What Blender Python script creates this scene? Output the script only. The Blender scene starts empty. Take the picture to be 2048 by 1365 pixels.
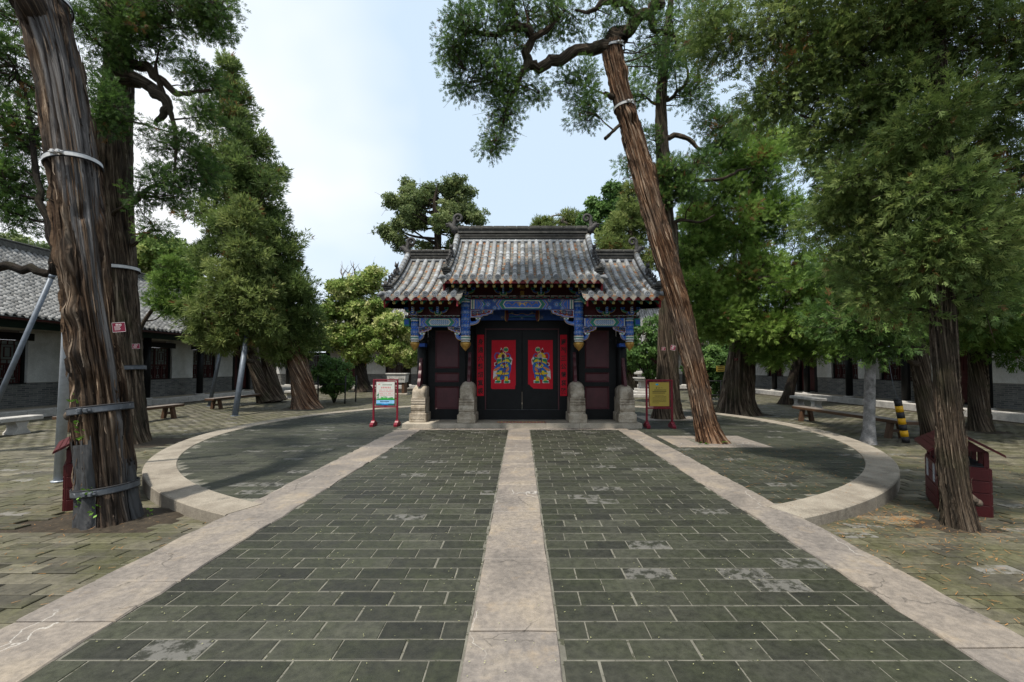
import bpy, bmesh, math, random
import numpy as np
from mathutils import Vector, Matrix

random.seed(11)
RNG = np.random.default_rng(11)
SC = bpy.context.scene
COL = SC.collection
R = math.radians
PI = math.pi

# ---------------------------------------------------------------- camera
F, CX, HY, PITCH, EYE = 860.0, 1042.0, 735.0, R(1.7), 1.6
PY0 = HY - F * math.tan(PITCH)
cam = bpy.data.cameras.new('camera')
cam.sensor_width = 36.0
cam.lens = F / 2048 * 36.0
cam.shift_x = -(CX - 1024) / 2048
cam.shift_y = (PY0 - 682.5) / 2048
cam.clip_start, cam.clip_end = 0.05, 2000
cam_ob = bpy.data.objects.new('camera', cam)
COL.objects.link(cam_ob)
cam_ob.location = (0, 0, EYE)
cam_ob.rotation_euler = (R(90) + PITCH, 0, 0)
SC.camera = cam_ob

# ---------------------------------------------------------------- light
SUN_ELEV, SUN_AZ = R(64), R(218)          # azimuth clockwise from +Y: behind the viewer, a little to the left
SUN_DIR = Vector((math.sin(SUN_AZ) * math.cos(SUN_ELEV), math.cos(SUN_AZ) * math.cos(SUN_ELEV), math.sin(SUN_ELEV)))
world = bpy.data.worlds.new('World')
SC.world = world
world.use_nodes = True
wn, wl = world.node_tree.nodes, world.node_tree.links
wn.clear()
w_out = wn.new('ShaderNodeOutputWorld')
w_bg = wn.new('ShaderNodeBackground')
w_sky = wn.new('ShaderNodeTexSky')
w_sky.sky_type = 'NISHITA'
w_sky.sun_disc = False
w_sky.sun_elevation = SUN_ELEV
w_sky.sun_rotation = SUN_AZ
w_sky.air_density, w_sky.dust_density, w_sky.ozone_density = 1.0, 1.2, 1.0
w_tc = wn.new('ShaderNodeTexCoord')
w_map = wn.new('ShaderNodeMapping')
w_map.inputs['Scale'].default_value = (1.0, 1.0, 1.5)
w_map.inputs['Location'].default_value = (1.27, 0.4, 0.9)
w_noise = wn.new('ShaderNodeTexNoise')
w_noise.inputs['Scale'].default_value = 1.15
w_noise.inputs['Detail'].default_value = 4
w_noise.inputs['Roughness'].default_value = 0.52
w_ramp = wn.new('ShaderNodeValToRGB')
w_ramp.color_ramp.elements[0].position = 0.41
w_ramp.color_ramp.elements[0].color = (0.0, 0.0, 0.0, 1)
w_ramp.color_ramp.elements[1].position = 0.67
w_ramp.color_ramp.elements[1].color = (0.95, 0.95, 0.95, 1)
w_mix = wn.new('ShaderNodeMixRGB')
w_mix.inputs['Color2'].default_value = (9.3, 9.4, 9.5, 1)
wl.new(w_tc.outputs['Generated'], w_map.inputs['Vector'])
wl.new(w_map.outputs['Vector'], w_noise.inputs['Vector'])
wl.new(w_noise.outputs['Fac'], w_ramp.inputs['Fac'])
wl.new(w_ramp.outputs['Color'], w_mix.inputs['Fac'])
w_haze = wn.new('ShaderNodeMixRGB')
w_haze.inputs['Fac'].default_value = 0.85
w_haze.inputs['Color2'].default_value = (6.4, 7.8, 9.2, 1)
wl.new(w_sky.outputs['Color'], w_haze.inputs['Color1'])
wl.new(w_haze.outputs['Color'], w_mix.inputs['Color1'])
wl.new(w_mix.outputs['Color'], w_bg.inputs['Color'])
w_bg.inputs['Strength'].default_value = 0.108
wl.new(w_bg.outputs['Background'], w_out.inputs['Surface'])

sun = bpy.data.lights.new('sun', 'SUN')
sun.energy = 5.0
sun.angle = R(2.0)
sun.color = (1.0, 0.94, 0.84)
sun_ob = bpy.data.objects.new('sun', sun)
COL.objects.link(sun_ob)
sun_ob.location = (0, 0, 40)
sun_ob.rotation_euler = SUN_DIR.to_track_quat('Z', 'Y').to_euler()

SC.view_settings.view_transform = 'Standard'
SC.view_settings.look = 'None'
SC.view_settings.exposure = 0.18
SC.view_settings.gamma = 1.0
SC.view_settings.use_curve_mapping = False
SC.cycles.max_bounces = 5
SC.cycles.diffuse_bounces = 3
SC.cycles.transparent_max_bounces = 6
SC.cycles.caustics_reflective = False
SC.cycles.caustics_refractive = False

# ---------------------------------------------------------------- helpers: places
def ray(px, py):
    a, b = (px - CX) / F, -(py - PY0) / F
    return Vector((a, math.cos(PITCH) - b * math.sin(PITCH), math.sin(PITCH) + b * math.cos(PITCH)))

def W(px, py, Y):
    """the place that is seen in direction (px, py) at distance Y"""
    d = ray(px, py)
    k = Y / d.y
    return Vector((d.x * k, Y, EYE + d.z * k))

def gz(x, y):
    """height of the outer courtyard floor: flush with the path near the viewer, lower further on"""
    t = min(1.0, max(0.0, (y - 3.2) / 2.8))
    t = t * t * (3 - 2 * t)
    return -0.02 - 0.15 * t

# ---------------------------------------------------------------- helpers: objects
WLOC = {}
def wl_of(o):
    return WLOC.get(o.name, Vector((0, 0, 0))) if o else Vector((0, 0, 0))

def tagp(o, label=None, cat=None, group=None, kind=None):
    if label: o['label'] = label
    if cat: o['category'] = cat
    if group: o['group'] = group
    if kind: o['kind'] = kind
    return o

def thing(name, label, cat, loc=(0, 0, 0), group=None):
    o = bpy.data.objects.new(name, None)
    o.empty_display_size = 0.2
    COL.objects.link(o)
    o.location = loc
    WLOC[o.name] = Vector(loc)
    return tagp(o, label, cat, group)

def link(me, name, parent=None, loc=(0, 0, 0), rot=None):
    """loc is a world place"""
    o = bpy.data.objects.new(name, me)
    COL.objects.link(o)
    w = Vector(loc)
    o.location = w - wl_of(parent)
    WLOC[o.name] = w
    if rot: o.rotation_euler = rot
    if parent: o.parent = parent
    return o

class MB:
    """collects shapes in world places; build() links them as one mesh object"""
    def __init__(s):
        s.v, s.f, s.m, s.s = [], [], [], []
    def add(s, verts, faces, mi=0, smooth=False):
        b = len(s.v)
        s.v.extend([tuple(p) for p in verts])
        for f in faces:
            s.f.append([i + b for i in f]); s.m.append(mi); s.s.append(smooth)
        return s
    def box(s, lo, hi, mi=0, ch=0.0, M=None):
        (x0, y0, z0), (x1, y1, z1) = lo, hi
        if ch <= 0:
            v = [(x0,y0,z0),(x1,y0,z0),(x1,y1,z0),(x0,y1,z0),(x0,y0,z1),(x1,y0,z1),(x1,y1,z1),(x0,y1,z1)]
            f = [(0,3,2,1),(4,5,6,7),(0,1,5,4),(1,2,6,5),(2,3,7,6),(3,0,4,7)]
        else:
            v, idx = [], {}
            X, Y, Z = (x0, x1), (y0, y1), (z0, z1)
            for i in (0, 1):
                for j in (0, 1):
                    for k in (0, 1):
                        sx, sy, sz = (1, -1)[i], (1, -1)[j], (1, -1)[k]
                        for a in range(3):
                            p = [X[i] + sx*ch, Y[j] + sy*ch, Z[k] + sz*ch]
                            p[a] = (X[i], Y[j], Z[k])[a]
                            idx[i, j, k, a] = len(v); v.append(tuple(p))
            g = lambda i, j, k, a: idx[i, j, k, a]
            f = [(g(0,0,0,0),g(0,0,1,0),g(0,1,1,0),g(0,1,0,0)), (g(1,0,0,0),g(1,1,0,0),g(1,1,1,0),g(1,0,1,0)),
                 (g(0,0,0,1),g(1,0,0,1),g(1,0,1,1),g(0,0,1,1)), (g(0,1,0,1),g(0,1,1,1),g(1,1,1,1),g(1,1,0,1)),
                 (g(0,0,0,2),g(0,1,0,2),g(1,1,0,2),g(1,0,0,2)), (g(0,0,1,2),g(1,0,1,2),g(1,1,1,2),g(0,1,1,2))]
            for i in (0, 1):
                for j in (0, 1):
                    f.append((g(i,j,0,0), g(i,j,1,0), g(i,j,1,1), g(i,j,0,1)))
                    f.append((g(i,0,j,0), g(i,1,j,0), g(i,1,j,2), g(i,0,j,2)))
                    f.append((g(0,i,j,1), g(1,i,j,1), g(1,i,j,2), g(0,i,j,2)))
            for i in (0, 1):
                for j in (0, 1):
                    for k in (0, 1):
                        f.append((g(i,j,k,0), g(i,j,k,1), g(i,j,k,2)))
        if M is not None: v = [M @ Vector(p) for p in v]
        return s.add(v, f, mi)
    def tube(s, pts, rad, seg=8, mi=0, caps=True, smooth=True):
        pts = [Vector(p) for p in pts]
        if not hasattr(rad, '__len__'): rad = [rad] * len(pts)
        v, f = [], []
        up = None
        for i, p in enumerate(pts):
            t = (pts[min(i+1, len(pts)-1)] - pts[max(i-1, 0)]).normalized()
            if up is None:
                up = Vector((0, 0, 1)) if abs(t.z) < 0.9 else Vector((1, 0, 0))
            e1 = (up - t * up.dot(t)).normalized(); e2 = t.cross(e1); up = e1
            for k in range(seg):
                a = 2 * PI * k / seg
                v.append(p + (e1 * math.cos(a) + e2 * math.sin(a)) * rad[i])
        n = len(pts)
        for i in range(n - 1):
            for k in range(seg):
                f.append((i*seg + k, i*seg + (k+1) % seg, (i+1)*seg + (k+1) % seg, (i+1)*seg + k))
        s.add(v, f, mi, smooth)
        if caps:
            b = len(s.v) - len(v)
            s.f.append([b + k for k in range(seg)][::-1]); s.m.append(mi); s.s.append(False)
            s.f.append([b + (n-1)*seg + k for k in range(seg)]); s.m.append(mi); s.s.append(False)
        return s
    def lathe(s, c, prof, seg=16, mi=0, smooth=True, caps=True):
        """prof: (radius, z) pairs round a vertical axis through c"""
        v, f = [], []
        for r, z in prof:
            for k in range(seg):
                a = 2 * PI * k / seg
                v.append((c[0] + r*math.cos(a), c[1] + r*math.sin(a), c[2] + z))
        n = len(prof)
        for i in range(n - 1):
            for k in range(seg):
                f.append((i*seg + k, i*seg + (k+1) % seg, (i+1)*seg + (k+1) % seg, (i+1)*seg + k))
        if caps:
            f.append(tuple(range(seg))[::-1]); f.append(tuple((n-1)*seg + k for k in range(seg)))
        return s.add(v, f, mi, smooth)
    def ball(s, c, r, seg=10, rings=7, mi=0, M=None):
        if not hasattr(r, '__len__'): r = (r, r, r)
        v, f = [], []
        for i in range(1, rings):
            a = PI * i / rings
            for k in range(seg):
                b = 2 * PI * k / seg
                v.append(Vector((r[0]*math.sin(a)*math.cos(b), r[1]*math.sin(a)*math.sin(b), r[2]*math.cos(a))))
        v += [Vector((0, 0, r[2])), Vector((0, 0, -r[2]))]
        for i in range(rings - 2):
            for k in range(seg):
                f.append((i*seg + k, (i+1)*seg + k, (i+1)*seg + (k+1) % seg, i*seg + (k+1) % seg))
        for k in range(seg):
            f.append((len(v)-2, k, (k+1) % seg)); f.append((len(v)-1, (rings-2)*seg + (k+1) % seg, (rings-2)*seg + k))
        if M is not None: v = [M @ p for p in v]
        return s.add([p + Vector(c) for p in v], f, mi, True)
    def prism(s, poly, fn, d0, d1, mi=0, smooth=False):
        """poly in 2D; fn(a, b, d) gives the place; extruded from d0 to d1"""
        n = len(poly)
        v = [fn(a, b, d0) for a, b in poly] + [fn(a, b, d1) for a, b in poly]
        f = [tuple(range(n))[::-1], tuple(range(n, 2*n))]
        s.add(v, f, mi)
        b = len(s.v) - 2*n
        for i in range(n):
            j = (i + 1) % n
            s.f.append([b+i, b+j, b+n+j, b+n+i]); s.m.append(mi); s.s.append(smooth)
        return s
    def build(s, name, mats, parent=None, origin=None, label=None, cat=None, group=None, kind=None):
        if not isinstance(mats, (list, tuple)): mats = [mats]
        o3 = Vector(origin) if origin is not None else (wl_of(parent) if parent else Vector((0, 0, 0)))
        me = bpy.data.meshes.new(name)
        me.from_pydata([(x - o3.x, y - o3.y, z - o3.z) for x, y, z in s.v], [], s.f)
        for m in mats: me.materials.append(m)
        me.polygons.foreach_set('material_index', s.m)
        me.polygons.foreach_set('use_smooth', s.s)
        bm = bmesh.new(); bm.from_mesh(me)
        bmesh.ops.recalc_face_normals(bm, faces=bm.faces); bm.to_mesh(me); bm.free()
        o = link(me, name, parent, o3)
        return tagp(o, label, cat, group, kind)

def np_mesh(name, V, Fa, mats, parent=None, attrs=None, smooth=False, origin=None, kind=None, **kw):
    """big meshes straight from arrays; Fa is (n, 3) or (n, 4); attrs: name -> per-vertex float or vector"""
    if not isinstance(mats, (list, tuple)): mats = [mats]
    o3 = np.array(origin if origin is not None else (wl_of(parent) if parent else (0, 0, 0)), dtype=np.float64)
    me = bpy.data.meshes.new(name)
    n, k = Fa.shape
    me.vertices.add(len(V)); me.loops.add(n * k); me.polygons.add(n)
    me.vertices.foreach_set('co', np.ascontiguousarray(V - o3, dtype=np.float32).ravel())
    me.loops.foreach_set('vertex_index', np.ascontiguousarray(Fa, dtype=np.int32).ravel())
    me.polygons.foreach_set('loop_start', np.arange(0, n * k, k, dtype=np.int32))
    if smooth: me.polygons.foreach_set('use_smooth', np.ones(n, dtype=bool))
    for m in mats: me.materials.append(m)
    for an, arr in (attrs or {}).items():
        if arr.ndim == 1:
            a = me.attributes.new(an, 'FLOAT', 'POINT'); a.data.foreach_set('value', arr.astype(np.float32))
        else:
            a = me.attributes.new(an, 'FLOAT_VECTOR', 'POINT'); a.data.foreach_set('vector', arr.astype(np.float32).ravel())
    me.update(calc_edges=True)
    o = link(me, name, parent, o3)
    return tagp(o, kind=kind, **kw)

def spline(pts, n):
    """Catmull-Rom through pts (any number of columns), n samples"""
    P = np.array([list(p) for p in pts], dtype=float)
    P = np.vstack([2*P[0] - P[1], P, 2*P[-1] - P[-2]])
    m = len(P) - 3
    out = []
    for i in range(n):
        t = m * i / (n - 1)
        k = min(int(t), m - 1); u = t - k
        a, b, c, d = P[k], P[k+1], P[k+2], P[k+3]
        out.append(0.5 * ((2*b) + (c - a)*u + (2*a - 5*b + 4*c - d)*u*u + (3*b - a - 3*c + d)*u**3))
    return np.array(out)

_fonts = {}
def text_geo(txt, size=1.0, bold=0.0):
    """outlines of a piece of lettering as (verts, faces) in the plane, centred"""
    key = (txt, bold)
    if key not in _fonts:
        cu = bpy.data.curves.new('lettering', 'FONT')
        cu.body = txt; cu.size = 1.0; cu.align_x = 'CENTER'; cu.align_y = 'CENTER'; cu.resolution_u = 3; cu.offset = bold
        ob = bpy.data.objects.new('lettering', cu)
        COL.objects.link(ob)
        dg = bpy.context.evaluated_depsgraph_get()
        me = bpy.data.meshes.new_from_object(ob.evaluated_get(dg))
        vs = [tuple(v.co) for v in me.vertices]; fs = [tuple(p.vertices) for p in me.polygons]
        bpy.data.objects.remove(ob); bpy.data.curves.remove(cu); bpy.data.meshes.remove(me)
        if vs:
            mx = (min(v[0] for v in vs) + max(v[0] for v in vs)) / 2; my = (min(v[1] for v in vs) + max(v[1] for v in vs)) / 2
            vs = [(v[0]-mx, v[1]-my) for v in vs]
        _fonts[key] = (vs, fs)
    vs, fs = _fonts[key]
    return [(a*size, b*size) for a, b in vs], fs

# ---------------------------------------------------------------- helpers: materials
class N:
    def __init__(s, name):
        s.mat = bpy.data.materials.new(name); s.mat.use_nodes = True
        s.t = s.mat.node_tree; s.t.nodes.clear()
        s.out = s.new('ShaderNodeOutputMaterial')
        s.b = s.new('ShaderNodeBsdfPrincipled')
        s.b.inputs['Specular IOR Level'].default_value = 0.3
        s.ln(s.b.outputs[0], s.out.inputs['Surface'])
    def new(s, ty, **kw):
        n = s.t.nodes.new(ty)
        for k, v in kw.items(): setattr(n, k, v)
        return n
    def ln(s, a, b): s.t.links.new(a, b)
    def setv(s, sock, v):
        if hasattr(v, 'links'): s.ln(v, sock)
        elif isinstance(v, (tuple, list)) and len(v) == 3 and sock.type == 'RGBA': sock.default_value = (*v, 1)
        else: sock.default_value = v
    def coord(s, kind='Object', scale=(1, 1, 1)):
        if kind == 'World': o = s.new('ShaderNodeNewGeometry').outputs['Position']
        elif kind.startswith('@'): o = s.attr(kind[1:], 'Vector')
        else: o = s.new('ShaderNodeTexCoord').outputs[kind]
        m = s.new('ShaderNodeMapping'); m.inputs['Scale'].default_value = scale
        s.ln(o, m.inputs['Vector']); return m.outputs['Vector']
    def noise(s, vec, scale=5, detail=4, rough=0.55, dist=0.0):
        n = s.new('ShaderNodeTexNoise'); s.ln(vec, n.inputs['Vector'])
        n.inputs['Scale'].default_value = scale; n.inputs['Detail'].default_value = detail
        n.inputs['Roughness'].default_value = rough; n.inputs['Distortion'].default_value = dist
        return n.outputs['Fac']
    def ramp(s, fac, stops, interp='LINEAR'):
        r = s.new('ShaderNodeValToRGB'); r.color_ramp.interpolation = interp
        el = r.color_ramp.elements
        while len(el) < len(stops): el.new(0.5)
        for e, (p, c) in zip(el, stops):
            e.position = p; e.color = (*c, 1) if hasattr(c, '__len__') else (c, c, c, 1)
        s.ln(fac, r.inputs['Fac']); return r.outputs['Color']
    def mix(s, fac, a, b, mode='MIX'):
        n = s.new('ShaderNodeMixRGB', blend_type=mode)
        s.setv(n.inputs['Fac'], fac); s.setv(n.inputs['Color1'], a); s.setv(n.inputs['Color2'], b)
        return n.outputs['Color']
    def math(s, op, a, b=0.0, clamp=False):
        n = s.new('ShaderNodeMath', operation=op, use_clamp=clamp)
        s.setv(n.inputs[0], a); s.setv(n.inputs[1], b); return n.outputs[0]
    def attr(s, name, out='Fac'):
        n = s.new('ShaderNodeAttribute', attribute_name=name); return n.outputs[out]
    def rnd(s): return s.new('ShaderNodeObjectInfo').outputs['Random']
    def bump(s, h, strength=0.4, dist=0.01):
        n = s.new('ShaderNodeBump'); n.inputs['Strength'].default_value = strength; n.inputs['Distance'].default_value = dist
        s.ln(h, n.inputs['Height']); s.ln(n.outputs['Normal'], s.b.inputs['Normal'])
    def done(s, color, rough=0.8, metal=0.0):
        s.setv(s.b.inputs['Base Color'], color); s.setv(s.b.inputs['Roughness'], rough); s.b.inputs['Metallic'].default_value = metal
        return s.mat

def plain(name, c, rough=0.6, var=0.18, scale=9.0, bump=0.15, metal=0.0, spec=0.3, wear=None, wear_at=0.66):
    n = N(name)
    n.b.inputs['Specular IOR Level'].default_value = spec
    co = n.coord('World')
    f = n.noise(co, scale, 5, 0.6)
    lo = tuple(x * (1 - var) for x in c); hi = tuple(min(1, x * (1 + var)) for x in c)
    col = n.ramp(f, [(0.25, lo), (0.75, hi)])
    if wear:
        g = n.noise(co, scale * 2.3, 6, 0.7)
        col = n.mix(n.ramp(g, [(wear_at, 0.0), (wear_at + 0.06, 1.0)]), col, wear)
    if bump: n.bump(n.noise(co, scale * 4, 5, 0.65), bump, 0.006)
    return n.done(col, rough, metal)

# ================================================================ materials
def mat_brick(name, dark, lite, moss, mossy, bare, bare_share, rough=0.62):
    n = N(name)
    n.b.inputs['Specular IOR Level'].default_value = 0.35
    co = n.coord('World')
    rv = n.math('FRACT', n.math('ADD', n.rnd(), n.attr('tint')))
    col = n.ramp(rv, [(0.0, tuple(x*.8 for x in dark)), (0.8, lite), (1.0, tuple(x*1.35 for x in lite))])
    big = n.noise(co, 1.7, 6, 0.68)
    fine = n.noise(co, 16, 6, 0.7)
    col = n.mix(n.math('MULTIPLY', n.ramp(big, [(0.42, 0.0), (0.62, 1.0)]), mossy), col, moss)
    col = n.mix(0.55, col, n.ramp(fine, [(0.36, (0.45, 0.45, 0.45)), (0.64, (1.5, 1.5, 1.5))]), 'MULTIPLY')
    rv2 = n.math('FRACT', n.math('MULTIPLY', rv, 37.13))
    pick = n.math('GREATER_THAN', rv2, 1.0 - bare_share)
    blot = n.ramp(n.noise(co, 10.5, 6, 0.68), [(0.45, 0.0), (0.55, 1.0)])
    blot2 = n.ramp(n.noise(co, 5.0, 6, 0.65), [(0.70, 0.0), (0.73, 0.6)])
    col = n.mix(n.math('ADD', n.math('MULTIPLY', pick, blot), n.math('MULTIPLY', blot2, bare_share * 3.0), clamp=True), col, bare)
    n.bump(fine, 0.35, 0.006)
    return n.done(col, n.ramp(fine, [(0.3, rough - 0.12), (0.7, rough + 0.15)]))

M = {}
M['brick'] = mat_brick('path_brick', (0.019, 0.020, 0.015), (0.036, 0.037, 0.027), (0.030, 0.035, 0.017), 0.6, (0.11, 0.107, 0.097), 0.045)
M['obrick'] = mat_brick('court_brick', (0.058, 0.053, 0.038), (0.115, 0.104, 0.074), (0.068, 0.068, 0.027), 0.7, (0.17, 0.162, 0.145), 0.03)
M['mortar'] = plain('lime_mortar', (0.135, 0.13, 0.108), 0.9, 0.4, 6, 0.3, wear=(0.05, 0.052, 0.034), wear_at=0.54)
M['soil'] = plain('dark_soil', (0.035, 0.027, 0.018), 0.95, 0.5, 12, 0.8, wear=(0.10, 0.07, 0.04), wear_at=0.6)

def mat_slab():
    n = N('pink_grey_slab'); co = n.coord('World')
    big = n.noise(co, 1.6, 5, 0.6, 0.6)
    col = n.ramp(big, [(0.34, (0.145, 0.131, 0.120)), (0.5, (0.195, 0.174, 0.156)), (0.66, (0.245, 0.213, 0.175))])
    col = n.mix(0.35, col, n.ramp(n.rnd(), [(0, (0.75, 0.76, 0.8)), (1, (1.2, 1.12, 1.0))]), 'MULTIPLY')
    fine = n.noise(co, 22, 7, 0.72)
    col = n.mix(0.38, col, n.ramp(fine, [(0.38, (0.5, 0.5, 0.5)), (0.62, (1.45, 1.42, 1.36))]), 'MULTIPLY')
    def lines(scale, wid, seedv, sc):
        wob = n.new('ShaderNodeVectorMath', operation='ADD'); wn_ = n.new('ShaderNodeTexNoise'); wn_.inputs['Scale'].default_value = 2.6; wn_.inputs['Detail'].default_value = 6
        n.ln(co, wn_.inputs['Vector']); sc_ = n.new('ShaderNodeVectorMath', operation='SCALE'); sc_.inputs['Scale'].default_value = .35
        n.ln(wn_.outputs['Color'], sc_.inputs[0]); n.ln(n.coord('World', sc), wob.inputs[0]); n.ln(sc_.outputs[0], wob.inputs[1])
        vo = n.new('ShaderNodeTexVoronoi', feature='DISTANCE_TO_EDGE'); vo.inputs['Scale'].default_value = scale; n.ln(wob.outputs[0], vo.inputs['Vector'])
        msk = n.ramp(n.noise(co, 1.1 + seedv, 3, .5), [(.52, 0.0), (.58, 1.0)])
        return n.math('MULTIPLY', n.ramp(vo.outputs['Distance'], [(wid*.4, 1.0), (wid, 0.0)]), msk)
    col = n.mix(n.math('MULTIPLY', lines(1.0, .004, .3, (1, .3, 1)), .55), col, (0.58, 0.56, 0.52))
    cm = n.math('MULTIPLY', lines(1.1, .005, .7, (.8, 1, 1)), .7)
    col = n.mix(cm, col, (0.05, 0.045, 0.04))
    och = n.ramp(n.noise(co, 3.2, 6, 0.7), [(0.56, 0.0), (0.7, 0.35)])
    col = n.mix(och, col, (0.36, 0.27, 0.17))
    n.bump(n.math('SUBTRACT', fine, cm), 0.4, 0.008)
    return n.done(col, n.ramp(fine, [(0.3, 0.5), (0.7, 0.75)]))
M['slab'] = mat_slab()

def mat_stone(name, a, b, stain, st_at=0.58, scale=5, rough=0.85, bump=0.5):
    n = N(name); co = n.coord('World')
    col = n.ramp(n.noise(co, scale, 6, 0.65), [(0.37, a), (0.63, b)])
    col = n.mix(n.ramp(n.noise(co, scale * 0.45, 5, 0.7), [(st_at, 0.0), (st_at + 0.14, 0.75)]), col, stain)
    g = n.noise(co, 70, 4, 0.75)
    col = n.mix(0.5, col, n.ramp(g, [(0.36, (0.5, 0.5, 0.5)), (0.64, (1.4, 1.4, 1.4))]), 'MULTIPLY')
    n.bump(n.noise(co, 34, 6, 0.7), bump, 0.008)
    return n.done(col, rough)
M['kerb'] = mat_stone('kerb_stone', (0.20, 0.174, 0.140), (0.285, 0.254, 0.208), (0.105, 0.09, 0.072), 0.53, 2.6)
M['drum'] = mat_stone('carved_stone', (0.27, 0.225, 0.165), (0.47, 0.41, 0.33), (0.10, 0.075, 0.052), 0.50, 4.5)
M['plinth'] = mat_stone('plinth_stone', (0.28, 0.25, 0.20), (0.42, 0.37, 0.30), (0.14, 0.12, 0.10), 0.6, 3)
M['pale_stone'] = mat_stone('pale_bench_stone', (0.34, 0.33, 0.31), (0.48, 0.46, 0.43), (0.18, 0.17, 0.15), 0.6, 4)

def mat_tile(name, base, lichen=0.0):
    n = N(name); co = n.coord('World')
    rv = n.math('FRACT', n.math('ADD', n.rnd(), n.attr('tint')))
    k = tuple(base)
    col = n.ramp(rv, [(0.0, tuple(x * 0.6 for x in k)), (0.5, k), (1.0, tuple(x * 1.5 for x in k))])
    col = n.mix(0.38, col, n.ramp(n.noise(co, 18, 6, 0.7), [(0.36, (0.5, 0.5, 0.53)), (0.64, (1.5, 1.47, 1.38))]), 'MULTIPLY')
    col = n.mix(n.ramp(n.noise(co, 6, 5, 0.65), [(0.6, 0.0), (0.7, 0.5)]), col, (0.30, 0.29, 0.25))
    if lichen:
        g = n.ramp(n.noise(co, 7.0, 3, 0.55), [(0.60 - lichen, 0.0), (0.64 - lichen, 1.0)])
        col = n.mix(g, col, (0.27, 0.115, 0.045))
    n.bump(n.noise(co, 40, 5, 0.7), 0.35, 0.006)
    return n.done(col, 0.75)
M['tile'] = mat_tile('grey_roof_tile', (0.225, 0.24, 0.26))
M['pan'] = mat_tile('pan_tile', (0.19, 0.18, 0.16), 0.03)
M['htile'] = mat_tile('hall_roof_tile', (0.19, 0.192, 0.192))
M['lime'] = plain('lime_joint', (0.36, 0.34, 0.29), 0.9, 0.2)
M['dtile'] = plain('dark_ridge_tile', (0.075, 0.073, 0.068), 0.8, 0.5, 8, 0.5, wear=(0.26, 0.25, 0.21), wear_at=0.6)
M['beast'] = plain('ornament_clay', (0.055, 0.053, 0.052), 0.75, 0.5, 14, 0.6, wear=(0.17, 0.16, 0.15), wear_at=0.62)

M['black'] = plain('black_lacquer', (0.0065, 0.007, 0.0075), 0.5, 0.4, 5, 0.2, spec=0.18, wear=(0.016, 0.016, 0.016), wear_at=0.64)
M['maroon'] = plain('maroon_lacquer', (0.075, 0.022, 0.027), 0.42, 0.25, 4, 0.12)
M['dkred'] = plain('dark_red_paint', (0.075, 0.010, 0.012), 0.55, 0.25, 6, 0.1)
M['red'] = plain('red_paint', (0.19, 0.014, 0.02), 0.5, 0.2, 6, 0.1)
M['paper'] = plain('red_paper', (0.52, 0.008, 0.022), 0.75, 0.1, 7, 0.12)
M['ink'] = plain('ink', (0.012, 0.010, 0.010), 0.6, 0.1)
M['blue'] = plain('blue_paint', (0.045, 0.155, 0.60), 0.6, 0.25, 14, 0.1)
M['dblue'] = plain('deep_blue_paint', (0.028, 0.085, 0.34), 0.6, 0.3, 14, 0.1)
M['lblue'] = plain('pale_blue_paint', (0.30, 0.42, 0.60), 0.6, 0.2, 14, 0.1)
M['green'] = plain('green_paint', (0.03, 0.22, 0.165), 0.6, 0.3, 14, 0.1)
M['white'] = plain('white_paint', (0.70, 0.72, 0.70), 0.6, 0.12, 14, 0.1)
M['gold'] = plain('gold_leaf', (0.52, 0.31, 0.05), 0.38, 0.25, 10, 0.15, metal=0.35)
M['bulb'] = plain('bronze_gold', (0.46, 0.27, 0.07), 0.36, 0.3, 12, 0.15, metal=0.55)
M['yellow'] = plain('yellow_print', (0.70, 0.47, 0.02), 0.7, 0.1, 20, 0)
M['pblue'] = plain('blue_print', (0.01, 0.12, 0.42), 0.7, 0.15, 20, 0)
M['pgreen'] = plain('green_print', (0.01, 0.22, 0.10), 0.7, 0.15, 20, 0)
M['orange'] = plain('orange_print', (0.62, 0.21, 0.08), 0.7, 0.12, 20, 0)
M['pdred'] = plain('dark_red_print', (0.19, 0.004, 0.012), 0.7, 0.15, 20, 0)
M['purple'] = plain('purple_print', (0.06, 0.012, 0.05), 0.7, 0.15, 20, 0)
M['skin'] = plain('pale_print', (0.42, 0.33, 0.29), 0.7, 0.1, 20, 0)
M['navy'] = plain('navy_print', (0.012, 0.03, 0.14), 0.7, 0.1, 20, 0)
M['pwhite'] = plain('white_print', (0.66, 0.64, 0.62), 0.7, 0.1, 20, 0)

M['steel'] = plain('galvanised_steel', (0.36, 0.39, 0.43), 0.45, 0.18, 14, 0.12, metal=0.35, wear=(0.24, 0.25, 0.26))
M['dsteel'] = plain('grey_steel', (0.13, 0.15, 0.18), 0.5, 0.2, 10, 0.12, metal=0.3)
M['band'] = plain('white_band', (0.50, 0.50, 0.50), 0.5, 0.2, 9, 0.2, metal=0.1, wear=(0.14, 0.06, 0.03), wear_at=0.6)
M['dband'] = plain('dark_band', (0.10, 0.11, 0.125), 0.5, 0.35, 9, 0.2, metal=0.3, wear=(0.32, 0.33, 0.35), wear_at=0.62)
M['rubber'] = plain('black_rubber', (0.02, 0.02, 0.022), 0.7, 0.2)
M['wood'] = plain('brown_bench_wood', (0.075, 0.04, 0.022), 0.55, 0.4, 7, 0.3)
M['woodtop'] = plain('pale_bench_top', (0.17, 0.145, 0.125), 0.5, 0.3, 6, 0.25)  # seat top, paler than the rest of the bench
M['binred'] = plain('bin_red', (0.065, 0.008, 0.009), 0.5, 0.2, 8, 0.12)
M['tag'] = plain('tag_red', (0.16, 0.008, 0.03), 0.45, 0.1)
M['plaster'] = mat_stone('white_plaster', (0.46, 0.46, 0.44), (0.60, 0.60, 0.58), (0.30, 0.29, 0.25), 0.55, 1.6, 0.9, 0.15)
M['glass'] = plain('window_paper', (0.17, 0.20, 0.19), 0.35, 0.2, 3, 0.0, spec=0.5)
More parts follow.
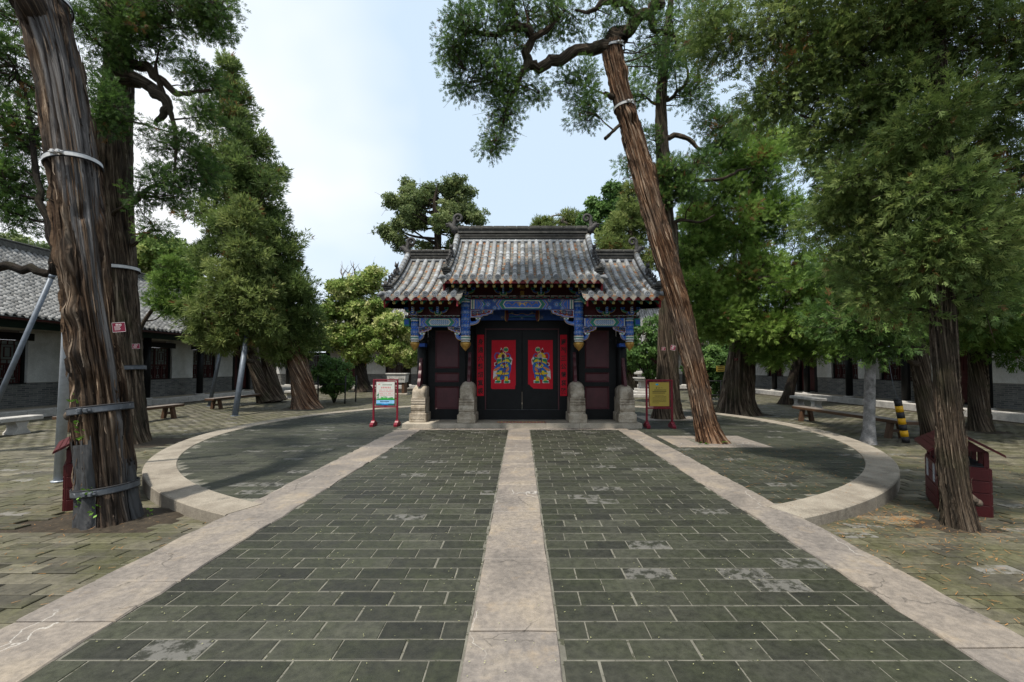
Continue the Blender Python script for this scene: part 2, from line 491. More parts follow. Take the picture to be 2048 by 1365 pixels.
M['dark'] = plain('dark_interior', (0.006, 0.006, 0.006), 0.8, 0.1)
M['hgreen'] = plain('dark_green_beam', (0.012, 0.035, 0.034), 0.6, 0.3, 4, 0.1)
M['hred'] = plain('hall_red', (0.05, 0.010, 0.010), 0.6, 0.25, 4, 0.1)

def mat_wall_brick():
    n = N('grey_brick_wall')
    g = n.new('ShaderNodeTexCoord').outputs['UV']
    b = n.new('ShaderNodeTexBrick'); n.ln(g, b.inputs['Vector'])
    b.inputs['Scale'].default_value = 1.0
    b.inputs['Brick Width'].default_value = 0.28; b.inputs['Row Height'].default_value = 0.075
    b.inputs['Mortar Size'].default_value = 0.007; b.inputs['Mortar Smooth'].default_value = 0.2
    b.inputs['Color1'].default_value = (0.075, 0.082, 0.09, 1); b.inputs['Color2'].default_value = (0.16, 0.165, 0.165, 1)
    b.inputs['Mortar'].default_value = (0.25, 0.24, 0.22, 1)
    col = n.mix(0.5, b.outputs['Color'], n.ramp(n.noise(n.coord('World'), 3, 6, 0.7), [(0.3, (0.6, 0.6, 0.6)), (0.7, (1.4, 1.35, 1.25))]), 'MULTIPLY')
    n.bump(n.math('SUBTRACT', 1.0, b.outputs['Fac']), 0.5, 0.01)
    return n.done(col, 0.85)
M['wallbrick'] = mat_wall_brick()

def mat_bark(name, stops, grey, mossy=0.0, streak=1.0):
    """stops colour long streaks; the 'bark' attribute runs round and (slowly) along the trunk"""
    n = N(name)
    n.b.inputs['Specular IOR Level'].default_value = 0.15
    co = n.coord('@bark')
    f = n.noise(co, 15 * streak, 7, 0.66, 0.1)
    col = n.ramp(f, stops)  # bark streaks, their contrast raised to paint in fissure shade and lit ridges
    g = n.noise(co, 60 * streak, 5, 0.7)
    col = n.mix(0.75, col, n.ramp(g, [(0.38, (0.3, 0.28, 0.27)), (0.62, (1.6, 1.55, 1.5))]), 'MULTIPLY')
    w = n.noise(n.coord('World'), 1.3, 4, 0.6)
    col = n.mix(n.math('MULTIPLY', n.ramp(w, [(0.45, 0.0), (0.65, 1.0)]), 0.55), col, grey)
    if mossy:
        col = n.mix(n.math('MULTIPLY', n.ramp(n.noise(n.coord('World'), 2.1, 5, 0.6), [(0.5, 0.0), (0.62, 1.0)]), mossy), col, (0.04, 0.05, 0.018))
    bare = n.attr('bare')
    bn = n.noise(co, 14, 6, 0.65, 0.15)
    bcol = n.ramp(bn, [(0.36, (0.045, 0.041, 0.039)), (0.5, (0.14, 0.13, 0.125)), (0.64, (0.27, 0.255, 0.245))])
    col = n.mix(bare, col, bcol)
    n.bump(n.math('ADD', g, n.math('MULTIPLY', f, 2.0)), 0.9, 0.03)
    return n.done(col, 0.9)
M['bark_old'] = mat_bark('old_bark', [(0.37, (0.010, 0.007, 0.005)), (0.46, (0.050, 0.031, 0.020)), (0.54, (0.115, 0.076, 0.048)), (0.64, (0.28, 0.22, 0.165))], (0.07, 0.060, 0.052))
M['bark_red'] = mat_bark('red_bark', [(0.37, (0.018, 0.010, 0.007)), (0.46, (0.085, 0.045, 0.026)), (0.54, (0.18, 0.105, 0.062)), (0.64, (0.38, 0.30, 0.225))], (0.11, 0.09, 0.074))
M['bark_grey'] = mat_bark('grey_bark', [(0.37, (0.014, 0.011, 0.008)), (0.48, (0.065, 0.048, 0.035)), (0.56, (0.125, 0.098, 0.072)), (0.65, (0.24, 0.20, 0.16))], (0.065, 0.055, 0.042), 0.25)
M['bark_dark'] = mat_bark('dark_bark', [(0.37, (0.008, 0.006, 0.005)), (0.5, (0.03, 0.023, 0.018)), (0.64, (0.08, 0.064, 0.052))], (0.035, 0.03, 0.026), 0.2)
M['twig'] = plain('twig_bark', (0.055, 0.042, 0.033), 0.9, 0.4, 6, 0.0)
M['burl'] = plain('burl_bark', (0.085, 0.066, 0.05), 0.9, 0.5, 30, 0.9)
M['dead'] = plain('bare_twig', (0.15, 0.125, 0.105), 0.9, 0.3, 6, 0.0)

def mat_leaf(name, stops, transl=0.3, brown=(0.16, 0.085, 0.03)):
    n = N(name)
    t = n.attr('tint')
    col = n.ramp(t, stops)
    col = n.mix(n.math('GREATER_THAN', t, 1.2), col, brown)
    n.setv(n.b.inputs['Base Color'], col)
    n.b.inputs['Roughness'].default_value = 0.6
    n.b.inputs['Specular IOR Level'].default_value = 0.25
    tr = n.new('ShaderNodeBsdfTranslucent'); n.ln(col, tr.inputs['Color'])
    mx = n.new('ShaderNodeMixShader'); mx.inputs['Fac'].default_value = transl
    n.ln(n.b.outputs[0], mx.inputs[1]); n.ln(tr.outputs[0], mx.inputs[2]); n.ln(mx.outputs[0], n.out.inputs['Surface'])
    return n.mat
M['leaf_dark'] = mat_leaf('dark_cypress_leaf', [(0, (0.034, 0.074, 0.020)), (0.5, (0.082, 0.155, 0.036)), (1, (0.17, 0.27, 0.064))], 0.4)
M['leaf_mid'] = mat_leaf('cypress_leaf', [(0, (0.055, 0.092, 0.026)), (0.5, (0.135, 0.20, 0.052)), (1, (0.27, 0.33, 0.105))], 0.42)
M['leaf_olive'] = mat_leaf('olive_cypress_leaf', [(0, (0.072, 0.105, 0.030)), (0.5, (0.155, 0.21, 0.056)), (1, (0.29, 0.33, 0.11))], 0.4)
M['leaf_bright'] = mat_leaf('bright_cypress_leaf', [(0, (0.048, 0.105, 0.020)), (0.5, (0.115, 0.205, 0.036)), (1, (0.24, 0.34, 0.078))], 0.38)
M['leaf_fresh'] = mat_leaf('fresh_cypress_leaf', [(0, (0.075, 0.145, 0.028)), (0.5, (0.17, 0.28, 0.052)), (1, (0.32, 0.43, 0.11))], 0.42)
M['leaf_lime'] = mat_leaf('pagoda_leaf', [(0, (0.07, 0.13, 0.024)), (0.5, (0.18, 0.26, 0.055)), (0.8, (0.33, 0.38, 0.11)), (1, (0.55, 0.55, 0.25))], 0.38)
M['leaf_broad'] = mat_leaf('broad_leaf', [(0, (0.036, 0.085, 0.022)), (0.5, (0.075, 0.15, 0.036)), (1, (0.15, 0.25, 0.06))], 0.32)
M['leaf_far'] = mat_leaf('far_leaf', [(0, (0.075, 0.115, 0.042)), (0.5, (0.14, 0.19, 0.066)), (1, (0.24, 0.28, 0.105))], 0.42)
M['needle'] = plain('fallen_needles', (0.30, 0.15, 0.05), 0.8, 0.35, 30, 0)
M['petal'] = plain('fallen_petals', (0.34, 0.34, 0.17), 0.8, 0.2, 30, 0)

# ================================================================ ground and paving
RC, RIN, ROUT = (0.0, 11.65), 7.25, 7.67          # centre and radii of the round terrace
SL0, SL1, SC0, SC1, SR0, SR1 = -3.18, -2.55, -0.31, 0.215, 2.48, 2.97   # edges of the three stone strips
PB, PW = 0.375, 0.18                               # paving brick

def ground_sheet():
    xs = np.concatenate([np.linspace(-400, -24, 8), np.linspace(-20, 20, 61), np.linspace(24, 400, 8)])
    ys = np.concatenate([np.linspace(-120, -4, 6), np.linspace(-2, 40, 64), np.linspace(50, 600, 8)])
    V = np.array([(x, y, gz(x, y) - 0.022) for y in ys for x in xs])
    nx = len(xs)
    i, j = np.meshgrid(np.arange(len(ys) - 1), np.arange(nx - 1), indexing='ij')
    a = (i * nx + j).ravel()
    o = np_mesh('ground', V, np.stack([a, a + 1, a + nx + 1, a + nx], 1), M['soil'], smooth=True)
    tagp(o, 'dark mossy soil below the courtyard paving', kind='structure')
ground_sheet()

def brick_mesh(name, L, Wd, h, ch, mat):
    mb = MB()
    a, b = L / 2, Wd / 2
    v = []
    for (p, q, z) in ((a, b, -h), (a, b, -ch), (a - ch, b - ch, 0)):
        v += [(-p, -q, z), (p, -q, z), (p, q, z), (-p, q, z)]
    f = [(8, 9, 10, 11)]
    for r in (0, 4):
        for k in range(4): f.append((r + k, r + (k+1) % 4, r + 4 + (k+1) % 4, r + 4 + k))
    me = bpy.data.meshes.new(name); me.from_pydata(v, [], f); me.materials.append(mat)
    return me

def brick_stuff(name, rows, mat, h, ch, parent, label):   # far bricks: plain blocks
    """rows: (x0, x1, y0, y1, z, tiltx, tilty)"""
    A = np.array(rows, dtype=float); n = len(A)
    if n == 0: return
    x0, x1, y0, y1, z, tx, ty = A.T
    cx, cy = (x0 + x1) / 2, (y0 + y1) / 2
    ring = []
    for c, zz in ((0, -h), (0, 0)):
        for sx, sy in ((0, 0), (1, 0), (1, 1), (0, 1)):
            X = np.where(sx, x1 - c, x0 + c); Y = np.where(sy, y1 - c, y0 + c)
            ring.append(np.stack([X, Y, z + zz + (X - cx) * tx + (Y - cy) * ty], 1))
    V = np.stack(ring, 1).reshape(-1, 3)
    f = [(4, 5, 6, 7)] + [(k, (k+1) % 4, 4 + (k+1) % 4, 4 + k) for k in range(4)]
    Fa = (np.arange(n)[:, None, None] * 8 + np.array(f)[None]).reshape(-1, 4)
    tint = np.repeat(RNG.random(n), 8)
    return np_mesh(name, V, Fa, mat, parent, attrs={'tint': tint}, kind='stuff', label=label)

def pave(root, rows, mat, L, Wd, h, ch, limit, keyf, rest_label):
    """the bricks that show largest become parts, the rest one sheet of real bricks"""
    rows = sorted(rows, key=keyf)
    me = brick_mesh('brick', L, Wd, h, ch, mat)
    for (x0, x1, y0, y1, z, tx, ty) in rows[:limit]:
        o = link(me, 'brick', root, ((x0+x1)/2, (y0+y1)/2, z), (ty, -tx, random.uniform(-0.006, 0.006)))
        o.scale = ((x1-x0)/L, (y1-y0)/Wd, 1)
    brick_stuff('far_bricks', rows[limit:], mat, h, ch, root, rest_label)

def lay(xa, xb, ya, yb, L, Wd, gap, keep, zf, dz, tilt, jit=0.004, seed=1):
    rnd = random.Random(seed)
    out, y, r = [], ya, 0
    while y < yb:
        w = Wd
        x = xa - L * (0.5 * (r % 2)) + rnd.uniform(-0.03, 0.03)
        while x < xb:
            x0, x1 = max(x, xa) + gap/2, min(x + L, xb) - gap/2
            if x1 - x0 > 0.06 and keep((x0+x1)/2, y + w/2):
                z = zf((x0+x1)/2, y + w/2) + rnd.uniform(-dz, dz)
                out.append((x0 + rnd.uniform(-jit, jit)*0.5, x1 + rnd.uniform(-jit, jit)*0.5, y + gap/2 + rnd.uniform(-jit, jit)*0.4, y + w - gap/2, z,
                            rnd.uniform(-tilt, tilt), rnd.uniform(-tilt, tilt) + (zf(x0, y + .2) - zf(x0, y - .2))/.4))
            x += L * rnd.uniform(0.985, 1.015)
        y += w; r += 1
    return out

# --- the approach between the strips
for side, xa, xb in (('left', SL1 - 0.02, SC0 + 0.0), ('right', SC1 + 0.0, SR0 + 0.02)):
    mb = MB(); mb.box((xa, 0.4, -0.16), (xb, 11.2, -0.004))
    root = mb.build('path_' + side, M['mortar'], kind='structure', label='pale mortar bed of the ' + ('darker' if side == 'right' else 'patchy') + ' brick half of the approach')
    rows = lay(xa + 0.012, xb - 0.012, 0.6, 11.0, PB, PW, 0.0098, lambda x, y: True, lambda x, y: 0.0, 0.0012, 0.004, 0.006, 5 if side == 'left' else 6)
    pave(root, rows, M['brick'], PB, PW, 0.05, 0.004, 300, lambda r: abs(r[2] - 2.2) if r[2] > 1.7 else 20, 'distant path bricks')

# --- round terrace, its two brick fields
def disc_part(side):
    s = -1 if side == 'left' else 1
    x0 = SL0 if s < 0 else SR1
    pts = []
    for k in range(0, 61):
        a = -PI/2 + s * PI * k / 60
        x, y = RC[0] + (RIN + 0.12) * math.cos(a), RC[1] + (RIN + 0.12) * math.sin(a)
        if (x - x0) * s > 0: pts.append((x, y))
    poly = [(x0, pts[0][1])] + pts + [(x0, pts[-1][1])]
    mb = MB(); mb.prism(poly, lambda a, b, d: (a, b, d), -0.16, -0.004)
    root = mb.build('terrace_' + side, M['mortar'], kind='structure', label='mortar bed of the round terrace')
    xa, xb = (-RIN - 0.1, SL0 - 0.005) if s < 0 else (SR1 + 0.005, RIN + 0.1)
    pits = [(4.10, 9.35, 0.95, 0.72), (4.62, 13.55, 0.9, 0.6)]
    def keep(x, y):
        if math.hypot(x - RC[0], y - RC[1]) > RIN + 0.02: return False
        if any(abs(x - a) < w - 0.1 and abs(y - b) < h - 0.06 for a, b, w, h in pits): return False
        return True
    rows = lay(xa, xb, 4.4, 19.0, PB, PW, 0.0098, keep, lambda x, y: 0.0, 0.0015, 0.005, 0.008, 8 if s < 0 else 9)
    pave(root, rows, M['brick'], PB, PW, 0.05, 0.004, 300, lambda r: r[2], 'distant terrace bricks')
    return root
disc_part('left'); tr_right = disc_part('right')
# the middle of the terrace round and behind the gate
mb = MB(); mb.box((SL0, 11.2, -0.16), (SR1, 18.3, -0.006)); mid = mb.build('terrace_middle', M['mortar'], kind='structure', label='terrace paving behind the gate')
brick_stuff('terrace_bricks', lay(SL0 + 0.01, SR1 - 0.01, 13.2, 18.3, PB, PW, 0.0098, lambda x, y: True, lambda x, y: 0.0, 0.001, 0.003, 0.006, 12), M['brick'], 0.05, 0.004, mid, 'bricks behind the gate')

# --- stone strips of long slabs
def slab_outline(x0, x1, y0, y1, rnd, j):
    pts = []
    n = max(2, int((y1 - y0) / 0.16))
    nx = 3
    for k in range(nx): pts.append((x0 + (x1-x0)*k/nx, y0 + rnd.uniform(-1, 1)*0.006))
    for k in range(n): pts.append((x1 + rnd.uniform(-j, j), y0 + (y1-y0)*k/n))
    for k in range(nx): pts.append((x1 - (x1-x0)*k/nx, y1 + rnd.uniform(-1, 1)*0.006))
    for k in range(n): pts.append((x0 + rnd.uniform(-j, j), y1 - (y1-y0)*k/n))
    return pts
def slab(pts, zt, zb, name, mat, parent, tilt=(0, 0)):
    c = (sum(p[0] for p in pts)/len(pts), sum(p[1] for p in pts)/len(pts))
    mb = MB(); n = len(pts); v = []
    zz = lambda x, y, z: z + (x-c[0])*tilt[0] + (y-c[1])*tilt[1]
    ch = 0.010
    for (x, y) in pts: v.append((x, y, zb))
    for (x, y) in pts: v.append((x, y, zz(x, y, zt - ch)))
    for (x, y) in pts:
        d = math.hypot(x-c[0], y-c[1]); k = 1 - ch / d
        v.append((c[0]+(x-c[0])*k, c[1]+(y-c[1])*k, zz(x, y, zt)))
    f = [tuple(range(2*n, 3*n))]
    for r in (0, n):
        for k in range(n): f.append((r+k, r+(k+1) % n, r+n+(k+1) % n, r+n+k))
    mb.add(v, f)
    return mb.build(name, mat, parent, origin=(c[0], c[1], zt))
def strip(name, x0, x1, joints, j, seed, label):
    rnd = random.Random(seed)
    mb = MB(); mb.box((x0 + 0.03, 0.3, -0.2), (x1 - 0.03, joints[-1] - 0.01, -0.02))
    root = mb.build(name, M['mortar'], kind='structure', label=label)
    for a, b in zip(joints[:-1], joints[1:]):
        g = rnd.uniform(0.005, 0.011)
        slab(slab_outline(x0, x1, a + g, b - g, rnd, j), 0.010 + rnd.uniform(-0.003, 0.004), -0.17, 'slab', M['slab'], root, (rnd.uniform(-1, 1)*0.004, rnd.uniform(-1, 1)*0.004))
    return root
strip('stone_strip_middle', SC0, SC1, [0.4, 1.55, 2.65, 3.62, 4.80, 5.88, 7.13, 8.16, 9.49, 10.3, 11.02], 0.006, 3, 'middle line of stone slabs on the approach')
strip('stone_strip_left', SL0, SL1, [0.4, 1.7, 2.75, 3.25, 4.45, 5.2, 5.75, 7.3, 8.6, 10.0, 11.02], 0.016, 4, 'wider edging line of stone slabs along the approach')
strip('stone_strip_right', SR0, SR1, [0.4, 1.5, 2.5, 3.45, 4.85, 5.7, 7.1, 8.4, 9.6, 11.02], 0.014, 5, 'narrower edging line of stone slabs along the approach')

# --- kerb ring of the terrace
def kerb_ring():
    rnd = random.Random(2)
    root = thing('kerb_ring', 'raised ring of pale stone kerb slabs round the terrace', 'kerb', (0, 18.9, -0.17))
    # from the left strip round the back to the right strip
    aL = math.atan2(-math.sqrt(ROUT**2 - SL0**2), SL0)
    aR = math.atan2(-math.sqrt(ROUT**2 - SR1**2), SR1)
    tot = 2*PI - (aR - aL)
    n = 26
    for k in range(n):
        a0 = aL - tot * k / n - 0.0006; a1 = aL - tot * (k+1) / n + 0.0006
        m = 7
        inner = [a0 + (a1-a0)*i/m for i in range(m+1)]
        zt = 0.014 + rnd.uniform(-0.002, 0.002)
        v, f = [], []
        prof = [(ROUT, -0.24), (ROUT, zt - 0.012), (ROUT - 0.012, zt), (RIN + 0.008, zt), (RIN, zt - 0.008), (RIN, -0.2)]
        for a in inner:
            for (r, z) in prof: v.append((RC[0] + r*math.cos(a), RC[1] + r*math.sin(a), z))
        q = len(prof)
        for i in range(m):
            for p in range(q - 1): f.append((i*q+p, i*q+p+1, (i+1)*q+p+1, (i+1)*q+p))
        f.append(tuple(range(q))); f.append(tuple(m*q + p for p in range(q))[::-1])
        mb = MB(); mb.add(v, f); mb.build('kerb_slab', M['kerb'], root)
kerb_ring()

# --- outer courtyard floor
TREE_PITS = [(-4.62, 4.85, 0.78, 0.5), (4.64, 4.62, 0.32, 0.26), (-8.9, 10.2, 0.85, 0.7), (8.3, 16.4, 0.9, 0.7), (-9.4, 18.7, 0.8, 0.7),
             (12.9, 12.1, 0.5, 0.5), (10.1, 10.6, 0.45, 0.45), (13.0, 20.7, 0.5, 0.5)]
def outer_keep(x, y):
    if math.hypot(x - RC[0], y - RC[1]) < ROUT - 0.12: return False
    for a, b, w, h in TREE_PITS:
        if abs(x - a) < w and abs(y - b) < h: return False
    return True
for side, xa, xb in (('left', -16.6, SL0 - 0.004), ('right', SR1 + 0.004, 15.6)):
    mb = MB(); x0 = xa if side == 'left' else xa
    root = thing('courtyard_paving_' + side, 'uneven mossy brick paving of the outer courtyard', 'paving', ((xa + xb)/2, 6, gz(0, 9)))
    del root['category']; root['kind'] = 'structure'
    rows = lay(xa, xb, 0.8, 33.5, 0.345, 0.165, 0.0135, outer_keep, lambda x, y: gz(x, y), 0.004, 0.008, 0.014, 21 if side == 'left' else 22)
    def key(r):
        px = CX + F * (r[0] + r[1]) / 2 / max(r[2], 0.1); py = HY + F * (EYE - r[4]) / max(r[2], 0.1)
        return r[2] if (-40 < px < 2090 and py < 1400) else r[2] + 100
    pave(root, rows, M['obrick'], 0.345, 0.165, 0.045, 0.005, 300, key, 'distant courtyard bricks')

# soil of the tree pits, a low mound in each
def soil_patch(cx, cy, rx, ry, z, seed, label):
    rnd = random.Random(seed); v, f = [], []
    n, m = 26, 6
    for i in range(m + 1):
        for k in range(n):
            a = 2*PI*k/n; t = i/m
            w = (abs(math.cos(a))**6 + abs(math.sin(a))**6) ** (-1/6) if i else 1
            x, y = cx + rx*t*w*math.cos(a)*(1 + rnd.uniform(-.05, .05)), cy + ry*t*w*math.sin(a)*(1 + rnd.uniform(-.05, .05))
            v.append((x, y, z + 0.035*(1-t)**0.7 + rnd.uniform(-.008, .008) - (0.03 if i == m else 0)))
    for i in range(m):
        for k in range(n): f.append((i*n+k, i*n+(k+1) % n, (i+1)*n+(k+1) % n, (i+1)*n+k))
    mb = MB(); mb.add(v, f, 0, True)
    return mb.build('soil_patch', M['soil'], kind='structure', label=label)
soil_patch(-4.62, 4.85, 0.80, 0.52, gz(0, 4.85) - 0.012, 1, 'bare soil round the banded trunk')
soil_patch(4.64, 4.62, 0.34, 0.28, gz(0, 4.6) - 0.012, 2, 'bare soil round a single trunk')
for i, (a, b, w, h) in enumerate(TREE_PITS[2:]): soil_patch(a, b, w + 0.03, h + 0.03, gz(a, b) - 0.014, 5 + i, 'bare soil round a trunk')

# stone frames set into the terrace round two trunks
for (cx, cy, w, h) in ((4.10, 9.35, 0.95, 0.72), (4.62, 13.55, 0.9, 0.6)):
    mb = MB(); mb.box((cx - w + .02, cy - h + .02, -0.15), (cx + w - .02, cy + h - .02, -0.008))
    root = mb.build('tree_frame', M['soil'], kind='structure', label='stone frame set flush round a trunk')
    rnd = random.Random(int(cx * 10))
    nrow = 7
    for r in range(nrow):
        y0, y1 = cy - h + 2*h*r/nrow, cy - h + 2*h*(r+1)/nrow
        segs = [(cx - w, cx + w)] if not (0.28 < (r + .5)/nrow < 0.72) else [(cx - w, cx - 0.42), (cx + 0.42, cx + w)]
        for a, b in segs:
            slab(slab_outline(a + .004, b - .004, y0 + .004, y1 - .004, rnd, 0.002), 0.006, -0.1, 'plank_slab', M['slab'], root)

# litter
def scatter(name, pts, lens, wid, mat, label):
    n = len(pts); P = np.array(pts)
    a = RNG.random(n) * 2 * PI
    d = np.stack([np.cos(a), np.sin(a), RNG.normal(0, .12, n)], 1) * (np.array(lens) / 2)[:, None]
    s = np.stack([-np.sin(a), np.cos(a), np.zeros(n)], 1) * (wid / 2)
    V = np.stack([P - d - s, P + d - s*0.4, P + d + s*0.4, P - d + s], 1).reshape(-1, 3)
    V[:, 2] += 0.003
    np_mesh(name, V, np.arange(4*n).reshape(-1, 4), mat, kind='stuff', label=label)
def rand_pts(n, xa, xb, ya, yb, zf, clus=None):
    out = []
    while len(out) < n:
        x, y = RNG.uniform(xa, xb), ya + (yb - ya) * RNG.random() ** 1.5
        z = zf(x, y)
        if z is not None: out.append((x, y, z))
    return out
def out_z(x, y):
    if math.hypot(x - RC[0], y - RC[1]) < ROUT + .01: return 0.012 if math.hypot(x, y - RC[1]) < ROUT else None
    return gz(x, y) + 0.006
pts = rand_pts(2600, SR1, 9.0, 2.2, 9.0, out_z)
for k in range(700):
    a = RNG.random() * 2*PI; r = abs(RNG.normal(0, 0.95))
    x, y = 4.3 + r*math.cos(a)*1.2, 4.9 + r*math.sin(a)*0.8
    if x > SR1 + .05 and math.hypot(x, y - RC[1]) > ROUT + .02: pts.append((x, y, gz(x, y) + 0.01))
scatter('fallen_needles', pts, RNG.uniform(0.02, 0.07, len(pts)), 0.006, M['needle'], 'orange fallen cypress needles strewn on the floor')
pts = rand_pts(650, -9.5, SL0 - .05, 2.2, 9.0, lambda x, y: gz(x, y) + .006 if math.hypot(x, y-RC[1]) > ROUT + .02 else None)
scatter('fallen_needles', pts, RNG.uniform(0.02, 0.06, len(pts)), 0.006, M['needle'], 'sparse fallen needles by the banded trunk')
pts = rand_pts(1000, SL1, SR0, 1.5, 10.5, lambda x, y: 0.006 if not (SC0 < x < SC1) else 0.016)
scatter('fallen_petals', pts, RNG.uniform(0.005, 0.012, len(pts)), 0.005, M['petal'], 'tiny pale fallen petals on the path')

# ================================================================ the gate
GX, GY = 0.03, 12.05
gate = thing('gate', 'painted ceremonial gate with tiled roof, black doors and stone drums', 'gate', (GX, GY, 0.0))

# plinth with its front slabs
mb = MB(); mb.box((-3.10 + GX, 11.32, -0.05), (3.10 + GX, 13.3, 0.118)); plinth = mb.build('plinth', M['plinth'], gate)
rnd = random.Random(4)
xs = [-3.14, -2.2, -1.05, -0.55, 0.62, 1.5, 2.15, 3.14]
for a, b in zip(xs[:-1], xs[1:]):
    slab(slab_outline(a + .003 + GX, b - .003 + GX, 11.27, 11.78, rnd, 0.004), 0.132 + rnd.uniform(-.004, .004), -0.03, 'plinth_slab', M['plinth'], plinth)
xs = [-2.9, -1.7, -0.4, 0.5, 1.6, 2.75]
apron = MB(); apron.box((-2.88, 11.05, -0.1), (2.73, 11.25, -0.002)); apron = apron.build('apron', M['mortar'], kind='structure', label='row of grey slabs before the gate plinth')
for a, b in zip(xs[:-1], xs[1:]):
    slab(slab_outline(a + .004, b - .004, 11.03, 11.265, rnd, 0.003), 0.018 + rnd.uniform(-.003, .003), -0.08, 'slab', M['slab'], apron)

# drum stones: moulded base, drum standing on edge with rounded shoulders
def drum_stone(x, yf, top, wd):
    yb = 13.0
    z0 = 0.125
    h1, h2, h3 = 0.24, 0.22, 0.16            # foot, belly, mouldings
    mb = MB()
    w = wd / 2
    mb.box((x - w - 0.04, yf, z0), (x + w + 0.04, yb, z0 + h1), 0, 0.02)
    foot_z = z0 + h1
    # side profile of the moulded part, extruded across
    def yz(a, b, d): return (d, a, b)
    def prof(zs):   # (y offset from the front, z)
        return [(yf + o, z) for o, z in zs] + [(yb - o, z) for o, z in reversed(zs)]
    z = foot_z
    pr = [(0.05, z - .01), (0.05, z + .03), (0.075, z + .05), (0.05, z + .08), (0.035, z + .14), (0.05, z + .20), (0.075, z + .23),
          (0.055, z + .245), (0.05, z + .275), (0.075, z + .295), (0.055, z + .31), (0.05, z + .345), (0.08, z + .37), (0.06, z + .385), (0.06, z + .41)]
    mb.prism(prof(pr), yz, x - w, x + w, 0)
    o = mb.build('drum_stone', M['drum'], gate)
    # drum: round in the side view, its shoulders rounded in the front view
    zb = z + .41
    dh = top - zb
    mb = MB()
    v, f = [], []
    n, m = 26, 12
    L = 0.78
    for i in range(n + 1):
        t = i / n
        # outline in the side view: upright front, round top, upright back
        if t < 0.3: py, pz = 0.0, (t / 0.3) * dh * 0.45
        elif t < 0.7:
            a = PI * (t - 0.3) / 0.4
            py, pz = L/2 - L/2*math.cos(a), dh*0.45 + dh*0.55*math.sin(a)
        else: py, pz = L, (1 - (t - 0.7)/0.3) * dh * 0.45
        for k in range(m + 1):
            u = -1 + 2*k/m
            sh = 1 - abs(u)**3.2 * 0.34; sy = 1 - abs(u)**5 * 0.10   # rounded edge
            cy, cz = L/2, dh*0.35
            qy = cy + (py - cy)*sy
            qz = cz + (pz - cz)*(sh if pz > cz else 1)
            v.append((x + u*w*0.92, yf + 0.075 + qy, zb + max(qz, 0)))
    for i in range(n):
        for k in range(m): f.append((i*(m+1)+k, i*(m+1)+k+1, (i+1)*(m+1)+k+1, (i+1)*(m+1)+k))
    f.append(tuple(i*(m+1) for i in range(n+1))); f.append(tuple(i*(m+1)+m for i in range(n+1))[::-1])
    mb.add(v, f, 0, True)
    mb.build('drum', M['drum'], o)
    # worn carving on the foot
    mb = MB()
    pts = [(x - w + 0.02 + 2*(w-.02)*k/16, yf - 0.004, z0 + 0.08 + 0.03*abs(math.sin(k*0.8))) for k in range(17)]
    mb.tube(pts, 0.008, 5, 0); mb.build('carved_line', M['drum'], o)
for x, yf, top, wd in ((-1.47, 11.33, 1.22, 0.40), (1.47, 11.33, 1.22, 0.40), (-2.80, 11.55, 1.13, 0.38), (2.80, 11.42, 1.12, 0.40)):
    drum_stone(x + GX, yf, top, wd)

# columns and the wavy boards that brace them
CYC = 12.12
for x, zt in ((-1.45, 3.75), (1.45, 3.75), (-2.80, 3.3), (2.80, 3.3)):
    mb = MB(); mb.lathe((x + GX, CYC, 0.13), [(0.15, 0), (0.15, 1.5), (0.14, zt - .13)], 18); mb.build('column', M['black'], gate)
    top = 2.02 if abs(x) < 2 else 1.86
    base = 1.16 if abs(x) < 2 else 1.08
    edge = []
    for k in range(41):
        t = k/40; z = base + (top - base)*t
        d = 0.30*(1 - t)**1.1 + 0.05 + 0.026*abs(math.sin(t*PI*3.6)) - 0.01*(t > .96)
        edge.append((CYC - 0.13 - d, z))
    poly = [(CYC - 0.10, base)] + edge + [(CYC - 0.10, top)]
    mb = MB(); mb.prism(poly, lambda a, b, d: (d, a, b), x + GX - .038, x + GX + .038); mb.build('wave_board', M['maroon'], gate)

# the wall of boards between the columns, doors
def flat(y):   # drawing plane that faces the viewer
    return lambda a, b, d: (a, y - d, b)
DY = 12.16
mb = MB()
mb.box((-1.32 + GX, DY, 0.13), (1.32 + GX, DY + .10, 0.40), 0)                       # threshold
mb.box((-1.32 + GX, DY + .012, 0.40), (-1.05 + GX, DY + .09, 3.5), 0); mb.box((1.05 + GX, DY + .012, 0.40), (1.32 + GX, DY + .09, 3.5), 0)
mb.box((-1.05 + GX, DY + .014, 2.70), (1.05 + GX, DY + .088, 3.55), 0)
mb.build('door_frame', M['black'], gate)
mb = MB(); mb.box((-1.06 + GX, DY + .082, 0.9), (1.06 + GX, DY + .10, 2.72), 0); mb.build('door_backing', M['black'], gate)  # unseen backing added behind the leaves to stop light showing through the gaps
mb = MB()
for a, b, c, d in ((-1.05, -1.015, .40, 2.70), (1.015, 1.05, .40, 2.70), (-1.015, 1.015, 2.665, 2.70)): mb.box((a + GX, DY + .004, c), (b + GX, DY + .06, d), 0, 0.006)
mb.build('door_trim', M['maroon'], gate)

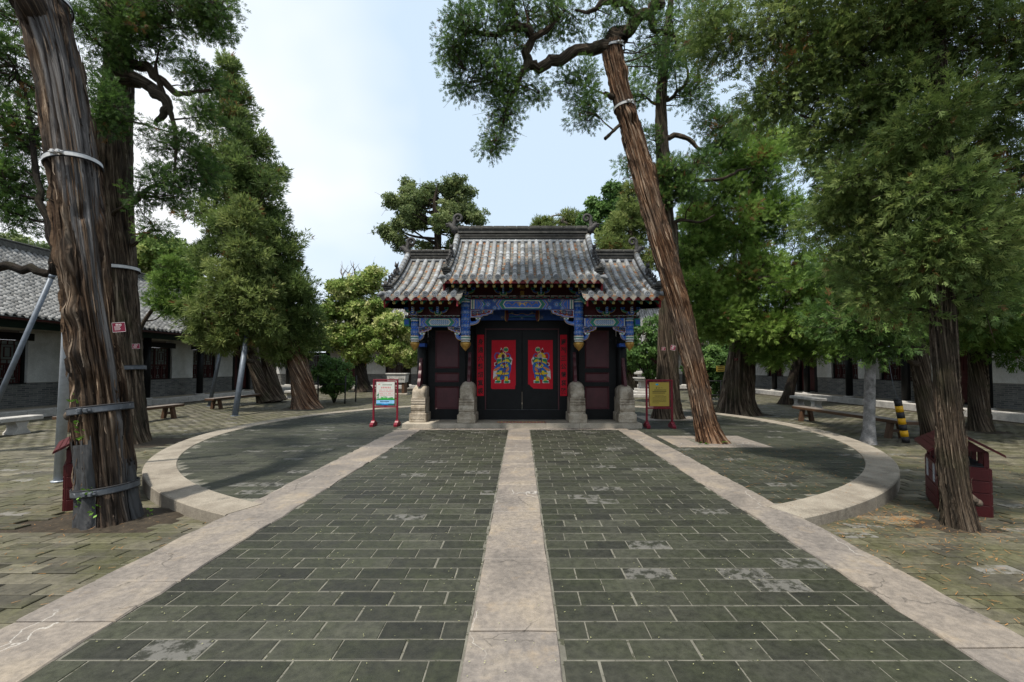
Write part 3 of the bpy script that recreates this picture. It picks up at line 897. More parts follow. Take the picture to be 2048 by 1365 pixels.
def figure(flip, face):
    """a robed guardian print in the sheet's own units (0..1 across, 0..2 up): list of (material, polygon)"""
    cx0, sx = 430.0, 580.0
    def q(p): return [((0.5 + (x - cx0)/sx*(-1 if flip else 1)), (1270 - y)/576.0) for x, y in p]
    def circ(x, y, rx, ry=None, n=14):
        ry = ry or rx
        return [(x + rx*math.cos(2*PI*k/n), y + ry*math.sin(2*PI*k/n)) for k in range(n)]
    def line(pts, w):
        a, b = [], []
        for i, (x, y) in enumerate(pts):
            x0, y0 = pts[max(i-1, 0)]; x1, y1 = pts[min(i+1, len(pts)-1)]
            l = math.hypot(x1-x0, y1-y0) or 1
            nx, ny = -(y1-y0)/l*w/2, (x1-x0)/l*w/2
            a.append((x+nx, y+ny)); b.append((x-nx, y-ny))
        return a + b[::-1]
    loopL = [(340,450),(300,418),(255,425),(225,485),(240,555),(290,598),(375,625)]
    loopR = [(505,455),(550,440),(588,480),(575,525),(535,560)]
    robe = [(210,790),(260,715),(350,655),(480,622),(585,650),(612,720),(606,830),(575,920),(570,1000),(520,1040),(440,1035),(370,1062),(345,1010),(290,960),(270,900),(285,850),(330,790),(250,800)]
    L = [('pblue', line(loopL, 24)), ('pblue', line(loopR, 24)),
         ('pdred', [(342,432),(352,375),(372,338),(396,335),(416,372),(424,420)]), ('pwhite', circ(379, 315, 11, 16)),
         ('pdred', [(225,690),(250,652),(292,668),(285,718),(245,716)]), ('pdred', [(580,585),(615,566),(628,610),(605,642)]),
         ('pgreen', [(268,650),(290,560),(380,560),(560,520),(600,600),(612,650),(480,650)]),
         ('yellow', [(295,690),(310,630),(370,620),(380,560),(430,600),(520,560),(560,590),(590,640),(480,640),(360,655)]),
         ('yellow', [(300,530),(312,480),(345,455),(370,425),(405,412),(455,432),(475,470),(510,478),(505,520),(478,535),(450,450),(395,455),(385,530),(345,535)]),
         (face, circ(424, 500, 40, 52)), ('navy', [(398,535),(452,535),(430,590),(400,645),(388,620)]),
         ('pblue', robe),
         ('pdred', [(390,690),(430,655),(500,655),(540,680),(470,700)]),
         ('yellow', [(352,715),(392,668),(420,715),(460,735),(520,665),(562,690),(548,745),(470,785),(385,760)]),
         ('pgreen', circ(402, 735, 22, 16)), ('pgreen', circ(540, 700, 18, 24)),
         ('orange', [(200,825),(240,790),(330,745),(372,758),(318,818),(228,855)]), ('orange', [(482,855),(500,800),(562,745),(566,815),(520,866)]),
         (face, circ(468, 760, 28, 30)),
         ('pgreen', [(285,865),(310,835),(420,840),(430,880)]), ('yellow', [(340,840),(395,830),(395,885),(340,885)]),
         ('yellow', [(243,900),(290,876),(430,884),(540,876),(562,898),(545,925),(430,938),(265,922)]),
         ('orange', [(190,1030),(225,985),(300,970),(285,1010),(225,1050)]), ('pgreen', [(260,1010),(350,940),(380,945),(300,1020)]),
         ('yellow', [(290,1000),(345,990),(362,1085),(278,1085)]), ('yellow', [(462,975),(530,965),(548,1095),(458,1090)]),
         ('pgreen', [(232,1095),(290,1070),(352,1075),(370,1105),(320,1124),(240,1120)]), ('pgreen', [(448,1105),(480,1080),(560,1085),(578,1108),(540,1130),(460,1124)]),
         ('pgreen', circ(490, 340, 50)), ('yellow', circ(490, 298, 22, 14)), ('yellow', circ(490, 384, 24, 12)),
         ('pwhite', line([(486,395),(482,760)], 9)),
         ('pdred', line([(436,790),(415,905),(345,990)], 15)), ('pdred', line([(484,820),(462,905),(415,1015)], 15)), ('pdred', line([(495,965),(500,1005)], 12))]
    return [(m, q(p)) for m, p in L], [q(robe), q([(340,540),(335,440),(365,330),(400,325),(430,400),(480,450),(520,540)]),
        q([(185,1045),(200,820),(240,780),(300,790),(265,900),(280,960)]), q(circ(490, 340, 58, 62)), q([(260,700),(280,550),(600,510),(640,570),(625,700)]),
        q([(215,720),(222,650),(300,640),(300,730)]), q([(225,1130),(240,1060),(380,1060),(380,1130)]), q([(440,1135),(450,1060),(590,1060),(588,1130)])]

PK = ['paper', 'pwhite', 'pblue', 'pdred', 'pgreen', 'yellow', 'purple', 'skin', 'navy', 'orange']
for s in (-1, 1):
    a, b = (-1.015, -0.004) if s < 0 else (0.004, 1.015)
    mb = MB(); mb.box((a + GX, DY + .035, .405), (b + GX, DY + .075, 2.66), 0, 0.004)
    leaf = mb.build('door_leaf', M['black'], gate)
    px0, px1 = ((-0.88, -0.18) if s < 0 else (0.17, 0.87))
    z0, z1 = 0.985, 2.37
    mb = MB(); fl = flat(DY + .033)
    cut = [(0, 0.06), (0.03, 0.0), (0.97, 0.0), (0.98, 0.14), (1.0, 0.16), (1.0, 2.0), (0.03, 2.0)] if s < 0 else \
          [(0.0, 0.20), (0.06, 0.17), (0.12, 0.10), (0.22, 0.02), (0.75, 0.0), (0.77, 0.025), (0.79, 0.0), (1.0, 0.0), (1.0, 2.0), (0.0, 2.0)]
    T = lambda p: [(GX + px0 + (px1 - px0)*x, z0 + (z1 - z0)*y/2) for x, y in p]
    mb.prism(T(cut), fl, 0.0, 0.002, 0)
    polys, under = figure(s > 0, 'purple' if s < 0 else 'skin')
    for p in under: mb.add([fl(x, z, 0.003) for x, z in T(p)], [tuple(range(len(p)))], 1)
    for i, (m, p) in enumerate(polys): mb.add([fl(x, z, 0.0042 + i*0.00028) for x, z in T(p)], [tuple(range(len(p)))], PK.index(m))
    o = mb.build('paper_print', [M[k] for k in PK], leaf)
# couplets on the jambs
for x, txt in ((-1.175, '身通六藝紹箕裘'), (1.175, '爵列三公榮袞黻')):
    z0, z1 = 0.79, 2.52
    mb = MB(); mb.box((x - .098 + GX, DY + .002, z0), (x + .098 + GX, DY + .0105, z1), 0)
    o = mb.build('couplet', M['paper'], gate)
    for k, ch in enumerate(txt):
        vs, fs = text_geo(ch, 0.155, 0.022)
        zc = z1 - 0.20 - k * (z1 - z0 - 0.34)/6
        mb = MB(); mb.add([(x + GX + a + 0.10*b*0, DY + .0005, zc + b*1.1 + a*0.06) for a, b in vs], fs, 0)
        mb.build('character', M['ink'], o)
# side bays: three sunk panels in a black frame
for s in (-1, 1):
    x0, x1 = (-2.66, -1.58) if s < 0 else (1.58, 2.66)
    mb = MB()
    rails = [(0.13, 0.42), (1.06, 1.18), (1.45, 1.57), (2.64, 3.0)]
    for a, b in rails: mb.box((x0 + .20 + GX, DY + .003, a), (x1 - .20 + GX, DY + .07, b))
    mb.box((x0 + GX, DY, .13), (x0 + .20 + GX, DY + .073, 3.0)); mb.box((x1 - .20 + GX, DY, .13), (x1 + GX, DY + .073, 3.0))
    fr = mb.build('side_panel', M['black'], gate)
    for a, b in ((0.42, 1.06), (1.18, 1.45), (1.57, 2.64)):
        mb = MB(); xa, xb = x0 + .20 + GX, x1 - .20 + GX; c = 0.045
        yo, yi = DY + .012, DY + .045
        v = [(xa, yo, a), (xb, yo, a), (xb, yo, b), (xa, yo, b), (xa + c, yi, a + c), (xb - c, yi, a + c), (xb - c, yi, b - c), (xa + c, yi, b - c)]
        mb.add(v, [(4, 5, 6, 7)] + [(k, (k+1) % 4, 4 + (k+1) % 4, 4 + k) for k in range(4)]); mb.build('sunk_panel', M['maroon'], fr)

# ---- painted timber in front
HYP = 11.0        # plane of the hanging posts
PC = ['blue', 'green', 'white', 'gold', 'dkred', 'lblue', 'dblue', 'black', 'red']
PM = [M[k] for k in PC]
def disc(mb, fl, x, z, r, d, c, n=14): mb.add([fl(x + r*math.cos(2*PI*k/n), z + r*math.sin(2*PI*k/n), d) for k in range(n)], [tuple(range(n))], PC.index(c))
def rect(mb, fl, x0, x1, z0, z1, d, c): mb.add([fl(x0, z0, d), fl(x1, z0, d), fl(x1, z1, d), fl(x0, z1, d)], [(0, 1, 2, 3)], PC.index(c))
def pol(mb, fl, p, d, c): mb.add([fl(x, z, d) for x, z in p], [tuple(range(len(p)))], PC.index(c))
def ribbon(mb, fl, pts, w, d, c):
    for (x0, z0), (x1, z1) in zip(pts[:-1], pts[1:]):
        l = math.hypot(x1-x0, z1-z0)
        if l < 1e-6: continue
        nx, nz = -(z1-z0)/l*w/2, (x1-x0)/l*w/2; ex, ez = (x1-x0)/l*w*.3, (z1-z0)/l*w*.3
        pol(mb, fl, [(x0+nx-ex, z0+nz-ez), (x0-nx-ex, z0-nz-ez), (x1-nx+ex, z1-nz+ez), (x1+nx+ex, z1+nz+ez)], d, c)
def rosette(mb, fl, x, z, r, d, ring='blue'):
    disc(mb, fl, x, z, r, d, 'green'); n = 9
    for k in range(n):
        a = 2*PI*k/n
        disc(mb, fl, x + .78*r*math.cos(a), z + .78*r*math.sin(a), r*.24, d + .0008, ring, 8)
        disc(mb, fl, x + 1.0*r*math.cos(a + .35), z + 1.0*r*math.sin(a + .35), r*.09, d + .0012, 'gold', 6)
    disc(mb, fl, x, z, r*.55, d + .0016, 'white'); disc(mb, fl, x, z, r*.46, d + .002, ring); disc(mb, fl, x, z, r*.2, d + .0026, 'gold', 8)

def hexa(x0, x1, z0, z1, k): return [(x0 + k, z0), (x1 - k, z0), (x1, (z0+z1)/2), (x1 - k, z1), (x0 + k, z1), (x0, (z0+z1)/2)]
def painted_beam(x0, x1, z0, z1, y, half, small=False):
    """one beam with its painting"""
    mb = MB(); mb.box((x0, y - .075, z0), (x1, y + .10, z1), 0, 0.012)
    bm_ = mb.build('painted_beam', M['dblue'], gate)
    mb = MB(); fl = flat(y - .075); h = z1 - z0; c = (x0+x1)/2; zm = (z0+z1)/2; g = .012
    za, zb = z0 + g, z1 - g
    rect(mb, fl, x0 + .012, x1 - .012, za, zb, .0015, 'blue')
    pol(mb, fl, hexa(c - half - .13, c + half + .13, za, zb, .09), .0025, 'gold')
    pol(mb, fl, hexa(c - half - .12, c + half + .12, za, zb, .09), .003, 'green')
    pol(mb, fl, hexa(c - half - .025, c + half + .025, za + .02, zb - .02, .06), .0036, 'white')
    pol(mb, fl, hexa(c - half - .008, c + half + .008, za + .032, zb - .032, .058), .0042, 'gold')
    pol(mb, fl, hexa(c - half, c + half, za + .038, zb - .038, .056), .0048, 'blue' if not small else 'lblue')
    if not small:
        for s in (-1, 1):     # a pair of golden dragons
            pts = [(c + s*(half - .07 - t*.34), zm + .012 + .042*math.sin(t*11)*(0.55 + t*.5)) for t in [k/26 for k in range(27)]]
            ribbon(mb, fl, pts, .017, .0056, 'gold')
            disc(mb, fl, c + s*(half - .42), zm + .01, .028, .0058, 'gold', 9); ribbon(mb, fl, [(c + s*(half - .43), zm + .03), (c + s*(half - .36), zm + .055)], .012, .0062, 'gold')
            for k in range(12):
                ax, az = c + s*(half - .06 - .37*random.random()), zm + random.choice((-1, 1))*(.035 + .03*random.random())
                ribbon(mb, fl, [(ax, az), (ax + random.uniform(-.04, .04), az + random.uniform(-.012, .012))], .009, .006, 'gold')
        disc(mb, fl, c, zm + .02, .018, .0056, 'gold', 8)
    else:
        for i in range(15):
            for k in range(5):
                disc(mb, fl, c - half + .07 + (2*half - .14)*(i + .5*(k % 2))/14.5, za + .048 + (h - .12)*k/4, .009, .0054, 'dblue' if (i+k) % 2 else 'white', 6)
    for s in (-1, 1):
        e = c + s*(half + .13); xe = x1 - .012 if s > 0 else x0 + .012
        span = abs(xe - e)
        P = lambda a: e + s*a
        for (a, w, col) in ((.0, .055, 'blue'), (.055, .014, 'gold')):
            pol(mb, fl, [(P(a-.09), za), (P(a-.09+w), za), (P(a+w), zm), (P(a-.09+w), zb), (P(a-.09), zb), (P(a), zm)], .0034, col)
        if not small:
            pol(mb, fl, [(P(-.02), za), (P(span*.60 - .02), za), (P(span*.60 - .12), zm), (P(span*.60 - .02), zb), (P(-.02), zb), (P(.07), zm)], .0031, 'dblue')
            r = h*.26
            rosette(mb, fl, P(.10), zb - .015, r*.95, .004, 'dblue'); rosette(mb, fl, P(.10), za + .03, r*.85, .0045); rosette(mb, fl, P(.275), zm, r*1.05, .004)
            rosette(mb, fl, P(.0), za + .01, r*.5, .0042); rosette(mb, fl, P(.42), za + .02, r*.7, .0044); rosette(mb, fl, P(.42), zb - .02, r*.7, .0044, 'dblue')
            a = span*.60
            for (o_, w, col) in ((-.10, .04, 'green'), (-.06, .012, 'white'), (-.048, .045, 'blue'), (-.003, .01, 'gold')):
                pol(mb, fl, [(P(a+o_+.09), za), (P(a+o_+w+.09), za), (P(a+o_+w), zm), (P(a+o_+w+.09), zb), (P(a+o_+.09), zb), (P(a+o_), zm)], .0048, col)
            a = span*.60 + .12
        else:
            rosette(mb, fl, P(-.02), zb - .01, h*.2, .004, 'dblue'); rosette(mb, fl, P(.02), za + .012, h*.2, .004)
            a = .085
        rest = span - a
        for t0, t1, col in ((.0, .05, 'gold'), (.05, .36, 'blue'), (.36, .42, 'gold'), (.42, .58, 'white'), (.58, .74, 'green'), (.74, .90, 'white'), (.90, .95, 'gold')):
            xa, xb = sorted((P(a + rest*t0), P(a + rest*t1))); rect(mb, fl, xa, xb, za, zb, .0052, col)
    mb.build('beam_painting', PM, bm_)
    return bm_
painted_beam(-1.33 + GX, 1.33 + GX, 3.075, 3.335, HYP, .47)
for s in (-1, 1):
    a, b = sorted((s*1.57 + GX, s*2.63 + GX)); painted_beam(a, b, 2.635, 2.86, HYP, .26, True)
    # beam end that pokes out past the outer post
    a, b = sorted((s*2.87 + GX, s*3.02 + GX))
    mb = MB(); mb.box((a, HYP - .07, 2.65), (b, HYP + .1, 2.85), 1, .02); mb.box((a + .02, HYP - .076, 2.69), (b - .02, HYP - .0705, 2.81), 6); mb.build('beam_end', PM, gate)
# key-pattern bands
def key_band(x0, x1, z0, z1, y, pitch):
    mb = MB(); mb.box((x0, y - .10, z0), (x1, y + .10, z1), 7)
    fl = flat(y - .10); h = z1 - z0; n = int(round((x1-x0)/pitch)); p = (x1-x0)/n; c = (x0+x1)/2
    for k in range(n):
        a = x0 + k*p; s = 1 if a + p/2 < c else -1
        X = lambda t: (a + p*t) if s > 0 else (a + p*(1-t))
        for off, col, d, w in ((.0, 'white', .0015, h*.13), (h*.15, 'red', .0018, h*.16)):
            o = off/p
            ribbon(mb, fl, [(X(0 + o), z0 + h*.10 + off*0), (X(.80 + o*.0), z0 + h*.10), (X(.80), z1 - h*.18 - off), (X(1.25), z1 - h*.18 - off)], w, d, col)
            ribbon(mb, fl, [(X(.15), z1 - h*.18 - off), (X(.62), z1 - h*.18 - off)], w, d, col)
        rect(mb, fl, *sorted((X(.25), X(.7))), z0 + h*.35, z0 + h*.55, .0012, 'green')
    ribbon(mb, fl, [(x0, z0 + .006), (x1, z0 + .006)], .010, .0022, 'dkred')
    mb.build('key_band', PM, gate)
key_band(-1.62 + GX, 1.62 + GX, 3.338, 3.43, HYP - .01, .19)
for s in (-1, 1): key_band(*sorted((s*1.575 + GX, s*2.98 + GX)), 2.863, 2.925, HYP - .01, .12)

# hanging posts with golden bulbs
def hang_post(x, zt, r):
    zb = 2.25
    mb = MB()
    L = zt - zb
    mb.lathe((x, HYP, zb), [(r*.96, .0), (r*.96, .03)], 20, 2); mb.lathe((x, HYP, zb), [(r*.97, .03), (r*.97, .05)], 20, 7)
    mb.lathe((x, HYP, zb), [(r*1.06, .05), (r*1.06, .09)], 20, 2); mb.lathe((x, HYP, zb), [(r*1.06, .09), (r*1.06, .115)], 20, 1)
    mb.lathe((x, HYP, zb), [(r*1.06, .115), (r*1.06, .145)], 20, 2); mb.lathe((x, HYP, zb), [(r*1.03, .145), (r*1.03, .155)], 20, 3)
    mb.lathe((x, HYP, zb), [(r, .155), (r, L - .10)], 20, 0)
    mb.lathe((x, HYP, zb), [(r*1.02, L - .10), (r*1.02, L - .07)], 20, 2); mb.lathe((x, HYP, zb), [(r*1.02, L - .07), (r*1.02, L - .045)], 20, 1); mb.lathe((x, HYP, zb), [(r*1.02, L - .045), (r*1.02, L)], 20, 5)
    post = mb.build('hanging_post', PM, gate)
    mb = MB()
    rows = int((L - .28)/.165)
    for i in range(rows):
        for k in range(-3, 4):
            ang = k*.62 + (0.31 if False else 0)
            z = zb + .155 + (L - .26)*(i + .5)/rows
            n = Vector((math.sin(ang), -math.cos(ang), 0)); t = Vector((math.cos(ang), math.sin(ang), 0))
            def fl(a, b, d, n=n, t=t): return Vector((x, HYP, 0)) + n*(r + .001 + d) + t*a + Vector((0, 0, b))
            rosette(mb, fl, 0, z, .046, .001)
            for j in (-1, 1):
                zz = z + j*(L - .26)/rows/2
                disc(mb, fl, 0.0, zz, .012, .001, 'gold', 6); disc(mb, fl, .02, zz + .014, .009, .0014, 'white', 6); disc(mb, fl, -.02, zz - .014, .009, .0014, 'green', 6)
    mb.build('post_painting', PM, post)
    mb = MB(); rb = r*1.1
    mb.lathe((x, HYP, 2.02), [(.004, -.008), (rb*.24, .022), (rb*.62, .075), (rb*.92, .125), (rb*1.06, .175), (rb*1.04, .212), (rb*.6, .232)], 20, 0); mb.build('lotus_bulb', M['bulb'], post)
for s in (-1, 1):
    hang_post(s*1.45 + GX, 3.36, .117); hang_post(s*2.75 + GX, 2.88, .10)

# carved brackets in the corners below the beams
def corner_carving(x, s, z, length, h, y):
    X = lambda t: x + s*t*length
    edge = [(X(0), z), (X(1.0), z), (X(.93), z - h*.45), (X(.80), z - h*.52), (X(.74), z - h*.68), (X(.56), z - h*.72), (X(.50), z - h*.9), (X(.28), z - h*.92), (X(.2), z - h), (X(0), z - h)]
    mb = MB(); mb.prism(edge, flat(y), -.03, .03, 0)
    fl = flat(y)
    inn = [(X(.03), z - h*.08), (X(.93), z - h*.08), (X(.88), z - h*.36), (X(.74), z - h*.45), (X(.68), z - h*.58), (X(.5), z - h*.62), (X(.44), z - h*.78), (X(.24), z - h*.8), (X(.16), z - h*.88), (X(.03), z - h*.88)]
    pol(mb, fl, inn, .0315, 'white'); c0 = (X(.45), z - h*.4)
    pol(mb, fl, [(c0[0] + (a - c0[0])*.94, c0[1] + (b - c0[1])*.92) for a, b in inn], .033, 'red')
    for cx_, cz_, rr in ((.20, .44, .30), (.44, .36, .26), (.68, .27, .16)):
        for ph, col, w in ((0, 'white', .026), (0.0, 'green', .014), (.5, 'blue', .018)):
            pts = [(X(cx_) + s*(1 - k/16*.75)*h*rr*math.cos(ph + k/16*9)*1.15, z - h*cz_ + (1 - k/16*.75)*h*rr*math.sin(ph + k/16*9)) for k in range(17)]
            ribbon(mb, fl, pts, w, .036 + (.003 if col != 'white' else 0), col)
        disc(mb, fl, X(cx_), z - h*cz_, h*.07, .042, 'lblue', 8)
    disc(mb, fl, X(.58), z - h*.14, .016, .043, 'gold', 8); disc(mb, fl, X(.32), z - h*.68, .014, .043, 'gold', 8)
    for (a0, b0), (a1, b1) in zip(edge[:-1], edge[1:]): ribbon(mb, fl, [(a0, b0), (a1, b1)], .010, .0312, 'gold')
    o = mb.build('corner_carving', PM, gate)
    # small curved arm below with its cup
    mb = MB(); L2 = min(.26, length*.42); z2 = z - h
    arm = [(x, z2 - .02)] + [(x + s*L2*math.sin(t), z2 - .20 + .13*(1 - math.cos(t)) if t < PI/2 else z2) for t in [k*PI/16 for k in range(9)]]
    arm = [(x, z2 - .03), (x, z2 - .20)] + [(x + s*L2*math.sin(k*PI/16), z2 - .20 + .15*(1 - math.cos(k*PI/16))) for k in range(1, 9)] + [(x + s*(L2 - .07), z2 - .05), (x + s*(L2 - .10), z2 - .09), (x + s*.03, z2 - .11)]
    mb.prism(arm, flat(y), -.028, .028, 0)
    ribbon(mb, flat(y), [(x + s*L2*math.sin(k*PI/16), z2 - .193 + .15*(1 - math.cos(k*PI/16))) for k in range(0, 9)], .014, .0295, 'gold')
    ribbon(mb, flat(y), [(x + s*(L2 - .035)*math.sin(k*PI/16), z2 - .155 + .13*(1 - math.cos(k*PI/16))) for k in range(0, 8)], .022, .030, 'lblue')
    mb.prism([(x + s*(L2 - .10), z2 - .045), (x + s*(L2 + .01), z2 - .045), (x + s*(L2 + .02), z2 - .004), (x + s*(L2 - .11), z2 - .004)], flat(y), -.035, .035, 2)
    rect(mb, flat(y), *sorted((x + s*(L2 - .07), x + s*(L2 - .02))), z2 - .038, z2 - .012, .037, 'green')
    mb.build('bracket_arm', PM, o)
for s in (-1, 1):
    corner_carving(s*1.335 + GX, -s, 3.072, .60, .20, HYP)
    corner_carving(s*1.565 + GX, s, 2.632, .34, .15, HYP)
    corner_carving(s*2.655 + GX, -s, 2.632, .34, .15, HYP)
    # dark scroll brackets on the outer columns, behind
    mb = MB()
    for k, (dx, dz, rr) in enumerate(((.10, 2.38, .07), (.22, 2.43, .055), (.30, 2.36, .04))):
        pts = [(s*(2.72 - dx) + GX + rr*(1 - i/14*.8)*math.cos(i*.6)*s, 11.75, dz + rr*(1 - i/14*.8)*math.sin(i*.6)) for i in range(15)]
        mb.tube(pts, .016, 6, 7)
    mb.box((s*2.78 + GX - .13, 11.72, 2.16), (s*2.78 + GX + .13, 12.0, 2.26), 6, .01); mb.box((s*2.78 + GX - .15, 11.70, 2.262), (s*2.78 + GX + .15, 12.0, 2.33), 7, .01)
    mb.build('scroll_bracket', PM, gate)
    # struts from the columns to the hanging posts
    for x, z in ((1.45, 3.13), (2.77, 2.7)):
        mb = MB(); mb.box((s*x + GX - .06, HYP + .11, z), (s*x + GX + .06, CYC - .12, z + .2), 6, .01); mb.build('tie_beam', PM, gate)

# bracket sets under the eaves
def bracket_set(x, z, y, k, cup):
    o = MB(); fl = flat(y); h = .19*k
    col = 'green' if cup else 'blue'
    o.prism([(x - .055*k, z), (x + .055*k, z), (x + .085*k, z + .035*k), (x + .09*k, z + .085*k), (x - .09*k, z + .085*k), (x - .085*k, z + .035*k)], fl, -.09*k, .09*k, PC.index(col))
    ribbon(o, fl, [(x - .09*k, z + .085*k), (x - .085*k, z + .035*k), (x - .055*k, z), (x + .055*k, z), (x + .085*k, z + .035*k), (x + .09*k, z + .085*k)], .010, .0905*k, 'gold')
    rect(o, fl, x - .05*k, x + .05*k, z + .03*k, z + .07*k, .0915*k, 'black')
    for s in (-1, 1):
        arm = [(x + s*.08*k, z + .055*k), (x + s*.16*k, z + .065*k), (x + s*.215*k, z + .10*k), (x + s*.235*k, z + .145*k), (x + s*.17*k, z + .145*k), (x + s*.15*k, z + .115*k), (x + s*.08*k, z + .105*k)]
        o.prism(arm, fl, -.03*k, .03*k, PC.index('dblue' if cup else 'green'))
        ribbon(o, fl, arm[:4], .009, .0315*k, 'gold')
        o.prism([(x + s*.17*k, z + .148*k), (x + s*.23*k, z + .148*k), (x + s*.25*k, z + .175*k), (x + s*.25*k, z + .205*k), (x + s*.15*k, z + .205*k), (x + s*.15*k, z + .175*k)], fl, -.04*k, .04*k, PC.index(col))
        rect(o, fl, *sorted((x + s*.175*k, x + s*.225*k)), z + .165*k, z + .195*k, .041*k, 'black')
    o.box((x - .022*k, y - .20*k, z + .04*k), (x + .022*k, y - .06*k, z + .20*k), PC.index('lblue' if cup else 'white'), .006)
    for j in range(3): o.box((x - .023*k, y - .202*k, z + .06*k + j*.05*k), (x + .023*k, y - .19*k, z + .085*k + j*.05*k), PC.index('blue'))
    o.build('bracket_set', PM, gate)
for i, x in enumerate((-1.45, -.48, .48, 1.45)): bracket_set(x + GX, 3.433, HYP - .02, 1.0, i in (1, 2) or False)
for s in (-1, 1):
    for i, x in enumerate((2.14, 2.77)): bracket_set(s*x + GX, 2.928, HYP - .02, 1.0, i == 0)
# boards behind the bracket sets, the plaque in the middle
mb = MB(); mb.box((-1.6 + GX, HYP + .08, 3.43), (1.6 + GX, HYP + .11, 3.95), 0); mb.build('infill_board', M['dkred'], gate)
for s in (-1, 1):
    a, b = sorted((s*1.57 + GX, s*2.95 + GX)); mb = MB(); mb.box((a, HYP + .08, 2.925), (b, HYP + .11, 3.5), 0); mb.build('infill_board', M['dkred'], gate)
mb = MB(); mb.box((-.36 + GX, HYP + .045, 3.435), (.36 + GX, HYP + .078, 3.80), 0, .005); plaque = mb.build('plaque', M['dkred'], gate)
for ch, z in (('重', 3.515), ('賜', 3.665)):
    vs, fs = text_geo(ch, 0.125, 0.006); mb = MB(); mb.add([(GX + a*1.1, HYP + .043, z + b) for a, b in vs], fs); mb.build('character', M['gold'], plaque)
# hanging frieze frame under the middle beam
mb = MB(); y = 11.75
for s in (-1, 1):
    mb.prism([(s*.46 + GX, 3.24), (s*.39 + GX, 3.24), (s*.36 + GX, 2.99), (s*.37 + GX, 2.94), (s*.385 + GX, 2.90), (s*.39 + GX, 2.86), (s*.44 + GX, 2.86), (s*.465 + GX, 2.91)], flat(y), 0, .06, 4)
    ribbon(mb, flat(y), [(s*.46 + GX, 3.24), (s*.467 + GX, 2.91), (s*.44 + GX, 2.862)], .012, .062, 'gold')
mb.box((-.36 + GX, y - .02, 2.98), (.36 + GX, y + .01, 3.05), 6)
ribbon(mb, flat(y), [(GX - .36 + .72*k/36, 3.055 + .022*math.sin(k/36*PI*5)) for k in range(37)], .012, .024, 'gold'); ribbon(mb, flat(y), [(GX - .36, 2.984), (GX + .36, 2.984)], .012, .024, 'green')
mb.build('hanging_frieze', PM, gate)
mb = MB(); mb.box((-1.3 + GX, 11.95, 2.92), (1.3 + GX, 12.1, 3.35), 6, .01)
for k in range(9): rosette(mb, flat(11.95), -1.1 + .275*k + GX, 2.99 + .12*(k % 2), .05, .002, 'dblue')
mb.build('inner_lintel', PM, gate)
for s in (-1, 1):
    mb = MB(); mb.box((s*2.1 + GX - .53, 12.0, 2.86), (s*2.1 + GX + .53, 12.1, 3.3), 6, .01); mb.build('inner_lintel', PM, gate)
    mb = MB(); mb.box((s*1.44 + GX - .12, 12.14, 2.6), (s*1.44 + GX + .12, 12.2, 3.4), 7); mb.build('filler_board', PM, gate)

# ---------------------------------------------------------------- the gate's three roofs
TR = 0.062
def tile_mesh(name, L, r, mats, seg=8):
    """half-round cover tile with a thin joint of lime at its upper end"""
    mb = MB(); v, f, fm = [], [], []
    st = [(0.0, r*1.0), (L*.92, r*.95), (L*.92, r*1.015), (L, r*1.015)]
    for y, rr in st:
        for k in range(seg + 1):
            a = PI*k/seg; v.append((rr*math.cos(a), y, rr*math.sin(a)))
    q = seg + 1
    for i in range(len(st) - 1):
        for k in range(seg):
            f.append((i*q+k, i*q+k+1, (i+1)*q+k+1, (i+1)*q+k)); fm.append(1 if i >= 1 else 0)
    f.append(tuple(range(q))); fm.append(0)
    me = bpy.data.meshes.new(name); me.from_pydata(v, [], f)
    for m in mats: me.materials.append(m)
    me.polygons.foreach_set('material_index', fm); me.polygons.foreach_set('use_smooth', [True]*(len(f)-1) + [False])
    return me, np.array(v), f, fm

class Slope:
    """one concave roof slope from eave (ye, ze) to ridge (yr, zr)"""
    def __init__(s, ye, ze, yr, zr, bend=0.36):
        s.ye, s.ze, s.yr, s.zr, s.b = ye, ze, yr, zr, bend
        n = 200; P = [s.at(k/n) for k in range(n+1)]
        s.cum = [0.0]
        for a, b in zip(P[:-1], P[1:]): s.cum.append(s.cum[-1] + math.hypot(b[0]-a[0], b[1]-a[1]))
        s.len = s.cum[-1]; s.n = n
    def at(s, t): return (s.ye + (s.yr - s.ye)*t, s.ze + (s.zr - s.ze)*((1 - s.b)*t + s.b*t*t))
    def arc(s, d):
        d = min(max(d, 0), s.len)
        k = int(np.searchsorted(s.cum, d)); k = min(max(k, 1), s.n)
        t = (k - 1 + (d - s.cum[k-1])/(s.cum[k] - s.cum[k-1]))/s.n
        y, z = s.at(t); y2, z2 = s.at(min(1, t + .01)); y1, z1 = s.at(max(0, t - .01))
        return y, z, math.atan2(z2 - z1, (y2 - y1))

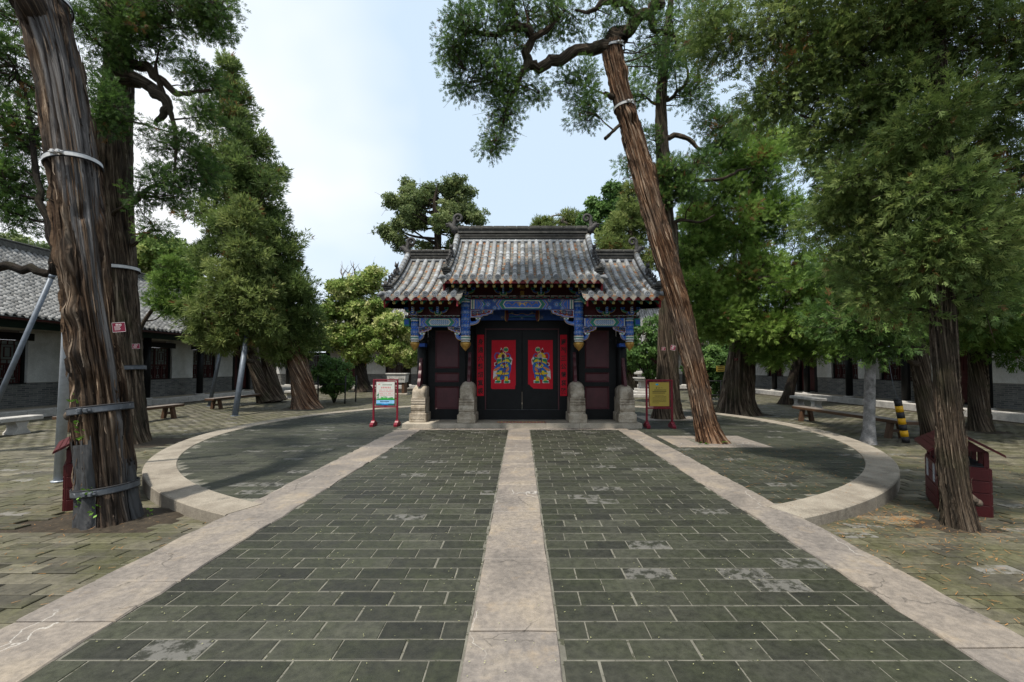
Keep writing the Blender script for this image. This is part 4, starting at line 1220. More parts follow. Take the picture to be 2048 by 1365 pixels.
def pan_strips(sl, cols, halfw, step, lift, mats, parent, name, label=None):
    """overlapping concave pan tiles between the rows"""
    V, Fq, T = [], [], []
    m = 4
    for x in cols:
        d = 0.0
        while d < sl.len - .02:
            y0, z0, a0 = sl.arc(d); y1, z1, a1 = sl.arc(min(d + step*1.5, sl.len))
            b = len(V); t = random.random()
            for (y, z, up, a) in ((y0, z0, lift, a0), (y1, z1, 0.0, a1)):
                for k in range(m + 1):
                    u = -1 + 2*k/m; sag = .024*(1 - u*u)
                    V.append((x + u*halfw, y - math.sin(a)*up*.0, z + .022 - sag + up)); T.append(t)
            for k in range(m + 1):
                u = -1 + 2*k/m; sag = .024*(1 - u*u); V.append((x + u*halfw, y0 + .003, z0 + .022 - sag + lift - .020)); T.append(t)
            for k in range(m):
                Fq.append((b+k, b+k+1, b+m+1+k+1, b+m+1+k)); Fq.append((b+2*(m+1)+k, b+2*(m+1)+k+1, b+k+1, b+k))
            d += step
    return np_mesh(name, np.array(V), np.array(Fq), mats, parent, attrs={'tint': np.array(T)}, kind='stuff', label=label)

def chiwen(x, y, z, s, k):
    """ridge-end dragon: curled tail over the ridge end, head facing out"""
    mb = MB()
    pts, rad = [], []
    for i in range(30):
        t = i/29; a = -0.6 + t*8.2; r = .112*k*(1 - t)**.7 + .012
        cx, cz = x - s*.02*k, z + .30*k
        pts.append((cx - s*r*math.cos(a)*-1, y, cz + r*math.sin(a)*1.0)); rad.append(.050*k*(1 - .45*t))
    body = [(x + s*.10*k, y, z - .10*k), (x + s*.11*k, y, z + .05*k), (x + s*.10*k, y, z + .17*k)]
    mb.tube(body + pts[0:], [.085*k, .075*k, .06*k] + rad, 8)
    mb.tube([(x, y, z - .12*k), (x + s*.10*k, y, z + .0*k), (x + s*.20*k, y, z + .10*k), (x + s*.27*k, y, z + .15*k)], [.10*k, .095*k, .075*k, .045*k], 8)
    mb.ball((x + s*.22*k, y, z + .12*k), (.075*k, .065*k, .06*k)); mb.ball((x + s*.30*k, y, z + .13*k), (.05*k, .05*k, .035*k)); mb.ball((x + s*.28*k, y, z + .07*k), (.05*k, .04*k, .025*k))
    for j in range(5): mb.tube([(x + s*(.10 + .04*j)*k, y, z + (.16 + .01*j)*k), (x + s*(.07 + .045*j)*k, y, z + (.235 - .006*j)*k)], [.018*k, .004], 5)
    return mb
def beast(x, y, z, k, kind):
    """small seated roof figure facing down the slope (towards -Y)"""
    mb = MB()
    mb.ball((x, y + .02*k, z + .075*k), (.042*k, .06*k, .075*k), 8, 6)
    mb.ball((x, y - .025*k, z + .165*k), (.036*k, .042*k, .04*k), 8, 6); mb.ball((x, y - .062*k, z + .155*k), (.022*k, .03*k, .02*k), 7, 5)
    for s in (-1, 1):
        mb.tube([(x + s*.022*k, y - .03*k, z + .10*k), (x + s*.024*k, y - .05*k, z)], [.017*k, .014*k], 6)
        mb.tube([(x + s*.02*k, y - .01*k, z + .19*k), (x + s*.03*k, y + .01*k, z + .245*k)], [.014*k, .003*k], 5)
    if kind: mb.tube([(x, y + .07*k, z + .03*k), (x, y + .115*k, z + .09*k), (x, y + .09*k, z + .16*k)], [.022*k, .018*k, .006*k], 6)
    else: mb.tube([(x, y - .02*k, z + .20*k), (x, y, z + .28*k)], [.02*k, .005], 6)
    return mb

def gate_roof(x0, x1, ye, ze, zr, ncol, nrow_obj, ridge_x, sides, label, ridge_h, k):
    """x0..x1 are the outermost tile rows"""
    sl = Slope(ye, ze, GY - .06, zr)
    bk = Slope(2*GY - ye, ze, GY + .06, zr)
    # deck
    mb = MB()
    xa, xb = x0 - .13, x1 + .13
    n = 12; v, f = [], []
    for i in range(n + 1):
        y, z = sl.at(i/n); v += [(xa, y + .04, z - .005), (xb, y + .04, z - .005), (xa, y + .06, z - .075), (xb, y + .06, z - .075)]
    for i in range(n):
        a, b = 4*i, 4*(i+1); f += [(a, a+1, b+1, b), (a+2, a+3, b+3, b+2), (a, b, b+2, a+2), (a+1, b+1, b+3, a+3)]
    f.append((0, 1, 3, 2)); mb.add(v, f, 0)
    v, f = [], []
    for i in range(n + 1):
        y, z = bk.at(i/n); v += [(xa, y, z - .005), (xb, y, z - .005), (xa, y - .02, z - .075), (xb, y - .02, z - .075)]
    for i in range(n):
        a, b = 4*i, 4*(i+1); f += [(a, a+1, b+1, b), (a+2, a+3, b+3, b+2), (a, b, b+2, a+2), (a+1, b+1, b+3, a+3)]
    f.append((0, 1, 3, 2)); mb.add(v, f, 0)
    roof = mb.build('roof', M['hgreen'], gate, label=label)
    xs = [x0 + (x1 - x0)*i/(ncol - 1) for i in range(ncol)]
    sp = (x1 - x0)/(ncol - 1)
    L = .185
    me, tv, tf, tm = tile_mesh('tile', L, TR, [M['tile'], M['lime']])
    nrow = int(sl.len / L) + 1
    rest_v, rest_f, rest_t = [], [], []
    rest_l = []
    for slope, front in ((sl, True), (bk, False)):
        for x in xs:
            for r in range(nrow):
                d = r*L
                if d > slope.len - .05: continue
                y, z, a = slope.arc(d); y2, z2, a2 = slope.arc(min(d + L, slope.len))
                ang = math.atan2(z2 - z, abs(y2 - y))
                if front and r < nrow_obj:
                    o = link(me, 'tile', roof, (x + random.uniform(-.004, .004), y, z + .034), (ang, 0, random.uniform(-.012, .012)))
                else:
                    c, s_ = math.cos(ang), math.sin(ang); sg = 1 if front else -1
                    P = np.stack([x + tv[:, 0], y + sg*(tv[:, 1]*c - tv[:, 2]*s_), z + .034 + tv[:, 1]*s_ + tv[:, 2]*c], 1)
                    b = sum(len(p) for p in rest_v)
                    rest_v.append(P); rest_t.append(np.full(len(P), random.random()))
                    for q, mm in zip(tf, tm):
                        if len(q) == 4: (rest_l if mm else rest_f).append([i + b for i in q])
    V = np.concatenate(rest_v); T = np.concatenate(rest_t)
    np_mesh('upper_tiles', V, np.array(rest_f), M['tile'], roof, attrs={'tint': T}, smooth=True, kind='stuff', label='upper and rear rows of cover tiles')
    np_mesh('upper_joints', V, np.array(rest_l), M['lime'], roof, smooth=True, kind='stuff')
    mids = [x0 + sp*(i - .5) for i in range(0, ncol + 1)]
    pan_strips(sl, mids, sp/2 - .012, .062, .022, M['pan'], roof, 'pan_tiles', 'thin overlapping pan tiles with orange lichen')
    # eave ends: round end tiles and pointed drip tiles
    y, z, a = sl.arc(0)
    em = MB()
    em.lathe((0, 0, 0), [(TR*1.12, -.02), (TR*1.12, .02), (TR*.85, .022), (TR*.85, .012), (TR*.62, .012), (TR*.55, .020), (TR*.35, .020), (TR*.3, .010), (.001, .010)], 16, 0, False)
    eme = em.build('proto', M['tile']).data; bpy.data.objects.remove(bpy.data.objects['proto'])
    for x in xs: link(eme, 'end_tile', roof, (x, y - .012, z + .036), (R(90) + a*.25, 0, 0))
    drip = [(-sp*.46, .036), (-sp*.40, -.004), (-sp*.32, -.04), (-sp*.23, -.048), (-sp*.14, -.082), (0, -.105), (sp*.14, -.082), (sp*.23, -.048), (sp*.32, -.04), (sp*.40, -.004), (sp*.46, .036), (sp*.25, .008), (0, -.002), (-sp*.25, .008)]
    dm = MB(); dm.prism(drip, lambda a_, b_, d: (a_, -d, b_), 0, .016)
    inner = [(p[0]*.8, -.018 + (p[1] + .018)*.72) for p in drip[:11]]
    dm.prism(inner, lambda a_, b_, d: (a_, -d, b_), .016, .021)
    dme = dm.build('proto', M['pan']).data; bpy.data.objects.remove(bpy.data.objects['proto'])
    for x in mids: link(dme, 'drip_tile', roof, (x, y - .006, z - .022), (R(-8), 0, 0))
    # eave board and rafters
    mb = MB(); mb.box((xa, y + .025, z - .102), (xb, y + .05, z - .012)); mb.build('eave_board', M['red'], roof)
    rm = MB(); rm.box((-.030, 0, -.060), (.030, 1.1, 0), 1); fl = flat(0)
    for p in ([(-.02, -.01), (-.02, -.03), (.02, -.03), (.02, -.05)], [(-.02, -.05), (0, -.05), (0, -.01), (.02, -.01)]): ribbon(rm, fl, p, .007, .002, 'gold')
    ribbon(rm, fl, [(-.028, -.003), (.028, -.003), (.028, -.057), (-.028, -.057), (-.028, -.003)], .005, .0018, 'gold')
    rme = rm.build('proto', PM).data; bpy.data.objects.remove(bpy.data.objects['proto'])
    for x in mids[1:-1] if ncol > 10 else mids: link(rme, 'rafter', roof, (x, y + .085, z - .126), (a*.85, 0, 0))
    mb = MB(); mb.box((xa + .1, HYP - .35, ze + .12), (xb - .1, HYP - .25, ze + .22), 6); mb.box((xa + .1, HYP + .0, ze + .26), (xb - .1, HYP + .12, ze + .40), 6); mb.build('purlin', PM, roof)
    # main ridge in courses
    rx0, rx1 = ridge_x
    mb = MB(); z = zr - .02; hh = ridge_h
    mb.tube([(rx0, GY - .10, z + .03), (rx1, GY - .10, z + .03)], .045, 8, 1)
    for (a_, b_, w, mi) in ((.03, .27, .12, 0), (.27, .33, .14, 0), (.33, .58, .10, 0), (.58, .68, .15, 0), (.68, .80, .13, 0), (.80, 1.0, .16, 0)):
        mb.box((rx0, GY - w, z + hh*a_), (rx1, GY + w, z + hh*b_), mi, .006)
    mb.tube([(rx0, GY - .105, z + hh*.455), (rx1, GY - .105, z + hh*.455)], .03, 8, 0)
    rid = mb.build('ridge', [M['dtile'], M['tile']], roof)
    nseg = max(3, int((rx1 - rx0)/.32))
    for i in range(nseg):
        a_, b_ = rx0 + (rx1-rx0)*i/nseg, rx0 + (rx1-rx0)*(i+1)/nseg
        mb = MB(); mb.box((a_ + .004, GY - .172, z + hh*.85), (b_ - .004, GY + .172, z + hh*1.04), 0, .012); mb.build('ridge_cap', M['dtile'], roof)
    for s in sides:
        xe = (x1 if s > 0 else x0) + s*.075
        xr = rx1 if s > 0 else rx0
        chiwen(xr + s*.02, GY, z + hh*.95, s, k).build('ridge_dragon', M['beast'], roof)
        # gable ridge running down the slope: tiles above, courses below, beasts at its foot
        pts = [sl.arc(sl.len*(1 - t)) for t in [i/14 for i in range(15)]]
        d0 = .32
        for (w, lo, hi, mi) in ((.075, -.02, .06, 0), (.06, .06, .10, 0), (.078, .10, .125, 0)):
            v, f = [], []
            rows = [sl.arc(d0 + (sl.len - d0)*i/12) for i in range(13)]
            for (y, zz, a_) in rows:
                for sx, hz in ((-w, lo), (w, lo), (w, hi), (-w, hi)): v.append((xe + sx, y - math.sin(a_)*hz*.6, zz + .05 + hz))
            for i in range(12):
                for q in range(4): f.append((4*i+q, 4*i+(q+1) % 4, 4*i+4+(q+1) % 4, 4*i+4+q))
            f.append((0, 1, 2, 3)); mb = MB(); mb.add(v, f, 0); mb.build('gable_ridge', M['dtile'], roof)
        split = sl.len*.46
        d = split
        while d < sl.len - .1:
            y, zz, a_ = sl.arc(d)
            o = link(tile_mesh('cap_tile', .19, .068, [M['tile'], M['lime']])[0] if d == split else capme, 'cap_tile', roof, (xe, y - math.sin(a_)*.11, zz + .165), (a_, 0, 0))
            capme = o.data; d += .19
        d = d0 + .08; i = 0
        while d < split - .12:
            y, zz, a_ = sl.arc(d)
            mb = MB(); mb.box((xe - .06, y - .06, zz + .15), (xe + .06, y + .06, zz + .20), 0, .02); mb.build('beast_stand', M['tile'], roof)
            beast(xe, y - .02, zz + .20, (.95, .8, .85, .9)[i % 4]*k*(1.0 if i else 1.0), i == 0).build('roof_beast', M['beast'], roof)
            d += .21; i += 1
        y, zz, a_ = sl.arc(split - .02); beast(xe, y - .03, zz + .17, 1.55*k, 1).build('roof_beast', M['beast'], roof)
        # stepped corner end of the gable ridge
        y, zz, a_ = sl.arc(.26)
        mb = MB()
        for j, (w, l) in enumerate(((.05, .06), (.075, .10), (.09, .14), (.105, .19))): mb.box((xe - w, y - l, zz - .015 + .05*j), (xe + w, y + .16, zz + .026 + .05*j), 0, .008)
        mb.tube([(xe + s*.0, y - .02, zz + .17), (xe, y - .21, zz + .21)], [.05, .05], 10)
        mb.build('corner_stack', M['dtile'], roof)
        # turned corner tile below and barge board on the gable
        y, zz, a_ = sl.arc(0)
        mb = MB(); mb.tube([(xe - s*.02, y + .18, zz + .05), (xe + s*.08, y - .05, zz + .04), (xe + s*.13, y - .12, zz - .02)], [.06, .055, .02], 8); mb.build('corner_tile', M['tile'], roof)
        poly = [sl.at(i/10) for i in range(11)] + [bk.at(1 - i/10) for i in range(11)]
        lowr = [(p[0] + (0.10 if p[0] < GY else -.10), p[1] - .27) for p in poly]
        mb = MB(); xo = xe + s*.02
        full = [(p[0] + .05 if p[0] < GY else p[0] - .05, p[1] - .02) for p in poly] + lowr[::-1]
        mb.prism(full, lambda a2, b2, dd: (dd, a2, b2), xo, xo + s*.035); mb.build('barge_board', M['red'], roof)
    return sl
gate_roof(-1.73 + GX, 1.76 + GX, 9.95, 3.66, 5.12, 19, 10, (-1.80 + GX, 1.83 + GX), (-1, 1), 'higher middle roof of the gate', .43, 1.0)
gate_roof(-3.12 + GX, -1.60 + GX, 9.95, 3.265, 4.57, 8, 6, (-3.12 + GX, -1.2 + GX), (-1,), None, .32, .95)
gate_roof(1.60 + GX, 3.12 + GX, 9.95, 3.265, 4.57, 8, 6, (1.2 + GX, 3.12 + GX), (1,), None, .32, .95)
for s in (-1, 1):      # red end boards where the low roofs stop under the high one
    mb = MB(); x = s*1.50 + GX
    mb.prism([(9.98, 3.20), (9.98, 3.02), (10.6, 3.36), (11.0, 3.55), (11.0, 3.78)], lambda a, b, d: (d, a, b), x, x + s*.035); mb.build('barge_board', M['red'], gate)
    mb = MB(); mb.box((s*1.58 + GX - .02, 11.2, 3.2), (s*1.58 + GX + .02, 12.9, 4.4)); mb.build('gable_infill', M['dkred'], gate)
mb = MB()
for s in (-1, 1): mb.prism([(10.9, 3.3), (13.2, 3.3), (13.2, 3.75), (12.05, 4.5), (10.9, 3.75)], lambda a, b, d: (d, a, b), s*2.86 + GX, s*2.90 + GX)
mb.build('gable_infill', M['dkred'], gate)

# ================================================================ halls round the court
def set_uv(o):
    me = o.data; uv = me.uv_layers.new(name='UVMap'); w = wl_of(o)
    for p in me.polygons:
        n = p.normal
        for li in p.loop_indices:
            c = me.vertices[me.loops[li].vertex_index].co + w
            uv.data[li].uv = (c.x + .07, c.z) if abs(n.y) > abs(n.x) and abs(n.y) > abs(n.z) else ((c.y, c.z) if abs(n.z) < .7 else (c.x, c.y))

def hall(label, T, u0, u1, posts, openings, tstep=.17, zp=0.08, eave_v=2.2, ze=3.3, ridge_v=-3.0, zr=6.75, gr=None):
    """T takes (u along, v outwards from the wall, z) to the world; openings: (u, 'window' or 'door')"""
    base = T @ Vector(((u0+u1)/2, 0, -0.17))
    h = thing('side_hall', label, 'building', base, gr)
    bx = lambda mb, a, b, mi=0, ch=0.0: mb.box(a, b, mi, ch, T)
    mb = MB(); bx(mb, (u0, -.4, -.3), (u1, 1.62, zp - .02)); plat = mb.build('platform', M['plinth'], h)
    u = u0; rr = random.Random(3)
    while u < u1:
        w = rr.uniform(1.3, 2.2); mb = MB(); bx(mb, (u + .006, 1.25, -.3), (min(u + w, u1) - .006, 1.72, zp), 0, .015); mb.build('edge_slab', M['pale_stone'], plat); u += w
    for u in posts:
        mb = MB(); c = T @ Vector((u, 1.1, zp)); mb.lathe(c, [(.16, .06), (.155, 3.0 - zp)], 14); col = mb.build('column', M['black'], h)
        mb = MB(); mb.lathe(c, [(.27, 0), (.27, .02), (.2, .065)], 14); mb.build('column_base', M['pale_stone'], col)
    # wall between the openings
    ops = sorted(openings); edges = [u0] + [e for (c, k) in ops for e in (c - .95, c + .95)] + [u1]
    for a, b in zip(edges[0::2], edges[1::2]):
        mb = MB(); bx(mb, (a, -.35, zp - .02), (b, 0, 1.0)); set_uv(mb.build('brick_wall', M['wallbrick'], h))
        mb = MB(); bx(mb, (a + .02, -.35, 1.003), (b - .02, .035, 3.0), 0, .01); mb.build('plaster_wall', M['plaster'], h)
    mb = MB(); bx(mb, (u0, -.35, 3.003), (u1, .02, 3.55)); mb.build('wall_head', M['plaster'], h)
    for c, kind in ops:
        mb = MB(); bx(mb, (c - 1.15, -.02, 2.62), (c + 1.15, .07, 2.9), 0, .01); mb.build('lintel', M['black'], h)
        if kind == 'window':
            mb = MB(); bx(mb, (c - .95, -.35, zp - .02), (c + .95, 0, .96)); set_uv(mb.build('brick_wall', M['wallbrick'], h))
            z0, z1 = 1.0, 2.62
            mb = MB(); bx(mb, (c - .95, -.25, .963), (c + .95, .02, 1.0)); bx(mb, (c - .95, -.25, 1.0), (c - .85, -.06, z1)); bx(mb, (c + .85, -.25, 1.0), (c + .95, -.06, z1))
            win = mb.build('window', M['black'], h)
            mb = MB(); bx(mb, (c - .85, -.2, z0), (c + .85, -.17, z1)); mb.build('window_pane', M['glass'], win)
            zm = z0 + .72
            for (ca, wd, za, zb) in ((-.62, .42, z0, zm), (-.2, .42, z0, zm), (.22, .42, z0, zm), (.63, .40, z0, zm), (-.42, .82, zm, z1), (.42, .82, zm, z1)):
                mb = MB(); a, b = c + ca - wd/2, c + ca + wd/2; t = .022
                for (p, q, r_, s_) in ((a, a + .035, za, zb), (b - .035, b, za, zb), (a, b, za, za + .035), (a, b, zb - .035, zb)): bx(mb, (p, -.14, r_), (q, -.09, s_))
                for k in (.22, .36):
                    ia, ib, ja, jb = a + (b-a)*k, b - (b-a)*k, za + (zb-za)*k*.8, zb - (zb-za)*k*.8
                    for (p, q, r_, s_) in ((ia, ia + t, ja, jb), (ib - t, ib, ja, jb), (ia, ib, ja, ja + t), (ia, ib, jb - t, jb)): bx(mb, (p, -.135, r_), (q, -.10, s_))
                for k in (.25, .5, .75):
                    bx(mb, (a, -.132, za + (zb-za)*k), (a + (b-a)*.22, -.10, za + (zb-za)*k + t)); bx(mb, (b - (b-a)*.22, -.132, za + (zb-za)*k), (b, -.10, za + (zb-za)*k + t))
                    bx(mb, (a + (b-a)*k - t/2, -.131, za), (a + (b-a)*k + t/2, -.10, za + (zb-za)*.18)); bx(mb, (a + (b-a)*k - t/2, -.131, zb - (zb-za)*.18), (a + (b-a)*k + t/2, -.10, zb))
                mb.build('lattice', M['hred'], win)
        else:
            mb = MB()
            bx(mb, (c - .95, -.3, zp), (c + .95, -.24, 2.62))
            dr = mb.build('doorway', M['dark'], h)
            for s in (-1, 1):
                mb = MB(); a, b = sorted((c + s*.03, c + s*.72)); bx(mb, (a, -.2, zp + .1), (b, -.15, 2.55), 0, .008)
                for (za, zb) in ((zp + .25, .95), (1.1, 1.3)): bx(mb, (a + .1, -.151, za), (b - .1, -.13, zb), 0, .01)
                for k in range(5): bx(mb, (a + .08 + (b - a - .16)*k/4 - .012, -.152, 1.45), (a + .08 + (b-a-.16)*k/4 + .012, -.125, 2.45))
                mb.build('door_leaf', M['hred'], dr)
                mb = MB(); a, b = sorted((c + s*.72, c + s*.94)); bx(mb, (a, -.22, zp), (b, .03, 2.6), 0, .01); mb.build('door_post', M['black'], dr)
    # eave beam, rafters board, roof deck
    mb = MB(); bx(mb, (u0, 1.0, 3.0), (u1, 1.2, 3.24), 0, .01); mb.build('eave_beam', M['hgreen'], h)
    mb = MB(); bx(mb, (u0, eave_v - .08, ze - .10), (u1, eave_v - .04, ze - .02)); mb.build('eave_board', M['hred'], h)
    n = 10; v, f = [], []
    prof = lambda t: (eave_v + (ridge_v - eave_v)*t, ze + (zr - ze)*(.68*t + .32*t*t))
    sl = [prof(i/n) for i in range(n+1)]; bk = [(2*ridge_v - a, b) for a, b in sl]
    for (a, b) in sl: v += [T @ Vector((u0, a, b - .03)), T @ Vector((u1, a, b - .03))]
    for (a, b) in bk[::-1]: v += [T @ Vector((u0, a, b - .03)), T @ Vector((u1, a, b - .03))]
    m = len(v)//2
    for i in range(m - 1): f.append((2*i, 2*i+1, 2*i+3, 2*i+2))
    f.append(tuple(2*i for i in range(m))); f.append(tuple(2*i+1 for i in range(m))[::-1])
    f.append((0, 1, 2*m-1, 2*m-2))
    mb = MB(); mb.add(v, f); roof = mb.build('roof', M['dtile'], h)
    # tiles: rows of cover tiles with pan tiles between
    cum = [0.0]; P = [prof(i/60) for i in range(61)]
    for a, b in zip(P[:-1], P[1:]): cum.append(cum[-1] + math.hypot(a[0]-b[0], a[1]-b[1]))
    step, sp = tstep, .235
    ds = np.arange(0, cum[-1] - .1, step); tt = np.interp(ds, cum, np.linspace(0, 1, 61)); tt2 = np.interp(ds + step*1.25, cum, np.linspace(0, 1, 61))
    pv = lambda t: np.stack([eave_v + (ridge_v - eave_v)*t, ze + (zr - ze)*(.68*t + .32*t*t)], 1)
    A, B = pv(tt), pv(tt2)
    us = np.arange(u0 + .1, u1, sp); nu, nd = len(us), len(ds)
    q = 4
    def arcs(r, flip, zoff, lift, uo):
        a = np.linspace(0, PI, q); off = np.stack([np.cos(a)*r, (np.sin(a) if not flip else -np.sin(a)*.55)*r], 1)
        V = np.zeros((nu, nd, 3, q, 3)); jit = RNG.normal(0, .008, (nu, nd, 1))
        for e, (E, lf) in enumerate(((A, lift), (B, 0.0), (A, lift - .03))):
            V[:, :, e, :, 0] = us[:, None, None] + uo + off[None, None, :, 0] + jit
            V[:, :, e, :, 1] = E[None, :, None, 0] - (.004 if e == 2 else 0)
            V[:, :, e, :, 2] = E[None, :, None, 1] + zoff + lf + off[None, None, :, 1] + jit*.4
        idx = np.arange(nu*nd)[:, None] * (3*q)
        F1 = np.concatenate([np.stack([idx + k, idx + k + 1, idx + q + k + 1, idx + q + k], 2).reshape(-1, 4) for k in range(q - 1)] +
                            [np.stack([idx + 2*q + k, idx + 2*q + k + 1, idx + k + 1, idx + k], 2).reshape(-1, 4) for k in range(q - 1)])
        tint = np.repeat(RNG.random(nu*nd), 3*q)
        Mt = np.array(T); W_ = V.reshape(-1, 3) @ Mt[:3, :3].T + Mt[:3, 3]
        return W_, F1, tint
    W1, F1, t1 = arcs(.075, False, .02, .022, 0.0); W2, F2, t2 = arcs(.06, True, .02, .016, sp/2)
    np_mesh('roof_tiles', np.concatenate([W1, W2]), np.concatenate([F1, F2 + len(W1)]), M['htile'], roof, attrs={'tint': np.concatenate([t1, t2])}, kind='stuff', label='rows of grey roof tiles')
    mb = MB(); bx(mb, (u0, ridge_v - .14, zr - .05), (u1, ridge_v + .14, zr + .22), 0, .02); bx(mb, (u0, ridge_v - .17, zr + .222), (u1, ridge_v + .17, zr + .30), 0, .02); mb.build('ridge', M['dtile'], roof)
    return h

TL = Matrix(((0, 1, 0, -19.0), (1, 0, 0, 0), (0, 0, 1, 0), (0, 0, 0, 1)))
TRm = Matrix(((0, -1, 0, 17.9), (1, 0, 0, 0), (0, 0, 1, 0), (0, 0, 0, 1)))
TB = Matrix(((1, 0, 0, 0), (0, -1, 0, 38.0), (0, 0, 1, 0), (0, 0, 0, 1)))
hall('long low hall with white plaster piers and lattice windows beside the steel props', TL, 3.8, 33.4, [6.9 + 3.42*i for i in range(8)],
     [(5.3, 'window'), (8.7, 'window'), (12.15, 'window'), (15.57, 'window'), (19.0, 'window'), (22.42, 'window'), (25.84, 'window'), (29.26, 'door'), (32.3, 'window')])
hall('shaded long hall behind the cypress trunks and striped pole', TRm, 3.8, 33.4, [5.8 + 3.25*i for i in range(9)],
     [(7.4, 'window'), (10.65, 'window'), (13.9, 'window'), (17.3, 'door'), (20.5, 'window'), (23.8, 'window'), (26.95, 'door'), (30.3, 'window')], tstep=.5)
hall('brick hall facing the court behind the pagoda trees and stone trough', TB, -22.0, 22.0, [-20, -16.6, -9.6, -6, -2, 2, 6, 10, 14, 18],
     [(-18, 'window'), (-14.6, 'door'), (-11.0, 'window'), (-7.4, 'window'), (-4, 'window'), (0, 'door'), (4, 'window'), (8, 'window'), (12, 'door'), (16, 'window')], tstep=.36, ze=3.45, zr=7.2)

# ================================================================ trees
def vnoise(u, v, nu, seed):
    """smooth noise, periodic in u (0..1) with nu cells, free in v"""
    g = np.random.default_rng(seed).random((nu, 512))
    x = (u % 1.0) * nu; y = v + 200.0
    i, j = np.floor(x).astype(int), np.floor(y).astype(int); a, b = x - i, y - j
    a, b = a*a*(3-2*a), b*b*(3-2*b)
    i0, i1 = i % nu, (i+1) % nu; j0, j1 = j % 512, (j+1) % 512
    return (g[i0, j0]*(1-a) + g[i1, j0]*a)*(1-b) + (g[i0, j1]*(1-a) + g[i1, j1]*a)*b

def bark_tube(pts, rad, nseg, nlen, amp=0.03, cells=18, twist=0.15, seed=1, flare=0.0, bare=None, lobes=0.06, grooves=(), knots=()):
    """a trunk or limb: fissured strips that run along it, slowly twisting"""
    S = spline([list(p) + [r] for p, r in zip(pts, rad)], nlen)
    P, Rr = S[:, :3], S[:, 3]
    tang = np.gradient(P, axis=0); tang /= np.linalg.norm(tang, axis=1)[:, None]
    s = np.concatenate([[0], np.cumsum(np.linalg.norm(np.diff(P, axis=0), axis=1))])
    e1 = np.zeros_like(P); up = np.array([1.0, 0, 0]) if abs(tang[0][0]) < .8 else np.array([0, 0, 1.0])
    for i in range(nlen):
        w = up - tang[i]*np.dot(up, tang[i]); w /= np.linalg.norm(w); e1[i] = w; up = w
    e2 = np.cross(tang, e1)
    th = np.linspace(0, 2*PI, nseg, endpoint=False)
    U = th[None, :]/(2*PI) + twist*s[:, None]; Sv = np.repeat(s[:, None], nseg, 1)
    wob = .012*(vnoise(U*0 + .3, Sv*1.1, 3, seed + 5) - .5)
    n1 = vnoise(U + wob, Sv*0.55, cells, seed); n2 = vnoise(U + .37 + wob, Sv*.9, cells*2 + 1, seed + 1); n3 = vnoise(U, Sv*5.5, cells*4 + 3, seed + 2)
    ridge = 1 - np.abs(2*n1 - 1)**.7; fis = np.clip((.16 - np.abs(n2 - .5))/.16, 0, 1)**.6
    B = bare(th[None, :] + 0*Sv, Sv) if bare is not None else np.zeros_like(Sv)
    disp = amp*(0.7*(ridge - .5) - 0.8*fis + .45*(n3 - .5))
    low = vnoise(U*1.0, Sv*.45, 5, seed + 7) - .5
    rr = Rr[:, None]*(1 + lobes*2*low) + disp*(1 - .8*B) - .015*B*(amp > .02)
    if flare: rr = rr * (1 + flare*np.exp(-Sv/.22)*(.7 + .9*vnoise(U, Sv*.2, 7, seed + 9)))
    for (a0, wd, dp, s0, s1, sd) in grooves:       # deep splits: angle, half width (deg), depth, from, to
        c = a0 + 9*(vnoise(Sv*0 + .2, Sv*.8, 3, sd) - .5)*2 + 2.5*(vnoise(Sv*0 + .7, Sv*4, 3, sd + 1) - .5)
        d = np.abs((np.degrees(th)[None, :] - c + 180) % 360 - 180)
        w_ = wd*(.35 + 1.1*vnoise(Sv*0 + .4, Sv*1.3, 3, sd + 2))*np.clip(np.minimum(Sv - s0, s1 - Sv)/.35, 0.02, 1)
        rr = rr - dp*np.clip(1.15 - d/w_, 0, 1)**.5
    for (a0, s0, sz, hh) in knots:
        d = np.abs((np.degrees(th)[None, :] - a0 + 180) % 360 - 180)*PI/180*Rr[:, None]
        rr = rr + hh*np.exp(-((d/sz)**2 + ((Sv - s0)/(sz*1.4))**2))
    V = P[:, None, :] + rr[..., None]*(np.cos(th)[None, :, None]*e1[:, None, :] + np.sin(th)[None, :, None]*e2[:, None, :])
    i, j = np.meshgrid(np.arange(nlen - 1), np.arange(nseg), indexing='ij'); j2 = (j + 1) % nseg
    Fq = np.stack([i*nseg + j, i*nseg + j2, (i+1)*nseg + j2, (i+1)*nseg + j], 2).reshape(-1, 4)
    ang = 2*PI*U
    bark = np.stack([np.cos(ang)*.35, np.sin(ang)*.35, Sv*.045], 2).reshape(-1, 3)
    return V.reshape(-1, 3), Fq, bark, B.reshape(-1), P, Rr

